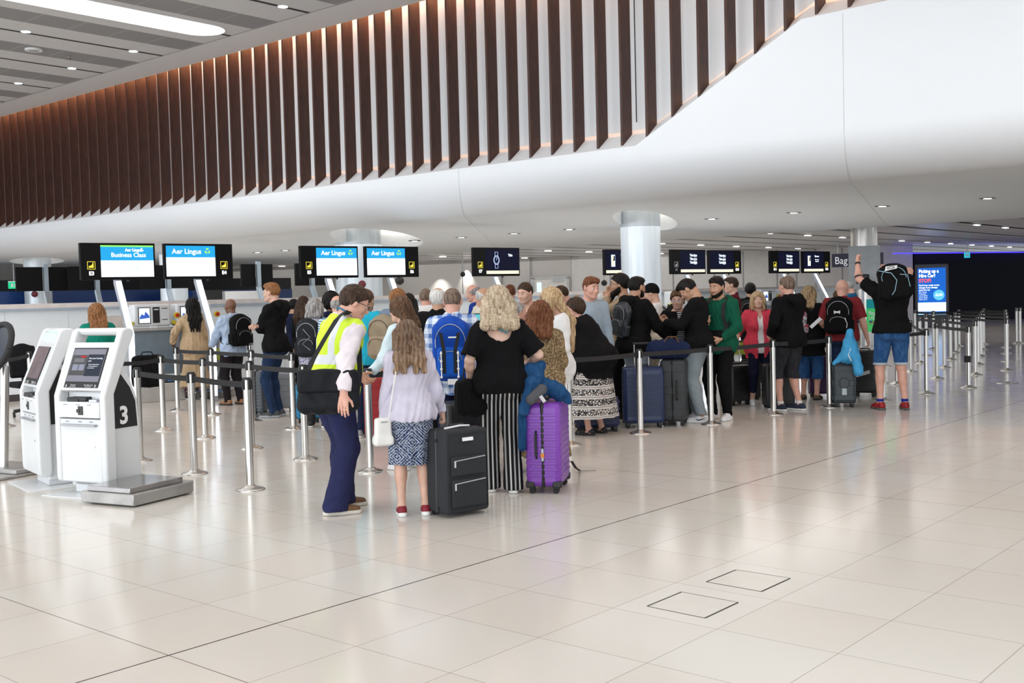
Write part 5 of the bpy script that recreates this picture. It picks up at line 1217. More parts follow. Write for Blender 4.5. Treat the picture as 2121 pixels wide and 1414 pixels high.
def desk_unit(code, px, d, side, page, label, sc=1.0):
    c = AT(px, d); B_ = c+NV*.50; B_.z = 0
    r = thing('information_screen', label, 'screen', B_, RZ-math.radians(-5) if False else RZ, 'check-in desk screens')
    prof_pole(r)
    z0, z1, hw = 2.02, 2.60, .59; yf = .44
    q = MB(); q.bx(-hw, hw, yf, yf+.09, z0, z1); h = q.build('housing', SCRBLK, r, bevel=.008)
    lx0, lx1 = ((-hw+.31, hw-.03) if side == 'L' else (-hw+.03, hw-.31)); lc = -hw+.16 if side == 'L' else hw-.16
    def rect(x0, x1, a0, a1, m, y=.001, nm='display'):
        q = MB(); q.add([(x0, yf-y, a0), (x1, yf-y, a0), (x1, yf-y, a1), (x0, yf-y, a1)], [(0, 1, 2, 3)]); return q.build(nm, m, h)
    def tx(s_, x, z, size, m, sx=1.0, w_=0): return text_mesh(s_, size, 'lettering', m, h, Matrix.Translation((x, yf-.004, z)) @ Matrix.Rotation(PI/2, 4, 'X'), weight=w_, sx=sx)
    YEL = emis('pict_yellow', (1, .80, .08), .9); WH = emis('text_white', (1, 1, 1), 1.4)
    cx = (lx0+lx1)/2; W_ = lx1-lx0
    rect(lc-.062, lc+.062, z0+.165, z0+.29, YEL if code != 'E9' else GREYP, .001, 'pictogram_frame'); rect(lc-.054, lc+.054, z0+.173, z0+.282, SCRBLK, .002, 'pictogram_ground')
    q = MB(); q.prism([(lc-.04, z0+.19), (lc+.035, z0+.19), (lc+.035, z0+.25), (lc+.01, z0+.25), (lc+.01, z0+.235), (lc-.04, z0+.215)], yf-.004, yf-.003, 'y'); q.prism([(lc+.018, z0+.256), (lc+.034, z0+.256), (lc+.034, z0+.272), (lc+.018, z0+.272)], yf-.004, yf-.003, 'y'); q.build('pictogram', YEL if code != 'E9' else GREYP, h)
    tx(code, lc, z0+.10, .082 if code != 'E9' else .07, WH if code != 'E9' else GREYP, 1.0, .003 if code != 'E9' else 0)
    zb, zt = z0+.045, z1-.035
    if page[0] == 'air':
        if page[1] == 'biz':
            rect(lx0, lx1, zb, zb+.26, emis('page_white', (.86, .95, 1), 1.5)); rect(lx0, lx1, zb+.26, zt-.025, emis('page_cyan', (.02, .35, .72), 1.0)); rect(lx0, lx1, zt-.025, zt, emis('page_lime', (.25, .85, .12), 1.1))
            tx('Aer Lingus', cx+.10, zt-.075, .062, WH, 1, .002); shamrock(h, lx1-.19, zt-.072, .034, yf-.004, WH, Matrix()); tx('Business Class', cx+.02, zt-.155, .098, WH, .98, .001)
            tx('CLUB', cx+.08, zb+.12, .10, emis('faint', (.66, .78, .84), .85), 1.1)
        else:
            rect(lx0, lx1, zb, zb+.31, emis('page_white', (.86, .95, 1), 1.5)); rect(lx0, lx1, zb+.31, zt, emis('page_cyan', (.02, .35, .72), 1.0))
            tx('Aer Lingus', cx-.07, zt-.095, .115, WH, 1, .0015); shamrock(h, cx+.285, zt-.085, .055, yf-.004, emis('lime', (.40, .85, .12), 1.0), Matrix())
            tx(page[1], cx, zb+.19, .10, emis('faint', (.66, .78, .84), .85), 1.05); tx('~', cx, zb+.10, .06, emis('faint', (.66, .78, .84), .85))
    else:
        rect(lx0-.01, lx1+.01, zb-.0, zt, emis('page_navy', (.008, .010, .045), .38), .0005); rect(lx0, lx1, zb, zb+.065, emis('page_cream', (1, .92, .62), 1.0)); LT = emis('text_cool', (.75, .85, 1), 1.2)
        if page[0] == 'take':
            for i, w_ in enumerate(('time', 'care', 'flight')):
                z = zt-.10-.085*i; tx('Take', cx-.045, z, .078, LT, .82, .003); tx(w_, cx+.085, z, .078, LT, .82, .003); rect(cx+.035, cx+.135, z-.042, z-.036, LT, .003, 'underline')
        elif page[0] == 'watch':
            wx = cx-.16; wz = (zb+zt)/2+.03; LN = emis('line_cool', (.55, .65, 1), 1.2)
            q = MB(); q.tube([(wx+.068*math.cos(a), yf-.004, wz+.088*math.sin(a)) for a in np.linspace(0, 2*PI, 25)], .006, 5)
            for s_ in (1, -1): q.tube([(wx-.036, yf-.004, wz+s_*.082), (wx-.036, yf-.004, wz+s_*.165), (wx+.036, yf-.004, wz+s_*.165), (wx+.036, yf-.004, wz+s_*.082)], .004, 5)
            for j in range(12): a = j*PI/6; q.tube([(wx+.045*math.cos(a), yf-.004, wz+.06*math.sin(a)), (wx+.056*math.cos(a), yf-.004, wz+.074*math.sin(a))], .004, 4)
            q.tube([(wx, yf-.004, wz), (wx+.008, yf-.004, wz+.05)], .004, 4); q.build('watch_drawing', LN, h); tx('Take', cx+.20, zt-.12, .07, LT, .8, .003)
        else:
            wx = cx-.20; wz = (zb+zt)/2+.03
            q = MB(); q.prism([(wx-.062, wz-.135), (wx+.062, wz-.135), (wx+.062, wz+.135), (wx-.062, wz+.135)], yf-.004, yf-.003, 'y'); q.build('phone_outline', emis('line_cool', (.55, .65, 1), 1.2), h)
            rect(wx-.052, wx+.052, wz-.122, wz+.122, emis('page_cream', (1, .92, .62), 1.0), .0045, 'phone_screen'); rect(wx+.012, wx+.054, wz+.03, wz+.11, emis('page_navy', (.008, .010, .045), .38), .005, 'phone_notch'); rect(wx-.01, wx+.05, wz+.0, wz+.03, SCRBLK, .0055, 'phone_block')
            tx('Take care', cx+.13, zt-.10, .06, LT, .8, .003); tx('Please check', cx+.14, zt-.19, .038, LT, .85, .002); tx('documents', cx+.14, zt-.235, .038, LT, .85, .002)
    q = MB(); q.cyl((.15, yf+.03, z0), (.15, yf+.03, z0-.03), .02, n=10); q.build('sensor', BLACKP, r)
    return r, B_
def bag_drop(label, c, rz, scr=True):
    r = thing('bag_drop_machine', label, 'bag drop machine', c, rz, 'bag drop machines')
    Wm = mat('machine_white', (.74, .77, .80), .35, var=.02)
    q = MB(); q.bx(-.32, .32, 0, .30, 1.24, 1.62); q.build('head_unit', Wm, r, bevel=.04, seg=3)
    q = MB(); q.bx(-.25, -.04, -.006, .01, 1.29, 1.57); b_ = q.build('touch_screen', BLACKP, r, bevel=.004); q = MB(); q.bx(-.235, -.055, -.009, 0, 1.305, 1.555); q.build('screen', emis('md_screen', (.75, .88, 1), 1.3), b_)
    q = MB(); q.prism([(-.23, 1.40), (-.19, 1.46), (-.15, 1.43), (-.13, 1.50), (-.09, 1.46), (-.06, 1.42), (-.06, 1.39), (-.23, 1.37)], -.011, -.0095, 'y'); q.build('screen_picture', emis('md_pic', (.05, .12, .5), .9), b_)
    q = MB(); q.bx(.0, .12, -.006, .01, 1.30, 1.57); q.build('document_reader', BLACKP, r, bevel=.004)
    q = MB(); q.bx(.02, .10, -.009, 0, 1.52, 1.54); q.build('reader_slot', WHITEP, r)
    for z in (1.54, 1.35): q = MB(); q.bx(.16, .26, -.003, .01, z, z+.012); q.build('slot', BLACKP, r)
    q = MB(); q.cyl((-.36, .05, 1.30), (-.36, .0, 1.30), .035, n=14); q.build('button_base', mat('button_yellow', (.7, .55, .02), .4), r); 
    q = MB(); q.cyl((.42, .03, 1.42), (.42, -.02, 1.42), .05, n=14); e_ = q.build('stop_plate', mat('button_yellow', (.7, .55, .02), .4), r); q = MB(); q.cyl((.42, -.02, 1.42), (.42, -.05, 1.42), .03, n=14); q.build('stop_button', mat('button_red', (.5, .01, .01), .4), e_)
    q = MB(); q.bx(-.42, .48, -.06, .36, 1.17, 1.215); q.build('counter_top', mat('counter_grey', (.45, .44, .43), .35), r, bevel=.006)
    q = MB(); q.bx(-.35, .40, .02, .34, .42, 1.17); q.build('cabinet', mat('cabinet_bluegrey', (.24, .31, .37), .4, .2), r, bevel=.006)
    q = MB(); q.bx(.40, .44, -.02, .02, .0, 1.17); q.build('upright', POLEG, r)
    q = MB(); q.bx(-.45, .50, -.55, .30, 0, .30); q.build('conveyor_plinth', mat('plinth_pale', (.55, .53, .50), .5), r, bevel=.01)
    q = MB(); q.bx(-.38, .42, -.50, .25, .30, .315); q.build('conveyor_belt', BLACKR, r)
    q = MB(); q.bx(-.06, .06, -.05, .03, 1.215, 1.245); q.build('card_terminal', WHITEP, r, bevel=.005)
    return r
UN = [('E3', 247, 17.5, 'L', ('air', 'biz'), 'black-framed business class screen marked E3 on a lit slanting pole'), ('E4', 413, 18.3, 'R', ('air', 'Check-in USA'), 'black-framed blue and white check-in screen marked E4'),
      ('E5', 683, 20.1, 'L', ('air', 'Check-in USA'), 'black-framed blue and white check-in screen marked E5'), ('E6', 812, 20.9, 'R', ('air', 'Bag Drop USA'), 'black-framed blue and white bag drop screen marked E6'),
      ('E7', 1028, 22.5, 'L', ('watch',), 'dark screen marked E7 showing a wristwatch drawing'), ('E8', 1290, 25.1, 'R', ('phone',), 'dark screen with a phone drawing half hidden by the central column'),
      ('E9', 1424, 26.1, 'L', ('take',), 'dark screen marked E9 with three lines of text and an unlit pictogram'), ('E10', 1500, 27.1, 'R', ('take',), 'dark screen marked E10 with three lines of text and a yellow pictogram'),
      ('E11', 1624, 28.6, 'L', ('take',), 'dark screen marked E11 left of the phone-drawing screen'), ('E12', 1689, 29.6, 'R', ('phone',), 'dark screen marked E12 with a phone drawing, last of the row')]
UB = {}
for u_ in UN: UB[u_[0]] = desk_unit(*u_[:4], u_[4], u_[5])[1]
for a_, off, lb in (('E3', .85, 'white bag drop machine right of the lit pole of screen E3'), ('E3', 1.58, 'white bag drop machine beside the dark-haired woman in the trench coat'), ('E5', .7, 'white bag drop machine under screen E5'), ('E7', .6, 'white bag drop machine under screen E7'), ('E9', .7, 'white bag drop machine between screens E9 and E10'), ('E11', .45, 'white bag drop machine right of the lit pole of screen E11'), ('E11', 1.35, 'white bag drop machine left of the lit pole of screen E12')):
    c = UB[a_]+AV*off-NV*1.35; bag_drop(lb, (c.x, c.y, 0), RZ)
# low white wall with ledge behind the desks
WA = Vector((-18.93, 8.87, 0)); PW = mat('white_panel', (.78, .82, .85), .3, var=.01)
A_ = WA-AV*9; B_ = WA+AV*25
struct(vwall('wall_back', A_, B_, .12, 1.60, .12, PW)); q_ = struct(vwall('trim_7', A_+NV*.02, B_+NV*.02, 1.60, 1.68, .22, mat('ledge_warm', (.68, .62, .60), .5))); struct(vwall('trim_8', A_+NV*.05, B_+NV*.05, 1.555, 1.60, .16, mat('ledge_steel', (.42, .48, .55), .35, .4)))
struct(vwall('baseboard_back', A_, B_, 0, .13, .08, mat('kick_dark', (.06, .05, .05), .5)))
q = MB()
for i in range(32): c = A_+AV*(1.05*i+.4)+NV*.062; q.box((c.x, c.y, .84), (.012, .008, 1.42), rz=RZ)
struct(q.build('trim_9', SEAM))
# screens of the island behind, seen from the back
for i, (px, d, lb) in enumerate(((100, 25.6, 'pair of black screen backs on a grey pole at far left'), (206, 26.0, 'pair of black screen backs on a grey pole behind screen E3'), (354, 26.4, 'pair of black screen backs on a grey pole between screens E3 and E4'), (541, 27.2, 'pair of black screen backs on a grey pole left of screen E5'), (652, 27.6, 'pair of black screen backs on a grey pole half hidden by screen E5'))):
    P = AT(px, d); r = thing('screen_pole', lb, 'screens on pole', P, RZ, 'screen backs of the island behind')
    poly_plate('pole', [(-.25, 0), (-.25, 1.45), (.05, 1.98), (.05, 2.62), (.15, 2.62), (.15, 1.94), (-.14, 1.40), (-.14, 0)][::-1], -.05, .05, mat('pole_blue_grey', (.34, .40, .45), .3, .6), r)
    for sx in (-1, 1): q = MB(); q.bx(sx*.05, sx*(.64 if i < 3 else .42), .16, .24, 2.0, 2.56); q.build('screen_back', SCRBLK, r, bevel=.008)
# blue counters and black band far behind
BL = mat('blue_panel', (.015, .055, .22), .3, var=.04); BK = mat('black_band', (.012, .012, .014), .5)
for x0, x1, d0, d1, z0, z1, m_, nm in ((-120, 387, 34, 41, 0, 2.17, BL, 'wall_blue'), (394, 600, 39, 43, 0, 2.10, BL, 'wall_blue'), (-120, 600, 36, 45, 2.1, 2.58, BK, 'trim_10')):
    struct(vwall(nm, AT(x0, d0), AT(x1, d1), z0, z1, .3, m_))
q = MB()
for px in range(-40, 380, 34): P = AT(px, 33.85+(px+120)*7/507-.2); q.box((P.x, P.y, 1.1), (.03, .03, 2.14))
struct(q.build('trim_11', mat('blue_joint', (.10, .18, .36), .4)))
P = AT(520, 36.5); r = thing('service_desk', 'white rear service desk with a black sign in front of the far blue wall', 'desk', P, RZ); q = MB(); q.bx(-.9, .9, 0, .4, 0, 2.0); q.build('front', WHITEP, r); q = MB(); q.bx(-1.6, -1.0, 0, .1, 1.7, 2.05); q.build('sign', BLACKP, r); q = MB(); q.bx(-1.7, -1.0, .1, .3, 0, 1.75); q.build('side', WHITEP, r)
# grey clad column at right, with bag reclaim sign
P = AT(1791, 30.5); s = struct(thing('column', 'x', 'x', P, facing(P, 0))); del s['label']; del s['category']
q = MB(); q.bx(-.42, .42, 0, .8, 1.55, 2.75); q.build('cladding', mat('column_cladding', (.38, .40, .42), .4, .3), s); q = MB(); q.cyl((0, .4, 0), (0, .4, 3.3), .36, n=32); q.build('shaft', steel(), s, smooth=True)
P = AT(1787, 29.3); r = thing('scanner_monitor', 'black rounded monitor in front of the grey clad column at right', 'monitor', (P.x, P.y, 0), facing(P, 0)); q = MB(); q.bx(-.17, .17, -.04, .04, 1.70, 1.95); q.build('housing', BLACKP, r, bevel=.03, seg=3); q = MB(); q.prism([(-.02, 1.78), (.02, 1.78), (0, 1.82)], -.045, -.04, 'y'); q.build('warning_mark', emis('pict_yellow', (1, .8, .08), .9), r); q = MB(); q.cyl((0, 0, 0), (0, 0, 1.72), .03); q.build('stand', POLEG, r)
P = AT(1758, 43); r = thing('wayfinding_sign', 'dark navy overhead sign reading Bag re at right', 'sign', (P.x, P.y, 0), facing(P, 0)); q = MB(); q.bx(-.62, 1.3, 0, .12, 2.42, 2.94); q.build('panel', mat('sign_navy', (.02, .02, .05), .4), r)
for x in (-.4, 1.0): q = MB(); q.cyl((x, .06, 2.9), (x, .06, 3.45), .02); q.build('hanger', POLEG, r)
text_mesh('Bag reclaim', .40, 'lettering', emis('sign_text', (.62, .62, .66), .8), r, FR(.28, -.01, 2.66), sx=.86)
# advert totem
P = AT(1930, 42); r = thing('advert_totem', 'bright blue hire car advert screen in front of the dark wall', 'advert screen', P, facing(P, 0)); q = MB(); q.bx(-.60, .60, 0, .2, 0, 2.42); q.build('housing', mat('totem_black', (.01, .012, .03), .3), r, bevel=.02)
def er(x0, x1, z0, z1, m, y, nm): q = MB(); q.add([(x0, y, z0), (x1, y, z0), (x1, y, z1), (x0, y, z1)], [(0, 1, 2, 3)]); return q.build(nm, m, r)
er(-.50, .50, .54, 2.28, emis('ad_blue', (.01, .10, .45), 1.2), -.004, 'display'); er(-.50, .50, .62, .96, emis('ad_white', (.75, .85, 1), 1.3), -.006, 'caption_band'); er(-.50, .50, .50, .53, emis('ad_cyan', (.3, .7, 1), 1.5), -.006, 'light_line')
AW = emis('ad_text', (.85, .92, 1), 1.4)
text_mesh('Picking up a', .175, 'lettering', AW, r, FR(-.46, -.012, 2.15), 'LEFT', weight=.006, sx=.85); text_mesh('Hire Car?', .175, 'lettering', AW, r, FR(-.46, -.012, 1.98), 'LEFT', weight=.006, sx=.85); text_mesh('STOP!', .185, 'lettering', emis('ad_red', (1, .09, .06), 1.2), r, FR(-.46, -.012, 1.79), 'LEFT', weight=.007, sx=.9)
for i, s_ in enumerate(("Don't face costly excess", 'charges if you damage', 'your hire car')): text_mesh(s_, .085, 'lettering', AW, r, FR(-.46, -.012, 1.62-.09*i), 'LEFT', weight=.002, sx=.88)
for i, s_ in enumerate(('Our Excess', 'Protection', 'cover allows', 'you to enjoy', 'cover up to')): text_mesh(s_, .068, 'lettering', AW, r, FR(-.46, -.012, 1.36-.07*i), 'LEFT', sx=.88)
q = MB(); q.add([(.25+.2*math.cos(2*PI*j/24), -.010, 1.24+.2*math.sin(2*PI*j/24)) for j in range(24)], [tuple(range(24))]); q.build('price_disc', emis('ad_disc', (.10, .45, .85), 1.2), r); text_mesh('£2.99', .13, 'lettering', AW, r, FR(.25, -.014, 1.24), weight=.004, sx=.85)
# green bag drop sign
P = AT(1815, 18.2); r = thing('freestanding_sign', 'green bag drop sign with a small flag behind the man in denim shorts', 'sign', P, facing(P, -8)); q = MB(); q.bx(-.16, .30, 0, .03, .86, 1.40); q.build('panel', emis('sign_green', (.07, .58, .16), .55), r); er2 = MB(); er2.add([(-.16, -.002, 1.25), (.30, -.002, 1.25), (.30, -.002, 1.40), (-.16, -.002, 1.40)], [(0, 1, 2, 3)]); er2.build('header', emis('sign_teal', (.01, .22, .24), .7), r)
text_mesh('Aer', .07, 'lettering', WT2, r, FR(.02, -.005, 1.30)); text_mesh('Bag Drop', .085, 'lettering', WT2, r, FR(-.13, -.005, 1.17), 'LEFT', weight=.001); text_mesh('USA', .08, 'lettering', WT2, r, FR(-.13, -.005, 1.09), 'LEFT', weight=.001)
q = MB()
for i in range(7): q.add([(-.12, -.004, .985+.009*i), (.0, -.004, .985+.009*i), (.0, -.004, .9895+.009*i), (-.12, -.004, .9895+.009*i)], [(0, 1, 2, 3)])
q.build('flag_stripes', mat('flag_red', (.5, .05, .05), .6), r); q = MB(); q.bx(-.12, -.07, -.006, -.004, 1.012, 1.045); q.build('flag_canton', mat('flag_blue', (.05, .08, .3), .6), r)
q = MB(); q.cyl((.07, .04, 0), (.07, .04, 1.3), .02); q.lathe([(.2, 0), (.2, .015), (.03, .03)], (.07, .04, 0)); q.build('stand', steel(), r)
# exit signs
for px, py, d, lb, c in ((29, 589, 35, 'small green hanging exit sign at far left', (.02, .55, .25)), (2003, 527, 44, 'small cyan pictogram sign hanging in front of the blue light line', (.02, .45, .65))):
    P = PT(px, py, d); r = thing('exit_sign', lb, 'exit sign', P, facing(P, 0)); w_ = .11 if px > 100 else .17
    q = MB(); q.bx(-w_, w_, 0, .05, -.13, .08); q.build('panel', emis('exit_'+str(px), c, 1.0), r); q = MB(); q.cyl((0, .02, .08), (0, .02, max(.1, (3.10 if px < 100 else 3.35)-P.z)), .012); q.build('hanger', GREYP, r); q = MB(); q.bx(-w_*.5, -w_*.1, -.006, 0, -.08, .03); q.bx(w_*.1, w_*.6, -.006, 0, -.08, .03); q.build('pictogram', WT2, r); q = MB(); q.bx(-w_, w_, 0, .05, .08, .11); q.build('top_rail', WHITEP, r)
# small teal screens of self-service terminals in the queue area
for px, py0, py1, d, hw, lb in ((983, 649, 672, 13.2, .10, 'teal-lit monitor glimpsed beside the blue backpack'), (1186, 642, 668, 14.0, .05, 'narrow teal-lit monitor glimpsed behind the blonde woman')):
    P = AT(px, d); z1 = 1.6-(py0-hor(px))*d/FPX; r = thing('terminal_monitor', lb, 'monitor', P, facing(P, 0)); q = MB(); q.bx(-hw-.06, hw+.06, 0, .04, z1-.26, z1); q.build('housing', BLACKP, r, bevel=.005); q = MB(); q.bx(-hw-.05, hw+.05, -.004, 0, z1-.25, z1-.012); q.build('screen', emis('teal_screen', (.10, .55, .60), .9), r); q = MB(); q.cyl((0, .03, 0), (0, .03, z1-.1), .03); q.lathe([(.18, 0), (.18, .02), (.03, .03)]); q.build('stand', BLACKP, r)
# ================================================================ the people in the queue
fb = fabric
JEAN = fb('denim_dark', (.015, .03, .075), pat='denim', c2=(.04, .08, .16)); JEANB = fb('denim_blue', (.02, .075, .21), pat='denim', c2=(.09, .20, .40)); BLK = fb('cloth_black', (.0055, .0055, .006)); BLK2 = fb('cloth_black_knit', (.007, .007, .008), .95)
NAVY = fb('cloth_navy', (.012, .016, .045)); NAVYW = fb('trousers_navy', (.022, .025, .075)); WHT = fb('cloth_white', (.78, .78, .78)); CREAM = fb('cloth_cream', (.66, .63, .53)); GREYM = fb('joggers_grey', (.25, .30, .33), pat='melange', c2=(.42, .47, .5)); GRL = fb('joggers_light', (.36, .42, .48))
SW = mat('shoe_white', (.80, .81, .83), .5); SB = mat('shoe_black', (.015, .015, .017), .6); SBR = mat('shoe_brown', (.16, .08, .035), .7, bump=.2); STAN = mat('shoe_tan', (.30, .14, .06), .55); SOW = mat('sole_cream', (.68, .64, .56), .6); SOB = mat('sole_black', (.02, .02, .02), .7); SOCK = fb('sock_white', (.75, .75, .75))
def cellfor(d): return .0058 if d < 10.3 else (.0075 if d < 14.2 else (.0095 if d < 17 else .012))
PPL = {}
def man(key, label, pos, phi, H, skin='fair', hc='brown', hair=('short',), top=None, bottom=None, shoes=None, **kw):
    pk = {a: kw.pop(a) for a in ('w', 'fem', 'lean', 'side', 'twist', 'head', 'arms', 'feet', 'belly', 'hips', 'hipdz') if a in kw}
    P = Person(H=H, **pk); pos = Vector((pos[0], pos[1], 0)); rz = facing(pos, phi); d = DEPTH(pos)
    r = build_person(label, pos, rz, P, kw.pop('cell', cellfor(d)), skin, top or dict(mat=BLK), bottom or dict(mat=BLK), hair, shoes or dict(mat=SB, sole=SOB), hair_col=hc, **kw)
    PPL[key] = (P, pos, rz, r); return r
def pack(key, label, **kw):
    P, pos, rz, r = PPL[key]; return worn_backpack(label, P, pos, rz, cell=max(cellfor(DEPTH(pos)), .007), **kw)
def dn(x=.24, y=.08, z=.80): return ('to', (x, y, z), (.4, -1, 0))
# --- the man in the vest
m, t = newmat('hi_vis_yellow', (.62, .85, .03), .7); o_ = t.xyz(t.co())
zb = t.math('MAXIMUM', t.math('LESS_THAN', t.math('ABSOLUTE', t.math('SUBTRACT', o_[2], 1.165)), .035), t.math('LESS_THAN', t.math('ABSOLUTE', t.math('SUBTRACT', o_[2], .985)), .028))
vb = t.math('MULTIPLY', t.math('LESS_THAN', t.math('ABSOLUTE', t.math('SUBTRACT', t.math('ABSOLUTE', o_[0]), .115)), .026), t.math('GREATER_THAN', o_[2], 1.165))
base = t.mix(t.math('MAXIMUM', zb, vb), (.60, .80, .03), (.66, .68, .72)); t.l.new(base, t.b.inputs['Base Color']); t.b.inputs['Emission Strength'].default_value = 0; t.bump(t.noise(t.co(), 12, 3), .4, .01); HIVIS = m
PSH = fb('shirt_pale_pink', (.74, .68, .71))
man('vest', 'man in a yellow high-visibility vest bending towards the small woman', G(694, 1060), 62, 1.745, 'pink', 'darkbrown', ('short', dict(t=.014)), [dict(mat=PSH, sleeve=.97, loose=.022, wr=.012, hb=.0, collar=True), dict(mat=HIVIS, sleeve=.045, aw=.074, loose=.036, hem=.14, name='vest', wr=.008, w=.02, hb=.012)],
    dict(mat=NAVYW, loose=.036, cuff=.092, hem=.035, stack=.007), dict(mat=SBR, sole=SOW, sh=.03), w=1.12, lean=15, head=(-22, 20, 4), belly=.4, arms=(('to', (.36, -.09, .93), (.6, -1, -.1), .25, (-.6, .6, -.3)), ('to', (-.18, .34, 1.02), (-1, .3, -.9))), feet=((.10, -.05, 0, -20), (-.13, .14, 0, -10)), face=True, glasses='dark', cell=.0052)
P, pos, rz, r = PPL['vest']
q = MB(); q.tube([P.neck0+P.RT @ np.array([.064*math.sin(a), .005+.07*math.cos(a), .045-.035*math.cos(a)]) for a in np.linspace(0, 2*PI, 20)], .006, 6); q.build('lanyard', fb('lanyard_blue', (.02, .16, .30)), r, smooth=True)
# --- small woman
LIL = fb('blazer_lilac', (.56, .53, .63)); m, t = newmat('hair_brown_faded', (.1, .05, .03), .42); o_ = t.xyz(t.co()); n = t.noise(t.mapv(t.co(), (1, 1, .1)), 60, 3); bb_ = t.ramp(n, [(.35, (.07, .035, .018)), (.65, (.17, .095, .05))]); tp_ = t.ramp(n, [(.35, (.16, .09, .045)), (.65, (.36, .24, .14))]); f_ = t.math('MULTIPLY', t.math('SUBTRACT', 1.28, o_[2]), 4.0); f_.node.use_clamp = True
t.l.new(t.mix(f_, bb_, tp_), t.b.inputs['Base Color']); t.bump(n, .35, .004); _MC['hair_faded'] = m; HAIR['faded'] = ((0, 0, 0), (0, 0, 0))
REDS = mat('shoe_red', (.22, .006, .02), .6); SRD = mat('sole_red', (.18, .005, .02), .6)
man('lilac', 'small woman in a lilac blazer and navy patterned skirt holding the black suitcase', G(856, 1066), -4, 1.44, 'fair', 'faded', ('long', dict(len=.37, w=.125, flare=1.3, t=.016, seed=4, off=.02)), dict(mat=LIL, sleeve=.97, loose=.022, hemz=.865, wr=.012, hb=.015, name='blazer'),
    dict(kind='skirt', hem=.455, bw=.185, mat=fb('skirt_paisley', (.012, .025, .085), pat='paisley', c2=(.55, .60, .68), sc=.8), rise=.14), dict(mat=REDS, sole=mat('sole_white', (.8, .8, .78), .5), sh=.04), fem=True, w=1.08, lean=3, head=(8, 20, 0), arms=(('to', (.34, .14, .74), (.5, -1, 0), 1.2), dn(-.27, .02, .74)), feet=((.115, 0, 0, -4), (-.10, 0, 0, 2)), cell=.0052)
# --- curly blonde woman
m, t = newmat('back_tattoo_skin', (.6, .38, .3), .5)
man('curly', 'woman with curly blonde hair, black top and striped trousers behind the purple suitcase', G(1042, 1019), -3, 1.67, 'pale', 'ash', ('curly', dict(len=.21, w=.125, flare=1.25, t=.022, tip=1.1)), dict(mat=BLK2, sleeve=.46, loose=.026, puff=.018, hemz=.86, neck='scoopback', wr=.009, w=.02, hb=.02, name='blouse'),
    dict(mat=fb('trousers_striped', (.012, .012, .014), pat='vstripe', c2=(.62, .62, .6), sc=.95), loose=.022, cuff=.085, hem=.03, stack=.0), dict(mat=SW, sole=mat('sole_white', (.8, .8, .78), .5)), fem=True, w=1.12, arms=(('to', (.25, .22, 1.08), (.7, -.8, -.2), .9), ('to', (-.26, .06, .93), (-.4, -1, 0), 1.3)), feet=((.09, -.02, 0, -6), (-.10, .08, 0, 4)), cell=.0055)
P, pos, rz, r = PPL['curly']
q = MB(); pts = [(.00, .445), (.03, .475), (.055, .462), (.075, .485), (.105, .475), (.12, .455), (.09, .445), (.075, .425), (.055, .41), (.045, .43), (.02, .43)]
q.prism([(x, z) for x, z in pts], -.006, .0, 'y'); q.build('tattoo', mat('tattoo_blue', (.10, .22, .26), .7), r, M=Matrix.Translation(P.T((-.01, -.124, .0))) @ Matrix(P.RT).to_4x4())
# --- leopard dress woman
LEO = fb('dress_leopard', (.38, .28, .16), pat='leopard', c2=(.17, .11, .055), c3=(.02, .015, .01))
man('leopard', 'woman with wavy brown hair in a long leopard-print dress', AT(1118, 9.9), 8, 1.54, 'tan', 'auburn', ('long', dict(len=.24, w=.115, flare=1.2, t=.02, seed=9)), dict(mat=LEO, sleeve=.95, loose=.024, wr=.010, name='dress_top', hb=.01), dict(kind='skirt', hem=.16, bw=.27, mat=LEO, rise=.12, pleat=.02), dict(mat=SW), fem=True, w=1.12, arms=(('to', (.14, .25, 1.0)), ('to', (-.14, .25, 1.0))), cell=.006)
P, pos, rz, r = PPL['leopard']; q = MB(); q.tube([P.HD((.085*math.cos(a), .02+.09*math.sin(a), .095)) for a in np.linspace(-.2, PI+.2, 12)], .005, 6); q.build('hairband_sunglasses', METAL_DK, r, smooth=True)
man('longblonde', 'woman with very long straight blonde hair and white sweater facing left', AT(1148, 11.0), -112, 1.67, 'fair', 'blonde', ('long', dict(len=.55, w=.10, flare=1.0, t=.016, seed=6)), dict(mat=WHT, loose=.03, hem=.18, wr=.010, name='sweater'), dict(mat=WHT, loose=.03), dict(mat=SW), fem=True, w=1.05, head=(0, 12, 0), face=True, lips=True, arms=(('to', (.2, .18, .95)), ('to', (-.2, .18, .95))))
# --- bending woman in patterned skirt
man('bending', 'woman bending forward in a black top and long black and white patterned skirt', G(1236, 899), -62, 1.60, 'pink', 'darkbrown', ('bun', dict(z=.03, t=.02)), dict(mat=BLK2, loose=.04, hem=.22, bw=.27, wr=.008, w=.07, hb=.05, name='top'), dict(kind='skirt', hem=.22, bw=.42, mat=fb('skirt_bands', (.62, .58, .55), pat='bands', c2=(.02, .02, .022), sc=1.0), rise=.05, pleat=.014), dict(mat=SB, sole=SOB, kind='sandal'), fem=True, w=1.30, lean=24, head=(10, -6, 0), arms=(('to', (.15, .50, .95)), ('to', (-.1, .5, .95))), feet=((.13, 0, 0, -5), (-.12, .05, 0, 5)))
# --- plaid shirt with blue backpack
PLD = fb('shirt_plaid', (.74, .80, .88), pat='plaid', c2=(.03, .13, .42))
man('plaid', 'man in a blue and white checked shirt wearing the big blue backpack', AT(936, 10.2), 4, 1.69, 'pink', 'greybrown', ('buzz',), dict(mat=PLD, sleeve=.5, loose=.03, hem=.20, wr=.010, w=.02, hb=.02, collar=True), dict(mat=NAVY), dict(mat=SB), w=1.08, head=(-6, 6, 0), arms=(('to', (.12, .3, 1.1)), ('to', (-.12, .3, 1.1))))
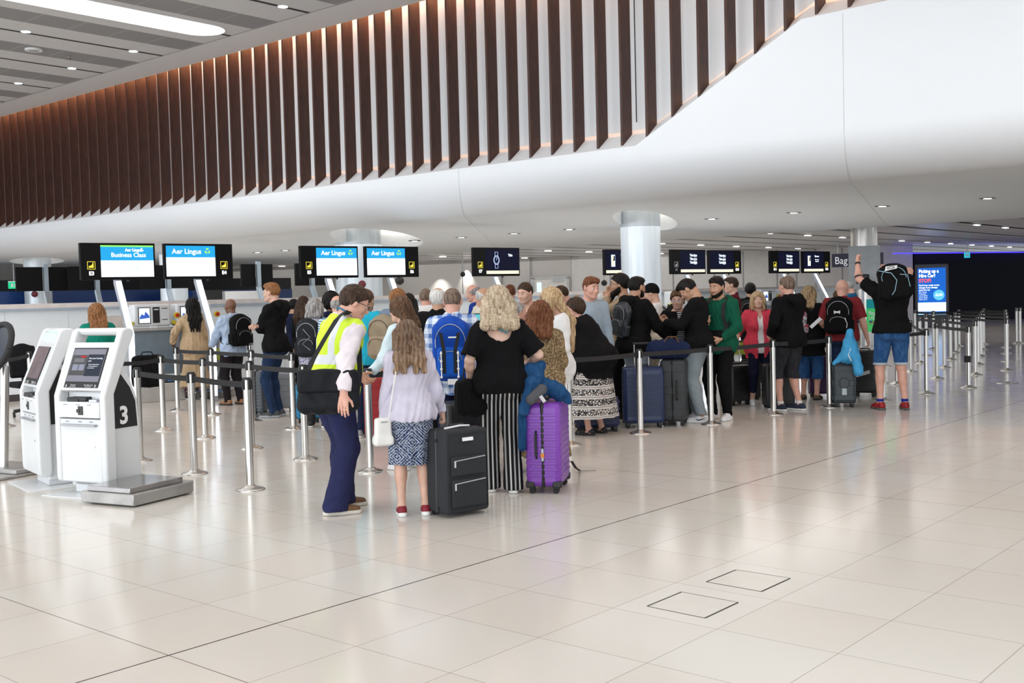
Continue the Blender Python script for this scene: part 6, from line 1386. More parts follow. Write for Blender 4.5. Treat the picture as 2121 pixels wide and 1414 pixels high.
# --- pale jacket woman with hair clip
PALE = fb('jacket_pale_blue', (.60, .72, .76))
man('clip', 'woman in a pale blue denim jacket with half-up brown hair leaning on the barrier', AT(842, 10.3), -50, 1.62, 'fair', 'brown', ('halfup', dict(len=.20, w=.09, t=.014, seed=2, front=False)), dict(mat=PALE, loose=.026, hem=.10, wr=.013, name='jacket', collar=True), dict(mat=fb('denim_light', (.25, .36, .45), pat='denim', c2=(.5, .6, .68))), dict(mat=SW), fem=True, w=1.05, lean=6, arms=(('to', (.10, .50, .98), (.6, -.6, -.6), .5), ('to', (-.25, .3, .98))))
# --- beige backpack man etc.
HBL = fb('hoodie_slate', (.15, .19, .25)); HGR = fb('hoodie_greyblue', (.30, .37, .44), pat='melange', c2=(.42, .5, .56))
man('beigepack', 'man with cropped ginger hair and slate hoodie wearing a beige backpack', AT(822, 12.0), 38, 1.72, 'pink', 'ginger', ('buzz',), dict(mat=HBL, hood=True, loose=.022), dict(mat=JEAN), dict(mat=SB), head=(-10, 0, 0))
man('turq', 'man in a turquoise shirt half hidden behind the man in the vest', AT(754, 12.7), 35, 1.72, 'tan', 'brown', ('short',), dict(mat=fb('shirt_turquoise', (.02, .36, .50)), sleeve=.4, loose=.03), dict(mat=NAVY), dict(mat=mat('shoe_grey', (.3, .3, .31), .6)), w=1.15, head=(0, 10, 0), arms=(('to', (.15, .3, .95)), ('to', (-.15, .3, .95))))
man('whitehood', 'man with cropped hair and a white hooded top behind screen E6', AT(882, 14.6), 5, 1.73, 'pink', 'greybrown', ('buzz',), dict(mat=WHT, hood=True, loose=.022), dict(mat=BLK))
man('greyfringe', 'grey-haired man with a bald crown in a black and white jacket', AT(907, 11.9), 12, 1.71, 'tan', 'white', ('fringe', dict(t=.014, crown=.082)), dict(mat=BLK, hood=False, loose=.026, collar=True), dict(mat=BLK), w=1.05)
man('creambald', 'bald older man with glasses and a cream shirt facing right', AT(996, 14.3), 95, 1.72, 'tan', 'white', ('fringe', dict(t=.004)), dict(mat=CREAM, loose=.03, collar=True), dict(mat=NAVY), glasses='dark', w=1.12, head=(0, 12, 0), face=True)
man('bluetall', 'tall balding man with grey side hair behind the bald man in cream', AT(986, 17.2), -70, 1.80, 'pink', 'grey', ('fringe', dict(t=.012)), dict(mat=fb('shirt_royal', (.02, .05, .30))), dict(mat=NAVY), head=(0, 15, 0))
man('lanyard', 'man with receding dark hair in a plum top with a green lanyard facing the camera', AT(1092, 13.6), -158, 1.77, 'fair', 'darkbrown', ('short', dict(t=.006)), dict(mat=fb('top_plum', (.075, .012, .055)), neck='v', loose=.02), dict(mat=BLK), head=(-14, 12, 0), face=True, extra={})
P, pos, rz, r = PPL['lanyard']; q = MB()
for sx in (1, -1): q.strip([P.T((sx*.07, -.02, .555)), P.T((sx*.085, .07, .50)), P.T((sx*.05, .135, .38)), P.T((0, .15, .20))], (.011, 0, 0), .003)
q.build('lanyard', mat('lanyard_green', (.01, .40, .10), .6), r)
man('redback', 'man with short red hair seen from behind far back beside screen E7', AT(1057, 18.0), 5, 1.79, 'pink', 'red', ('short', dict(t=.006)), dict(mat=NAVY), dict(mat=BLK))
man('greystrap', 'person with grey hair and a pale grey strap top between the curly and brown-haired women', AT(1069, 13.0), 70, 1.52, 'pink', 'grey', ('short', dict(t=.014)), dict(mat=fb('top_pale_grey', (.42, .43, .45))), dict(mat=BLK), w=1.05)
man('maroonglasses', 'man with dark hair and glasses in a maroon jumper looking down to the left', AT(1182, 15.0), -105, 1.75, 'fair', 'darkbrown', ('short', dict(t=.008)), dict(mat=fb('jumper_maroon', (.16, .008, .025)), loose=.02), dict(mat=BLK), head=(0, 30, 0), lean=6, glasses='dark', face=True)
man('redquiff', 'young man with curly auburn hair in a grey-blue hoodie looking at the camera', AT(1220, 13.3), 160, 1.81, 'pink', 'auburn', ('quiff', dict(t=.018)), dict(mat=HGR, hood=True, loose=.024), dict(mat=BLK), face=True, head=(18, 8, 0))
BEI = fb('jacket_beige', (.36, .27, .17))
man('praying', 'bearded man with glasses holding both hands to his mouth', AT(1288, 14.1), -92, 1.85, 'tan', 'black', ('short', dict(t=.014)), dict(mat=BEI, loose=.026), dict(mat=BLK), glasses='dark', face=True, beard='black', extra=dict(beard='long'), head=(0, 2, 0), arms=(('to', (.05, .17, 1.47), (.5, .7, -1), .10, (-1, 0, 0)), ('to', (-.04, .18, 1.47), (-.5, .7, -1), .10, (1, 0, 0))))
man('leather', 'man in a black hoodie with faded black hair holding the navy suitcase handle', AT(1312, 13.65), 48, 1.80, 'tan', 'black', ('fade',), dict(mat=BLK, hood=True, loose=.03, hem=.14, w=.02, hb=.02, wr=.010), dict(mat=GRL, loose=.025), dict(mat=SW), w=1.08, beard='black', face=True, lean=3, arms=(('to', (.20, .36, 1.02), (.6, -1, 0), 1.0), ('to', (-.2, .2, 1.0))))
man('beanie', 'person in a black beanie and white T-shirt beside the central column', AT(1356, 15.3), -85, 1.72, 'fair', 'black', ('beanie', dict(mat=BLK2)), dict(mat=WHT, sleeve=.36, loose=.026), dict(mat=BLK), face=True, head=(0, 15, 0), w=1.05)
man('creamjacket', 'white-haired man in a cream jacket bending his head to the left', AT(1352, 14.6), -70, 1.72, 'pink', 'white', ('short', dict(t=.010)), dict(mat=CREAM, loose=.03, collar=True, wr=.014, hem=.12), dict(mat=fb('trousers_stone', (.35, .32, .26))), lean=16, head=(-5, 22, 0), w=1.1, beard='white', arms=(dn(.26, .2, .85), dn(-.25, .2, .85)))
man('stripes', 'woman with glasses in a black and white striped top and black cardigan', AT(1404, 14.0), 168, 1.62, 'fair', 'brown', ('short', dict(t=.022)), [dict(mat=fb('top_striped', (.02, .02, .025), pat='hstripe', c2=(.62, .62, .62)), loose=.012, sleeve=.3, hem=.0), dict(mat=BLK2, open=True, openw=1.0, loose=.028, hem=.1, name='cardigan')], dict(mat=BLK), glasses='grey', face=True, fem=True, w=1.14, head=(-20, 8, 0), lips=True, arms=(('to', (.18, .3, .92)), ('to', (-.16, .32, .95))))
man('phone', 'young man in a black sweater and grey joggers looking down at his phone', G(1449, 873), -78, 1.80, 'tan', 'black', ('fade',), dict(mat=BLK2, loose=.024, hem=.07, wr=.010, hb=.016), dict(mat=GREYM, loose=.040, cuff=.062, hem=.10, stack=.008), dict(mat=SW, sole=SW, sh=.03), face=True, lean=2, head=(4, 42, 0), w=1.02, arms=(('to', (.10, .36, 1.20), (.6, -1, -.4), .9, (-.6, 0, .8)), ('to', (-.06, .38, 1.20), (-.6, -1, -.4), .9, (.5, 0, .9))), cell=.0068, feet=((.10, .04, 0, -6), (-.10, -.06, 0, 6)))
GRN = fb('hoodie_green', (.006, .085, .048))
man('green', 'bearded young man in a dark green hoodie with a black chest pouch', G(1493, 868), -152, 1.78, 'tan', 'black', ('fade',), dict(mat=GRN, hood=True, loose=.028, hem=.12, w=.01, hb=.015, wr=.010), dict(mat=BLK, loose=.03), dict(mat=SW, sole=SW, sh=.03), face=True, beard='black', w=1.05, head=(-4, 8, 0), arms=(('to', (.06, .26, 1.22), (.8, -.6, -.6), 1.2), ('to', (-.12, .20, 1.0), (-.8, -.8, 0), 1.0)), cell=.0068)
man('maroonprofile', 'young man with dark hair in a maroon jumper in profile under screen E10', AT(1518, 18.2), -95, 1.82, 'fair', 'darkbrown', ('fade',), dict(mat=fb('jumper_maroon2', (.10, .008, .018)), collar=True), dict(mat=BLK), face=True)
man('blackpack', 'black-haired man in a black jacket seen from behind, left of the woman in pink', AT(1554, 19.0), 6, 1.72, 'tan', 'black', ('short', dict(t=.016)), dict(mat=BLK, loose=.03, collar=True), dict(mat=BLK), w=1.08)
PNK = fb('shirt_coral', (.62, .055, .09))
man('pink', 'blonde woman in a pink shirt over a white top looking towards the camera', G(1574, 838), 168, 1.57, 'fair', 'blonde', ('long', dict(len=.17, w=.10, flare=1.1, t=.018)), [dict(mat=WHT, loose=.014, sleeve=.3, hem=.12, neck='v'), dict(mat=PNK, open=True, openw=.35, loose=.030, hem=.20, sleeve=.72, wr=.010, bw=.21)], dict(mat=fb('trousers_ink', (.008, .010, .028)), hem=.20, stack=0), dict(mat=SW, sole=SW), fem=True, w=1.12, face=True, lips=True, head=(-8, -4, 4), arms=(('to', (.36, .12, .98), (.5, -1, -.3), 1.0), ('to', (-.22, .10, .80), (-.5, -1, 0))), cell=.0075)
man('shorts', 'grey-haired man in a black hoodie and dark denim shorts holding the barrier post', G(1637, 850), -38, 1.77, 'pink', 'greybrown', ('short', dict(t=.008)), dict(mat=BLK, hood=True, loose=.024, hem=.10, w=.01, hb=.012, wr=.010), dict(kind='shorts', hem=.42, loose=.035, cuff=.105, mat=fb('denim_charcoal', (.022, .022, .026), pat='denim', c2=(.06, .06, .07))), dict(mat=fb('shoe_navy', (.03, .04, .065)), sole=mat('sole_white', (.8, .8, .78), .5), sock=SOCK), w=1.08, belly=.6, head=(10, 5, 0), arms=(('to', (.1, .4, 1.0)), ('to', (-.21, .13, 1.0), (-.7, -1, -.2), 1.0)), feet=((.12, -.04, 0, 18), (-.12, .04, 0, 14)), cell=.0075)
man('capri', 'blonde woman in a loose black top and blue cropped jeans', G(1678, 827), 15, 1.63, 'pink', 'darkblonde', ('long', dict(len=.20, w=.105, t=.016, seed=12)), dict(mat=BLK2, loose=.035, hem=.24, bw=.27, wr=.010, w=.06, hb=.04, name='tunic'), dict(kind='shorts', hem=.32, loose=.035, cuff=.10, mat=JEANB), dict(mat=fb('sandal_brown', (.16, .11, .07)), sole=SOB, kind='sandal'), fem=True, w=1.18, arms=(('to', (.22, .25, 1.05)), ('to', (-.2, .25, 1.0))), cell=.008)
man('polo', 'bald man in a red polo shirt wearing a black drawstring-style backpack', AT(1744, 15.5), 10, 1.72, 'pink', 'brown', None, dict(mat=fb('polo_red', (.22, .025, .03)), sleeve=.42, loose=.03, collar=True, hem=.06, w=.02), dict(mat=JEAN), dict(mat=SB), w=1.16, head=(4, 10, 0), arms=(dn(.33, .06, .90), ('to', (-.24, .2, 1.0))), cell=.008)
man('bluepolo', 'man in a blue polo shirt far back beside the grey clad column', AT(1763, 24), -80, 1.74, 'pink', 'grey', ('short', dict(t=.006)), dict(mat=fb('polo_teal', (.01, .09, .20)), sleeve=.42, loose=.03), dict(mat=NAVY), head=(0, 20, 0))
SRB = mat('shoe_red_black', (.30, .008, .012), .6, var=.5, vs=30)
man('photographer', 'tall man in a black T-shirt and denim shorts raising both arms', G(1849, 848), -6, 1.93, 'pink', 'black', ('short',), dict(mat=BLK, sleeve=.36, loose=.03, hem=.02, wr=.009, w=.01, hb=.012), dict(kind='shorts', hem=.53, loose=.022, cuff=.10, mat=JEANB, hemmat=fb('denim_cuff', (.45, .52, .58))), dict(mat=SRB, sole=mat('sole_lugged', (.10, .10, .10), .7, var=.6, vs=60), sock=fb('sock_blue', (.01, .03, .25))), w=1.04, head=(0, 62, 0), lean=4, arms=(('to', (.02, .34, 1.66), (1, .2, .9), 1.2), ('to', (-.35, .34, 1.76), (-1, -.2, -.6), 1.6)), feet=((.14, 0, 0, 4), (-.14, 0, 0, 22)), cell=.0068)
P, pos, rz, r = PPL['photographer']; sh, el, wr, c, pn = P.arms[1]
q = MB(); a_ = (wr-el)/np.linalg.norm(wr-el); q.cyl(wr-a_*.05, wr-a_*.02, .036, n=16); q.build('watch', BLACKR, r, smooth=True); q = MB(); q.cyl(el-a_*.01, el+a_*.03, .052, n=16); q.build('arm_strap', BLACKR, r, smooth=True)
# --- left side
man('emerald', 'woman with auburn hair in an emerald top standing at the desk behind the kiosks', AT(200, 14.3), -8, 1.64, 'fair', 'ginger', ('long', dict(len=.24, w=.095, t=.014, seed=8)), dict(mat=fb('top_emerald', (.005, .19, .13)), sleeve=.6, loose=.028), dict(mat=BLK), fem=True, w=1.1)
man('seated', 'dark-clothed low figure with brown hair left of the woman in emerald', AT(166, 15.2), 25, 1.30, 'tan', 'darkbrown', ('curly', dict(len=.12, w=.09)), dict(mat=BLK, loose=.03), dict(mat=BLK))
TREN = fb('coat_beige', (.50, .36, .22))
man('trench', 'woman with long black hair in a beige trench coat', G(406, 827), -12, 1.69, 'brown', 'black', ('long', dict(len=.44, w=.10, flare=.9, t=.026, tip=.5, seed=5)), dict(mat=TREN, loose=.03, w=.02, hb=.02, hem=.70, bw=.27, wr=.013, name='trench_coat', st=(1, 1, .35)), dict(mat=fb('trousers_floral', (.03, .02, .03), pat='floral', c2=(.55, .35, .40)), hem=.14, cuff=.08), dict(mat=SB, sole=mat('sole_white', (.8, .8, .78), .5)), fem=True, w=1.06, arms=(('to', (.20, .15, .95)), ('to', (-.33, .15, 1.0), (-.7, -1, 0), .9)), cell=.0085)
man('bluebald', 'bald man in a light blue shirt wearing a black backpack at the desk', G(486, 838), -32, 1.67, 'brown', 'black', None, dict(mat=fb('shirt_light_blue', (.36, .46, .62), pat='melange', c2=(.6, .68, .8)), loose=.028, hem=.12, collar=True, wr=.011), dict(mat=fb('trousers_dark', (.018, .015, .018)), loose=.03), dict(mat=STAN, sole=SOB), w=1.06, glasses='dark', arms=(('to', (.15, .32, 1.0)), ('to', (-.2, .32, .98))), cell=.0085)
man('tall', 'tall man with short ginger-brown hair and glasses, black jacket, arms folded', G(575, 863), -62, 1.87, 'fair', 'ginger', ('fade',), dict(mat=BLK, hood=True, loose=.026, hem=.08, wr=.010, name='jacket'), dict(mat=JEAN, loose=.008, cuff=.05), dict(mat=mat('shoe_charcoal', (.06, .065, .07), .7), sole=mat('sole_grey', (.35, .36, .38), .6), sh=.034), glasses='grey', face=True, arms=(('to', (-.17, .15, 1.19), (1, .3, -.8), .8), ('to', (.13, .17, 1.19), (-1, .2, -.8), .8)), cell=.008, feet=((.10, .02, 0, -10), (-.10, 0, 0, 10)))
man('darkhair', 'woman with long dark hair right behind the tall man in black', AT(628, 18.0), 25, 1.68, 'tan', 'darkbrown', ('long', dict(len=.35, w=.10)), dict(mat=BLK), dict(mat=BLK), fem=True)
man('peek', 'dark-haired person peeking between the tall man and the dark-haired woman', AT(608, 19.0), 60, 1.64, 'tan', 'black', ('short',), dict(mat=NAVY), dict(mat=BLK))
man('greybob', 'woman with a silver-grey bob and a blue-flecked white blouse', AT(651, 13.9), 18, 1.62, 'pink', 'grey', ('bob', dict(len=.11, w=.09, t=.020)), dict(mat=fb('blouse_flecked', (.66, .66, .70), pat='floral', c2=(.12, .12, .33), sc=1.6), loose=.03, sleeve=.75), dict(mat=fb('trousers_charcoal', (.03, .03, .035))), dict(mat=SB, sole=mat('sole_white', (.8, .8, .78), .5)), fem=True, w=1.1)
man('afro', 'person with a large round black hairdo behind the man in the vest', AT(686, 16.0), 5, 1.70, 'brown', 'black', ('curly', dict(len=.05, w=.08, t=.045)), dict(mat=NAVY), dict(mat=BLK))
man('striped', 'bald man in a blue and white striped shirt behind the man in the vest', AT(698, 13.6), 15, 1.66, 'pink', 'grey', ('fringe', dict(t=.005)), dict(mat=fb('shirt_bluestripe', (.70, .74, .78), pat='hstripe', c2=(.05, .18, .35), sc=.8)), dict(mat=BLK), w=1.1)
man('darkbehind', 'woman with dark hair right behind the woman with the hair clip', AT(846, 14.0), -10, 1.66, 'tan', 'black', ('long', dict(len=.25, w=.09)), dict(mat=BLK), dict(mat=BLK), fem=True)
man('blondeback', 'woman with straight light hair behind the bending woman', AT(1196, 15.8), 10, 1.58, 'fair', 'darkblonde', ('long', dict(len=.25, w=.08)), dict(mat=NAVY), dict(mat=BLK), fem=True)
man('whitehead', 'person with thin white hair behind the hoodie of the auburn-haired man', AT(1245, 16.2), 20, 1.60, 'fair', 'white', ('short',), dict(mat=fb('top_beige', (.4, .33, .25))), dict(mat=BLK))
man('handface', 'woman with long brown hair between the hoodie and the bearded man', AT(1258, 14.8), 30, 1.53, 'tan', 'darkbrown', ('long', dict(len=.3, w=.09)), dict(mat=fb('top_wine', (.16, .03, .04))), dict(mat=BLK), fem=True)
man('hat', 'person with brown hair bending beside the bald man in the red polo', AT(1737, 17.0), 30, 1.57, 'tan', 'brown', ('cap', dict(mat=fb('cap_brown', (.10, .06, .04)))), dict(mat=BLK), dict(mat=BLK))
man('blackhead', 'person with black hair behind the turquoise shirt', AT(758, 15.2), 0, 1.60, 'tan', 'black', ('short', dict(t=.02)), dict(mat=NAVY), dict(mat=BLK))
man('smallblonde', 'person with fair hair glimpsed behind the green hoodie', AT(1481, 17.0), 0, 1.58, 'fair', 'darkblonde', ('long', dict(len=.15)), dict(mat=NAVY), dict(mat=BLK), fem=True)
man('brownback', 'person with short brown hair behind the curly blonde woman', AT(1024, 16.4), 0, 1.68, 'pink', 'brown', ('short',), dict(mat=fb('top_purple', (.10, .03, .16))), dict(mat=BLK))
man('farbrown', 'brown-haired person glimpsed right of the man with the green lanyard', AT(1167, 17.5), 0, 1.62, 'tan', 'brown', ('short', dict(t=.02)), dict(mat=NAVY), dict(mat=BLK))
man('ashblond', 'woman with ash-blonde hair between the bald man in cream and the curly blonde woman', AT(1016, 15.2), 5, 1.64, 'fair', 'darkblonde', ('bob', dict(len=.14, w=.08)), dict(mat=fb('top_purple2', (.07, .03, .12))), dict(mat=BLK), fem=True)
# ---------------------------------------------------------------- worn bags
BLUEP = fb('pack_blue', (.008, .06, .36), .6); BLUE2 = fb('pack_blue_bright', (.012, .10, .50), .6); CH = fb('pack_charcoal', (.02, .022, .026), .7)
ro, L, M, R = pack('plaid', 'big blue hiking backpack with white laces on the checked shirt', col=BLUEP, col2=BLUE2, w=.34, h=.56, d=.22, up=-.06)
q = MB()
for i in range(4):
    for sx in (-1, 1): q.sphere(L((sx*.075, -.235, -.02-.07*i)), .012, 8, 6)
for sx in (-1, 1): q.tube([L((sx*.075, -.235, .0)), L((sx*.075, -.238, -.24))], .006, 5)
q.build('lace_loops', WT2, ro, M=M, smooth=True); q = MB(); q.box((0, 0, 0), (.09, .01, .05)); q.build('name_tag', WT2, ro, M=M @ Matrix.Translation(L((.02, -.20, -.275)))); q = MB(); q.bx(-.05, .02, -.01, 0, -.006, .006); q.build('logo', WT2, ro, M=M @ Matrix.Translation(L((.04, -.185, .12))))
for sx in (-1, 1): q = MB(); q.strip([L((sx*.08, -.17, .16)), L((sx*.05, -.225, -.0)), L((sx*.05, -.228, -.2))], (.016, 0, 0), .012); q.build('grey_panel', CH, ro, M=M)
KHA = fb('pack_khaki', (.28, .22, .15), .8); pack('beigepack', 'beige canvas backpack with brown piping', col=KHA, w=.34, h=.46, d=.2, up=-.02, piping=mat('pipe_brown', (.06, .035, .025), .7))
pack('whitehood', 'black backpack on the man in the white hooded top', col=(.012, .012, .013), w=.32, h=.4)
ro, L, M, R = pack('greybob', 'dark grey backpack with pale cords on the woman with the grey bob', col=CH, w=.30, h=.46, d=.17, dy=-.02)
q = MB(); q.tube([L((-.02, -.135, .12)), L((.07, -.15, .02)), L((-.03, -.15, -.06)), L((.07, -.15, -.14))], .004, 5); q.build('cord', ZIPM, ro, M=M)
pack('bluebald', 'black backpack on the bald man in the light blue shirt', col=BLK, w=.34, h=.48, d=.2)
pack('leather', 'slim black leather backpack with a silver zip on the man in the black hoodie', col=mat('leather_black', (.02, .024, .03), .35, bump=.2, bs=80), w=.28, h=.42, d=.12, side=14, pocket=True)
ro, L, M, R = pack('polo', 'black backpack with a white emblem on the red polo shirt', col=BLK, w=.36, h=.50, d=.16, up=.0)
q = MB(); 
for s_ in (1, -1):
    q.tube([L((.0+.042*math.cos(a), -.16, .06+s_*(.028-.022*math.sin(a)))) for a in np.linspace(.35, PI-.35, 9)], .0065, 5); q.tube([L((s_*.04, -.16, .075)), L((s_*.03, -.16, .06)), L((s_*.04, -.16, .045))], .008, 5)
q.build('emblem', WT2, ro, M=M); q = MB(); q.tube([L((.10, -.13, -.02)), L((.13, -.13, -.10)), L((.12, -.13, -.16))], .005, 5); q.build('cord', WT2, ro, M=M)
ro, L, M, R = pack('photographer', 'black backpack with light blue piping and a white emblem high on the tall man', col=BLK, w=.37, h=.43, d=.24, up=.26, side=-8, straps=False, piping=mat('pipe_blue', (.30, .50, .62), .5), pocket=False)
q = MB(); q.tube([L((-.17, -.12, .16)), L((-.03, -.19, .10)), L((.02, -.20, .0)), L((-.02, -.19, -.12)), L((-.06, -.16, -.17))], .005, 5); q.tube([L((.07, -.19, .07)), L((.16, -.16, .05)), L((.17, -.15, -.10))], .005, 5); q.build('blue_piping', mat('pipe_blue', (.30, .50, .62), .5), ro, M=M)
q = MB(); Rm = Matrix(R).to_4x4(); q.prism([(-.08, -.035), (.07, -.02), (.085, .035), (-.055, .045)], -.004, .0, 'y'); q.build('emblem_plate', WT2, ro, M=M @ Matrix.Translation(L((-.02, -.135, .165))) @ Rm @ Matrix.Rotation(-.75, 4, 'X')); q = MB(); q.tube([(.045*math.cos(a), -.006, .005+.017*math.sin(a)) for a in np.linspace(0, 2*PI, 16)], .004, 5); q.build('emblem_oval', BLK, ro, M=M @ Matrix.Translation(L((-.02, -.135, .165))) @ Rm @ Matrix.Rotation(-.75, 4, 'X'))
pack('blackpack', 'black backpack on the man left of the woman in pink', col=(.012, .012, .013), w=.3, h=.42)
pack('beanie', 'black backpack on the person in the beanie', col=(.012, .012, .013), w=.3, h=.42)
ro, L, M, R = pack('capri', 'floral grey and red fabric backpack on the woman in cropped jeans', col=fb('pack_floral', (.30, .33, .38), pat='floral', c2=(.45, .04, .06), c3=(.7, .7, .7), sc=.6), w=.24, h=.36, d=.12, up=-.02, dy=-.10)
P, pos, rz, r = PPL['green']; Rm = Matrix(P.RT).to_4x4()
text_mesh('hoodie' if False else 'JUST', .032, 'lettering', WT2, r, Matrix.Translation(P.T((.06, .158, .34))) @ Rm @ Matrix.Rotation(PI, 4, 'Z') @ Matrix.Rotation(PI/2, 4, 'X'), weight=.002)
q = MB()
for sx in (-1, 1): q.strip([P.T((sx*.08, -.10, .55)), P.T((sx*.10, .0, .565)), P.T((sx*.12, .10, .48)), P.T((sx*.13, .15, .34)), P.T((sx*.17, .12, .18))], (.024, 0, 0), .010)
q.build('backpack_straps', STRAPB, r)
P, pos, rz, r = PPL['phone']
for i in (0, 1):
    h, kn, an, fa = P.legs[i]; a = math.radians(fa); f_ = Vector((-math.sin(a), math.cos(a), 0)); s_ = Vector((f_.y, -f_.x, 0)); g = Vector((an[0], an[1], an[2]-.085*P.k))
    for sd in (-1, 1):
        q = MB(); q.tube([g+f_*.08+s_*sd*.047+Vector((0, 0, .052)), g+f_*.055+s_*sd*.0475+Vector((0, 0, .036)), g+f_*.02+s_*sd*.047+Vector((0, 0, .044)), g-f_*.045+s_*sd*.041+Vector((0, 0, .068))], [.002, .008, .007, .002], 6); q.build('shoe_flash', BLACKP, r, smooth=True)
# ---------------------------------------------------------------- carried things
def world_obj(name, label, cat, P, f_lo_hi, mats, cell, M=None):
    f, lo, hi = f_lo_hi; r = sdf_mesh(name, f, lo, hi, cell, mats, None, M=Matrix.Translation(-Vector(P)))
    r.location = P; tag(r, label, cat); return r
def vec(p): return np.array(p, float)
# messenger bag
c = PT(680, 806, 8.03); r = thing('messenger_bag', 'large black messenger bag hanging behind the man in the vest', 'bag', (c.x, c.y, c.z-.17), facing(c, 0)-.12)
MBAG = fb('nylon_black', (.012, .013, .016), .55)
def local_sdf(nm, prims, root, mtl, cell=.008, wr=.006, seed=1, cutf=None):
    def f(X):
        d = union(prims, X)+wrinkle(X, wr, .9, seed); return d if cutf is None else np.maximum(d, cutf(X))
    return sdf_mesh(nm, f, *bounds(prims, .03), cell, mtl, root)
local_sdf('bag_body', [RBox((0, 0, .16), (.225, .065, .15), .05, None, .03), Ell((.0, 0, .06), (.22, .085, .07), None, .05)], r, MBAG, .007, .010)
local_sdf('flap', [RBox((0, -.055, .235), (.215, .030, .085), .028, None, .02)], r, MBAG, .007, .008, 5)
q = MB(); W = lambda p: r.matrix_world.inverted() @ Vector(p)
bpy.context.view_layer.update()
pts = [W(PT(634, 778, 7.96)), W(PT(648, 745, 7.98)), W(PT(672, 702, 8.0)), W(PT(698, 660, 8.04)), W(PT(712, 646, 8.14)), W(PT(722, 650, 8.30))]; q.strip(pts, (.024, 0, .012), .006); q.build('shoulder_strap', STRAPB, r)
q = MB(); pts = [W(PT(741, 690, 8.24)), W(PT(744, 730, 8.22)), W(PT(745, 770, 8.20)), W(PT(742, 800, 8.16))]; q.strip(pts, (.02, 0, 0), .006); q.build('strap_front', STRAPB, r)
# white crossbody bag
c = PT(793, 890, 8.0); r = thing('crossbody_bag', 'small white crossbody bag at the hip of the woman in lilac', 'bag', (c.x, c.y, c.z-.11), facing(c, 0)+.35)
WB = mat('leather_white', (.78, .77, .74), .45)
local_sdf('bag_body', [RBox((0, 0, .10), (.062, .032, .10), .02), RBox((0, 0, .03), (.072, .04, .03), .02, None, .03)], r, WB, .006, .003)
q = MB(); bpy.context.view_layer.update(); W = lambda p: r.matrix_world.inverted() @ Vector(p); q.tube([W(PT(806, 868, 7.98)), W(PT(812, 820, 7.96)), W(PT(820, 770, 7.95)), W(PT(826, 742, 7.98)), W(PT(832, 732, 8.06))], .006, 6, flat=.5); q.build('strap', WB, r, smooth=True)
q = MB(); q.box((0, -.035, .17), (.05, .006, .008)); q.build('zip', ZIPM, r)
# black holdall carried by the curly woman
c = PT(973, 822, 8.92); r = thing('holdall', 'black fabric holdall hanging from the hand of the curly blonde woman', 'bag', (c.x, c.y, c.z-.16), facing(c, 0)+.5)
local_sdf('bag_body', [RBox((0, 0, .16), (.13, .07, .15), .05), Ell((.03, .0, .10), (.13, .10, .10), None, .04)], r, BLK, .007, .014, 7)
q = MB(); q.tube([(-.06, 0, .30), (-.045, 0, .39), (.045, 0, .39), (.06, 0, .30)], .010, 6); q.build('handle', STRAPB, r, smooth=True)
# suitcases -------------------------------------------------------
def sc(label, x, y, off, w, h, d, col, style='hard', **kw):
    P = G(x, y); return suitcase(label, P, facing(P, 0)+math.radians(off), w, h, d, col, style, **kw)
L1 = sc('large black soft suitcase with silver zips held by the woman in lilac', 950, 1063, 34, .38, .64, .28, (.018, .020, .024), 'soft', pockets=True, wheels=2)
q = MB(); q.bx(-.06, .03, -.171, -.160, .56, .585); q.build('brand_plate', WT2, L1); q = MB(); q.tube([(-.12, -.02, .645), (.0, -.05, .66), (.1, -.02, .65)], .008, 6); q.build('white_cord', WT2, L1, smooth=True)
L2 = sc('large glossy purple hard suitcase', 1137, 1012, 80, .50, .735, .285, mat('case_purple', (.20, .045, .40), .3), corner=True, side_handle=1, ridges=11)
q = MB(); q.bx(-.262, -.255, -.008, .008, .27, .37); q.build('zip_lock', GREYP, L2); q = MB(); q.bx(-.268, -.256, -.014, .014, .30, .33); q.build('orange_tag', mat('orange_plastic', (.8, .25, .02), .5), L2)
L4 = sc('large navy ribbed suitcase with extended handle', 1333, 884, 5, .48, .725, .28, mat('case_navy', (.010, .024, .085), .35), ridges=26, tele=.27)
sc('tall charcoal hard suitcase right of the navy ribbed one', 1399, 878, 84, .50, .80, .30, mat('case_charcoal', (.030, .034, .038), .5), ridges=3, side_handle=-1, tele=.2)
sc('small navy suitcase behind the feet of the bending woman', 1237, 893, 10, .50, .40, .25, mat('case_navy_small', (.012, .02, .07), .5), ridges=4)
sc('black rounded suitcase right of the green hoodie', 1525, 838, 40, .36, .56, .26, (.012, .012, .013), ridges=6)
sc('black suitcase on the trolley left of the woman in pink', 1546, 826, 5, .40, .55, .26, (.014, .014, .016), 'soft', tele=.3)
sc('black soft suitcase between the woman in pink and the grey-haired man', 1612, 843, 15, .40, .60, .26, (.012, .012, .013), 'soft')
sc('dark purple suitcase behind the blonde woman in cropped jeans', 1706, 822, 8, .42, .62, .26, mat('case_plum', (.06, .015, .085), .35), ridges=4, tele=.12)
L11 = sc('slate hard suitcase under the light blue hoodie', 1748, 842, 4, .30, .60, .24, mat('case_slate', (.035, .048, .055), .45), ridges=3)
q = MB(); oc = [(.065*math.cos(a+PI/8), .33+.075*math.sin(a+PI/8)) for a in np.arange(0, 2*PI, PI/4)]; q.prism(oc, -.145, -.12, 'y'); q.build('lock_plate', mat('case_slate_dark', (.02, .025, .03), .4), L11, bevel=.006); q = MB(); q.bx(-.03, .03, -.128, -.122, .17, .26); q.build('sticker', mat('sticker_pale', (.5, .58, .6), .5), L11)
L12 = sc('black suitcase with white airline tag beside the man in the red polo', 1793, 820, -8, .34, .68, .26, (.013, .013, .014), ridges=5)
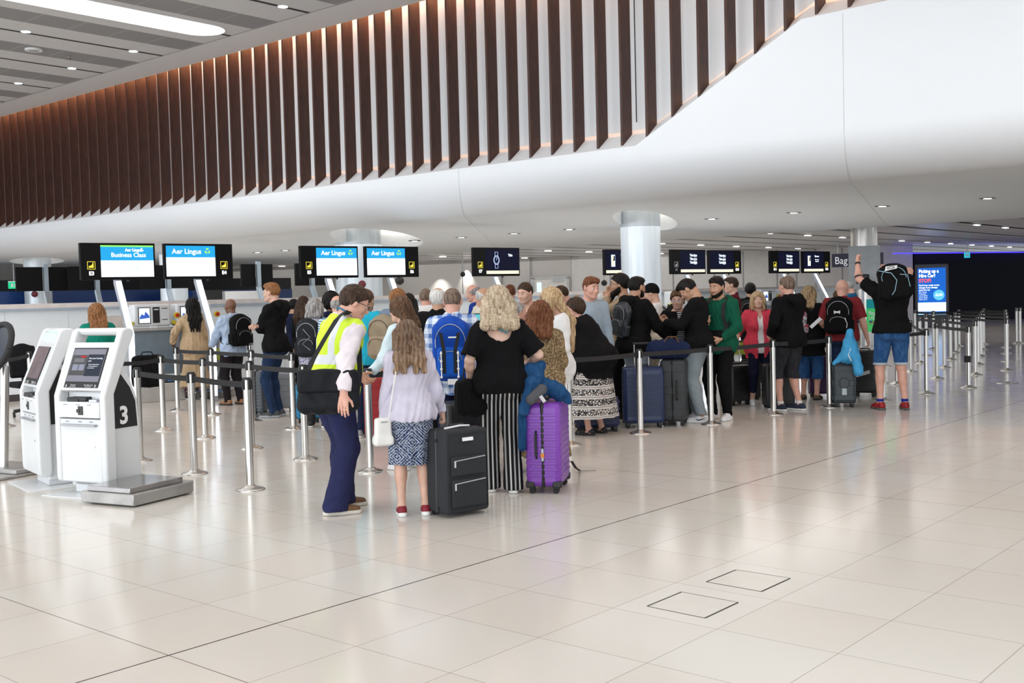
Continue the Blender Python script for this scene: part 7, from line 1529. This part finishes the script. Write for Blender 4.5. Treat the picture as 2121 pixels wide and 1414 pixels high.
tagcard(L12, Matrix.Translation((-.02, -.16, .34)) @ Matrix.Rotation(-.3, 4, 'Y'), .22, .05, (.55, .55, .55))
sc('grey ribbed suitcase with raised handle left of the tall man', 536, 861, 80, .42, .64, .23, mat('case_grey', (.12, .14, .16), .4), ridges=10, tele=.38)
sc('dark blue suitcase behind the grey ribbed one', 553, 843, 70, .40, .56, .24, mat('case_blue_dark', (.01, .04, .10), .4), ridges=8)
sc('pale blue ribbed suitcase left of the jeans of the tall man', 563, 818, 5, .32, .45, .22, mat('case_paleblue', (.24, .33, .39), .4), ridges=9)
sc('pale grey suitcase behind the jeans of the tall man', 592, 852, 10, .28, .58, .22, mat('case_palegrey', (.30, .33, .36), .5), ridges=5)
sc('bright blue suitcase left of the trench coat', 361, 826, 20, .24, .34, .2, mat('case_brightblue', (.01, .13, .38), .5), 'hard', ridges=4)
sc('turquoise suitcase under the black messenger bag', 640, 874, 0, .32, .52, .22, mat('case_turq', (.01, .22, .42), .45), ridges=6)
P = AT(774, 12.3); suitcase('red suitcase glimpsed between the vest man and the small woman', P, facing(P, 0), .28, .74, .22, mat('case_red', (.35, .01, .015), .5), ridges=6)
P = AT(957, 9.75); suitcase('plain black suitcase behind the large soft one', P, facing(P, 0)+.3, .42, .68, .27, (.012, .013, .014), ridges=3)
# denim jacket draped over the purple suitcase
c = PT(1130, 800, 8.95); r = thing('denim_jacket', 'blue denim jacket draped over the purple suitcase', 'jacket', c, facing(c, 0)); bpy.context.view_layer.update(); W = lambda x, y, d: np.array(r.matrix_world.inverted() @ PT(x, y, d))
k = lambda a, b, r1, r2=None: Cap(W(*a), W(*b), r1, r2, .05)
local_sdf('cloth', [k((1108, 775, 8.95), (1112, 800, 8.92), .075, .085), k((1100, 790, 8.85), (1085, 850, 8.82), .045, .035), k((1120, 795, 8.95), (1160, 812, 9.0), .07, .05), k((1150, 808, 9.0), (1180, 832, 9.05), .05, .03), k((1095, 765, 8.97), (1122, 760, 8.97), .05, .045)], r, fb('denim_jacket', (.012, .055, .15), pat='denim', c2=(.04, .13, .28)), .007, .022, 8)
local_sdf('sleeve', [k((1082, 865, 8.88), (1083, 925, 8.90), .032, .038)], r, fb('denim_jacket', (0, 0, 0)), .007, .012, 9)
c = PT(1113, 818, 8.80); r = thing('neck_pillow', 'grey travel pillow tucked on top of the purple suitcase', 'pillow', c, facing(c, 0)); bpy.context.view_layer.update(); W = lambda x, y, d: np.array(r.matrix_world.inverted() @ PT(x, y, d))
local_sdf('pillow_body', [Cap(W(1100, 828, 8.78), W(1122, 806, 8.80), .042, .045, .02)], r, fb('pillow_grey', (.09, .09, .10)), .007, .006); tagcard(r, Matrix.Translation(W(1124, 826, 8.72)) @ Matrix.Rotation(-.6, 4, 'Y'), .028, .06)
c = PT(1190, 970, 9.0); r = thing('loose_strap', 'loose black strap trailing on the floor right of the purple suitcase', 'strap', (c.x, c.y, 0)); q = MB(); pts = [PT(1184, 955, 9.15), PT(1192, 968, 9.3), G(1201, 976)+Vector((0, 0, .006)), G(1215, 976)+Vector((0, 0, .006)), G(1231, 975)+Vector((0, 0, .006))]; q.strip([p-Vector((c.x, c.y, 0)) for p in pts], (.008, .008, .0), .004); q.build('webbing', STRAPB, r)
# light blue hoodie over the slate suitcase
c = PT(1752, 740, 14.7); r = thing('hoodie', 'light blue hoodie draped over the slate suitcase', 'hoodie', c, facing(c, 0)); bpy.context.view_layer.update(); W = lambda x, y, d: np.array(r.matrix_world.inverted() @ PT(x, y, d))
k = lambda a, b, r1, r2=None: Cap(W(*a), W(*b), r1, r2, .04)
local_sdf('cloth', [k((1760, 688, 14.6), (1758, 735, 14.6), .055, .10), k((1755, 730, 14.6), (1726, 753, 14.55), .07, .03), k((1766, 715, 14.58), (1778, 768, 14.5), .07, .065), k((1745, 745, 14.62), (1770, 748, 14.62), .035, .04)], r, fb('hoodie_sky', (.07, .36, .66)), .0085, .014, 3)
q = MB(); q.tube([W(1762, 722, 14.42), W(1757, 735, 14.40), W(1763, 747, 14.42)], .007, 6); q.build('drawcord', WT2, r)
# navy duffel on the suitcase
c = PT(1390, 722, 13.15); r = thing('duffel_bag', 'navy duffel bag lying on the charcoal suitcase', 'bag', (c.x, c.y, .80), facing(c, 0)+.1); local_sdf('bag_body', [Cap((-.17, 0, .12), (.13, 0, .11), .12, .11, .03), Cap((-.05, 0, .2), (.05, 0, .2), .05, .04, .05)], r, fb('duffel_navy', (.012, .02, .06)), .0085, .012, 6); q = MB(); q.tube([(-.09, -.06, .20), (-.05, -.08, .27), (.05, -.08, .27), (.09, -.06, .19)], .01, 6); q.build('handle', mat('leather_brown', (.12, .05, .02), .6), r)
# black laptop bag on the desk plinth
c = PT(305, 750, 17.2); r = thing('travel_bag', 'black travel bag on the bag drop conveyor behind the barriers', 'bag', (c.x, c.y, .315), facing(c, 0)); local_sdf('bag_body', [RBox((0, 0, .26), (.24, .12, .25), .07)], r, BLK, .012, .012, 2); q = MB(); q.tube([(-.1, 0, .50), (-.06, 0, .56), (.06, 0, .56), (.1, 0, .50)], .012, 6); q.build('handle', STRAPB, r)
# phone, pouch, papers
P, pos, rz, rr = PPL['phone']; wr = (P.arms[0][2]+P.arms[1][2])/2+np.array([0, .09, .03]); Mw = Matrix.Translation(pos) @ Matrix.Rotation(rz, 4, 'Z'); r = thing('phone', 'dark phone held by the young man in the black sweater', 'phone', Mw @ Vector(wr), rz); q = MB(); q.box((0, 0, 0), (.075, .15, .009), M=Matrix.Rotation(.5, 4, 'X')); q.build('case', BLACKP, r, bevel=.003)
P, pos, rz, rr = PPL['green']; Mw = Matrix.Translation(pos) @ Matrix.Rotation(rz, 4, 'Z'); lp = P.T((-.02, .20, .12)); r = thing('chest_pouch', 'black pouch across the green hoodie', 'pouch', Mw @ Vector(lp), rz); local_sdf('pouch_body', [RBox((0, 0, 0), (.13, .035, .055), .03)], r, BLK, .008, .003); q = MB(); q.strip([Vector(p)-Vector(lp) for p in (P.T((-.13, .17, .14)), P.T((-.19, .05, .30)), P.T((-.13, .02, .50)), P.T((-.07, -.10, .56)))], (.018, 0, 0), .004); q.strip([Vector(p)-Vector(lp) for p in (P.T((.1, .19, .13)), P.T((.2, .06, .12)))], (.0, 0, .018), .004); q.build('strap', STRAPB, r)
text_mesh('berghaus', .035, 'lettering', WT2, rr, Matrix.Translation(P.T((-.07, .150, .34))) @ Matrix.Rotation(PI, 4, 'Z') @ Matrix.Rotation(PI/2, 4, 'X')) if False else None
c = PT(1690, 668, 15.6); r = thing('travel_papers', 'folded white papers in the hand of the woman in cropped jeans', 'papers', c, facing(c, 0)); q = MB(); q.box((0, 0, 0), (.20, .004, .05), M=Matrix.Rotation(-.75, 4, 'Y')); q.box((.01, -.006, .01), (.18, .003, .045), M=Matrix.Rotation(-.7, 4, 'Y')); q.build('sheets', WHITEP, r)
# luggage trolleys
def trolley(label, x, y, phi):
    P = G(x, y); r = thing('luggage_trolley', label, 'trolley', P, facing(P, phi)); TB = mat('trolley_blue', (.03, .08, .16), .4, .4)
    for sx in (-1, 1): q = MB(); q.tube([(sx*.24, -.42, .12), (sx*.24, .30, .16), (sx*.24, .42, .55), (sx*.24, .50, 1.0)], .014, 8); q.build('side_tube', steel(), r, smooth=True)
    q = MB(); q.tube([(-.24, .50, 1.0), (.24, .50, 1.0)], .02, 8); q.build('push_bar', BLACKP, r, smooth=True)
    q = MB(); q.bx(-.22, .22, -.40, .32, .13, .145); q.build('deck', TB, r)
    q = MB(); q.bx(-.20, .20, .36, .38, .62, .82); q.build('sign_plate', mat('trolley_plate', (.30, .34, .02), .5), r)
    for x_, y_ in ((-.2, .28), (.2, .28), (0, -.38)): q = MB(); q.cyl((x_-.018, y_, .06), (x_+.018, y_, .06), .06, n=16); q.build('wheel', BLACKR, r, smooth=True)
    return r
trolley('steel luggage trolley between the trench coat and the light blue shirt', 452, 822, 20)
trolley('steel luggage trolley left of the woman in pink', 1537, 822, -10)
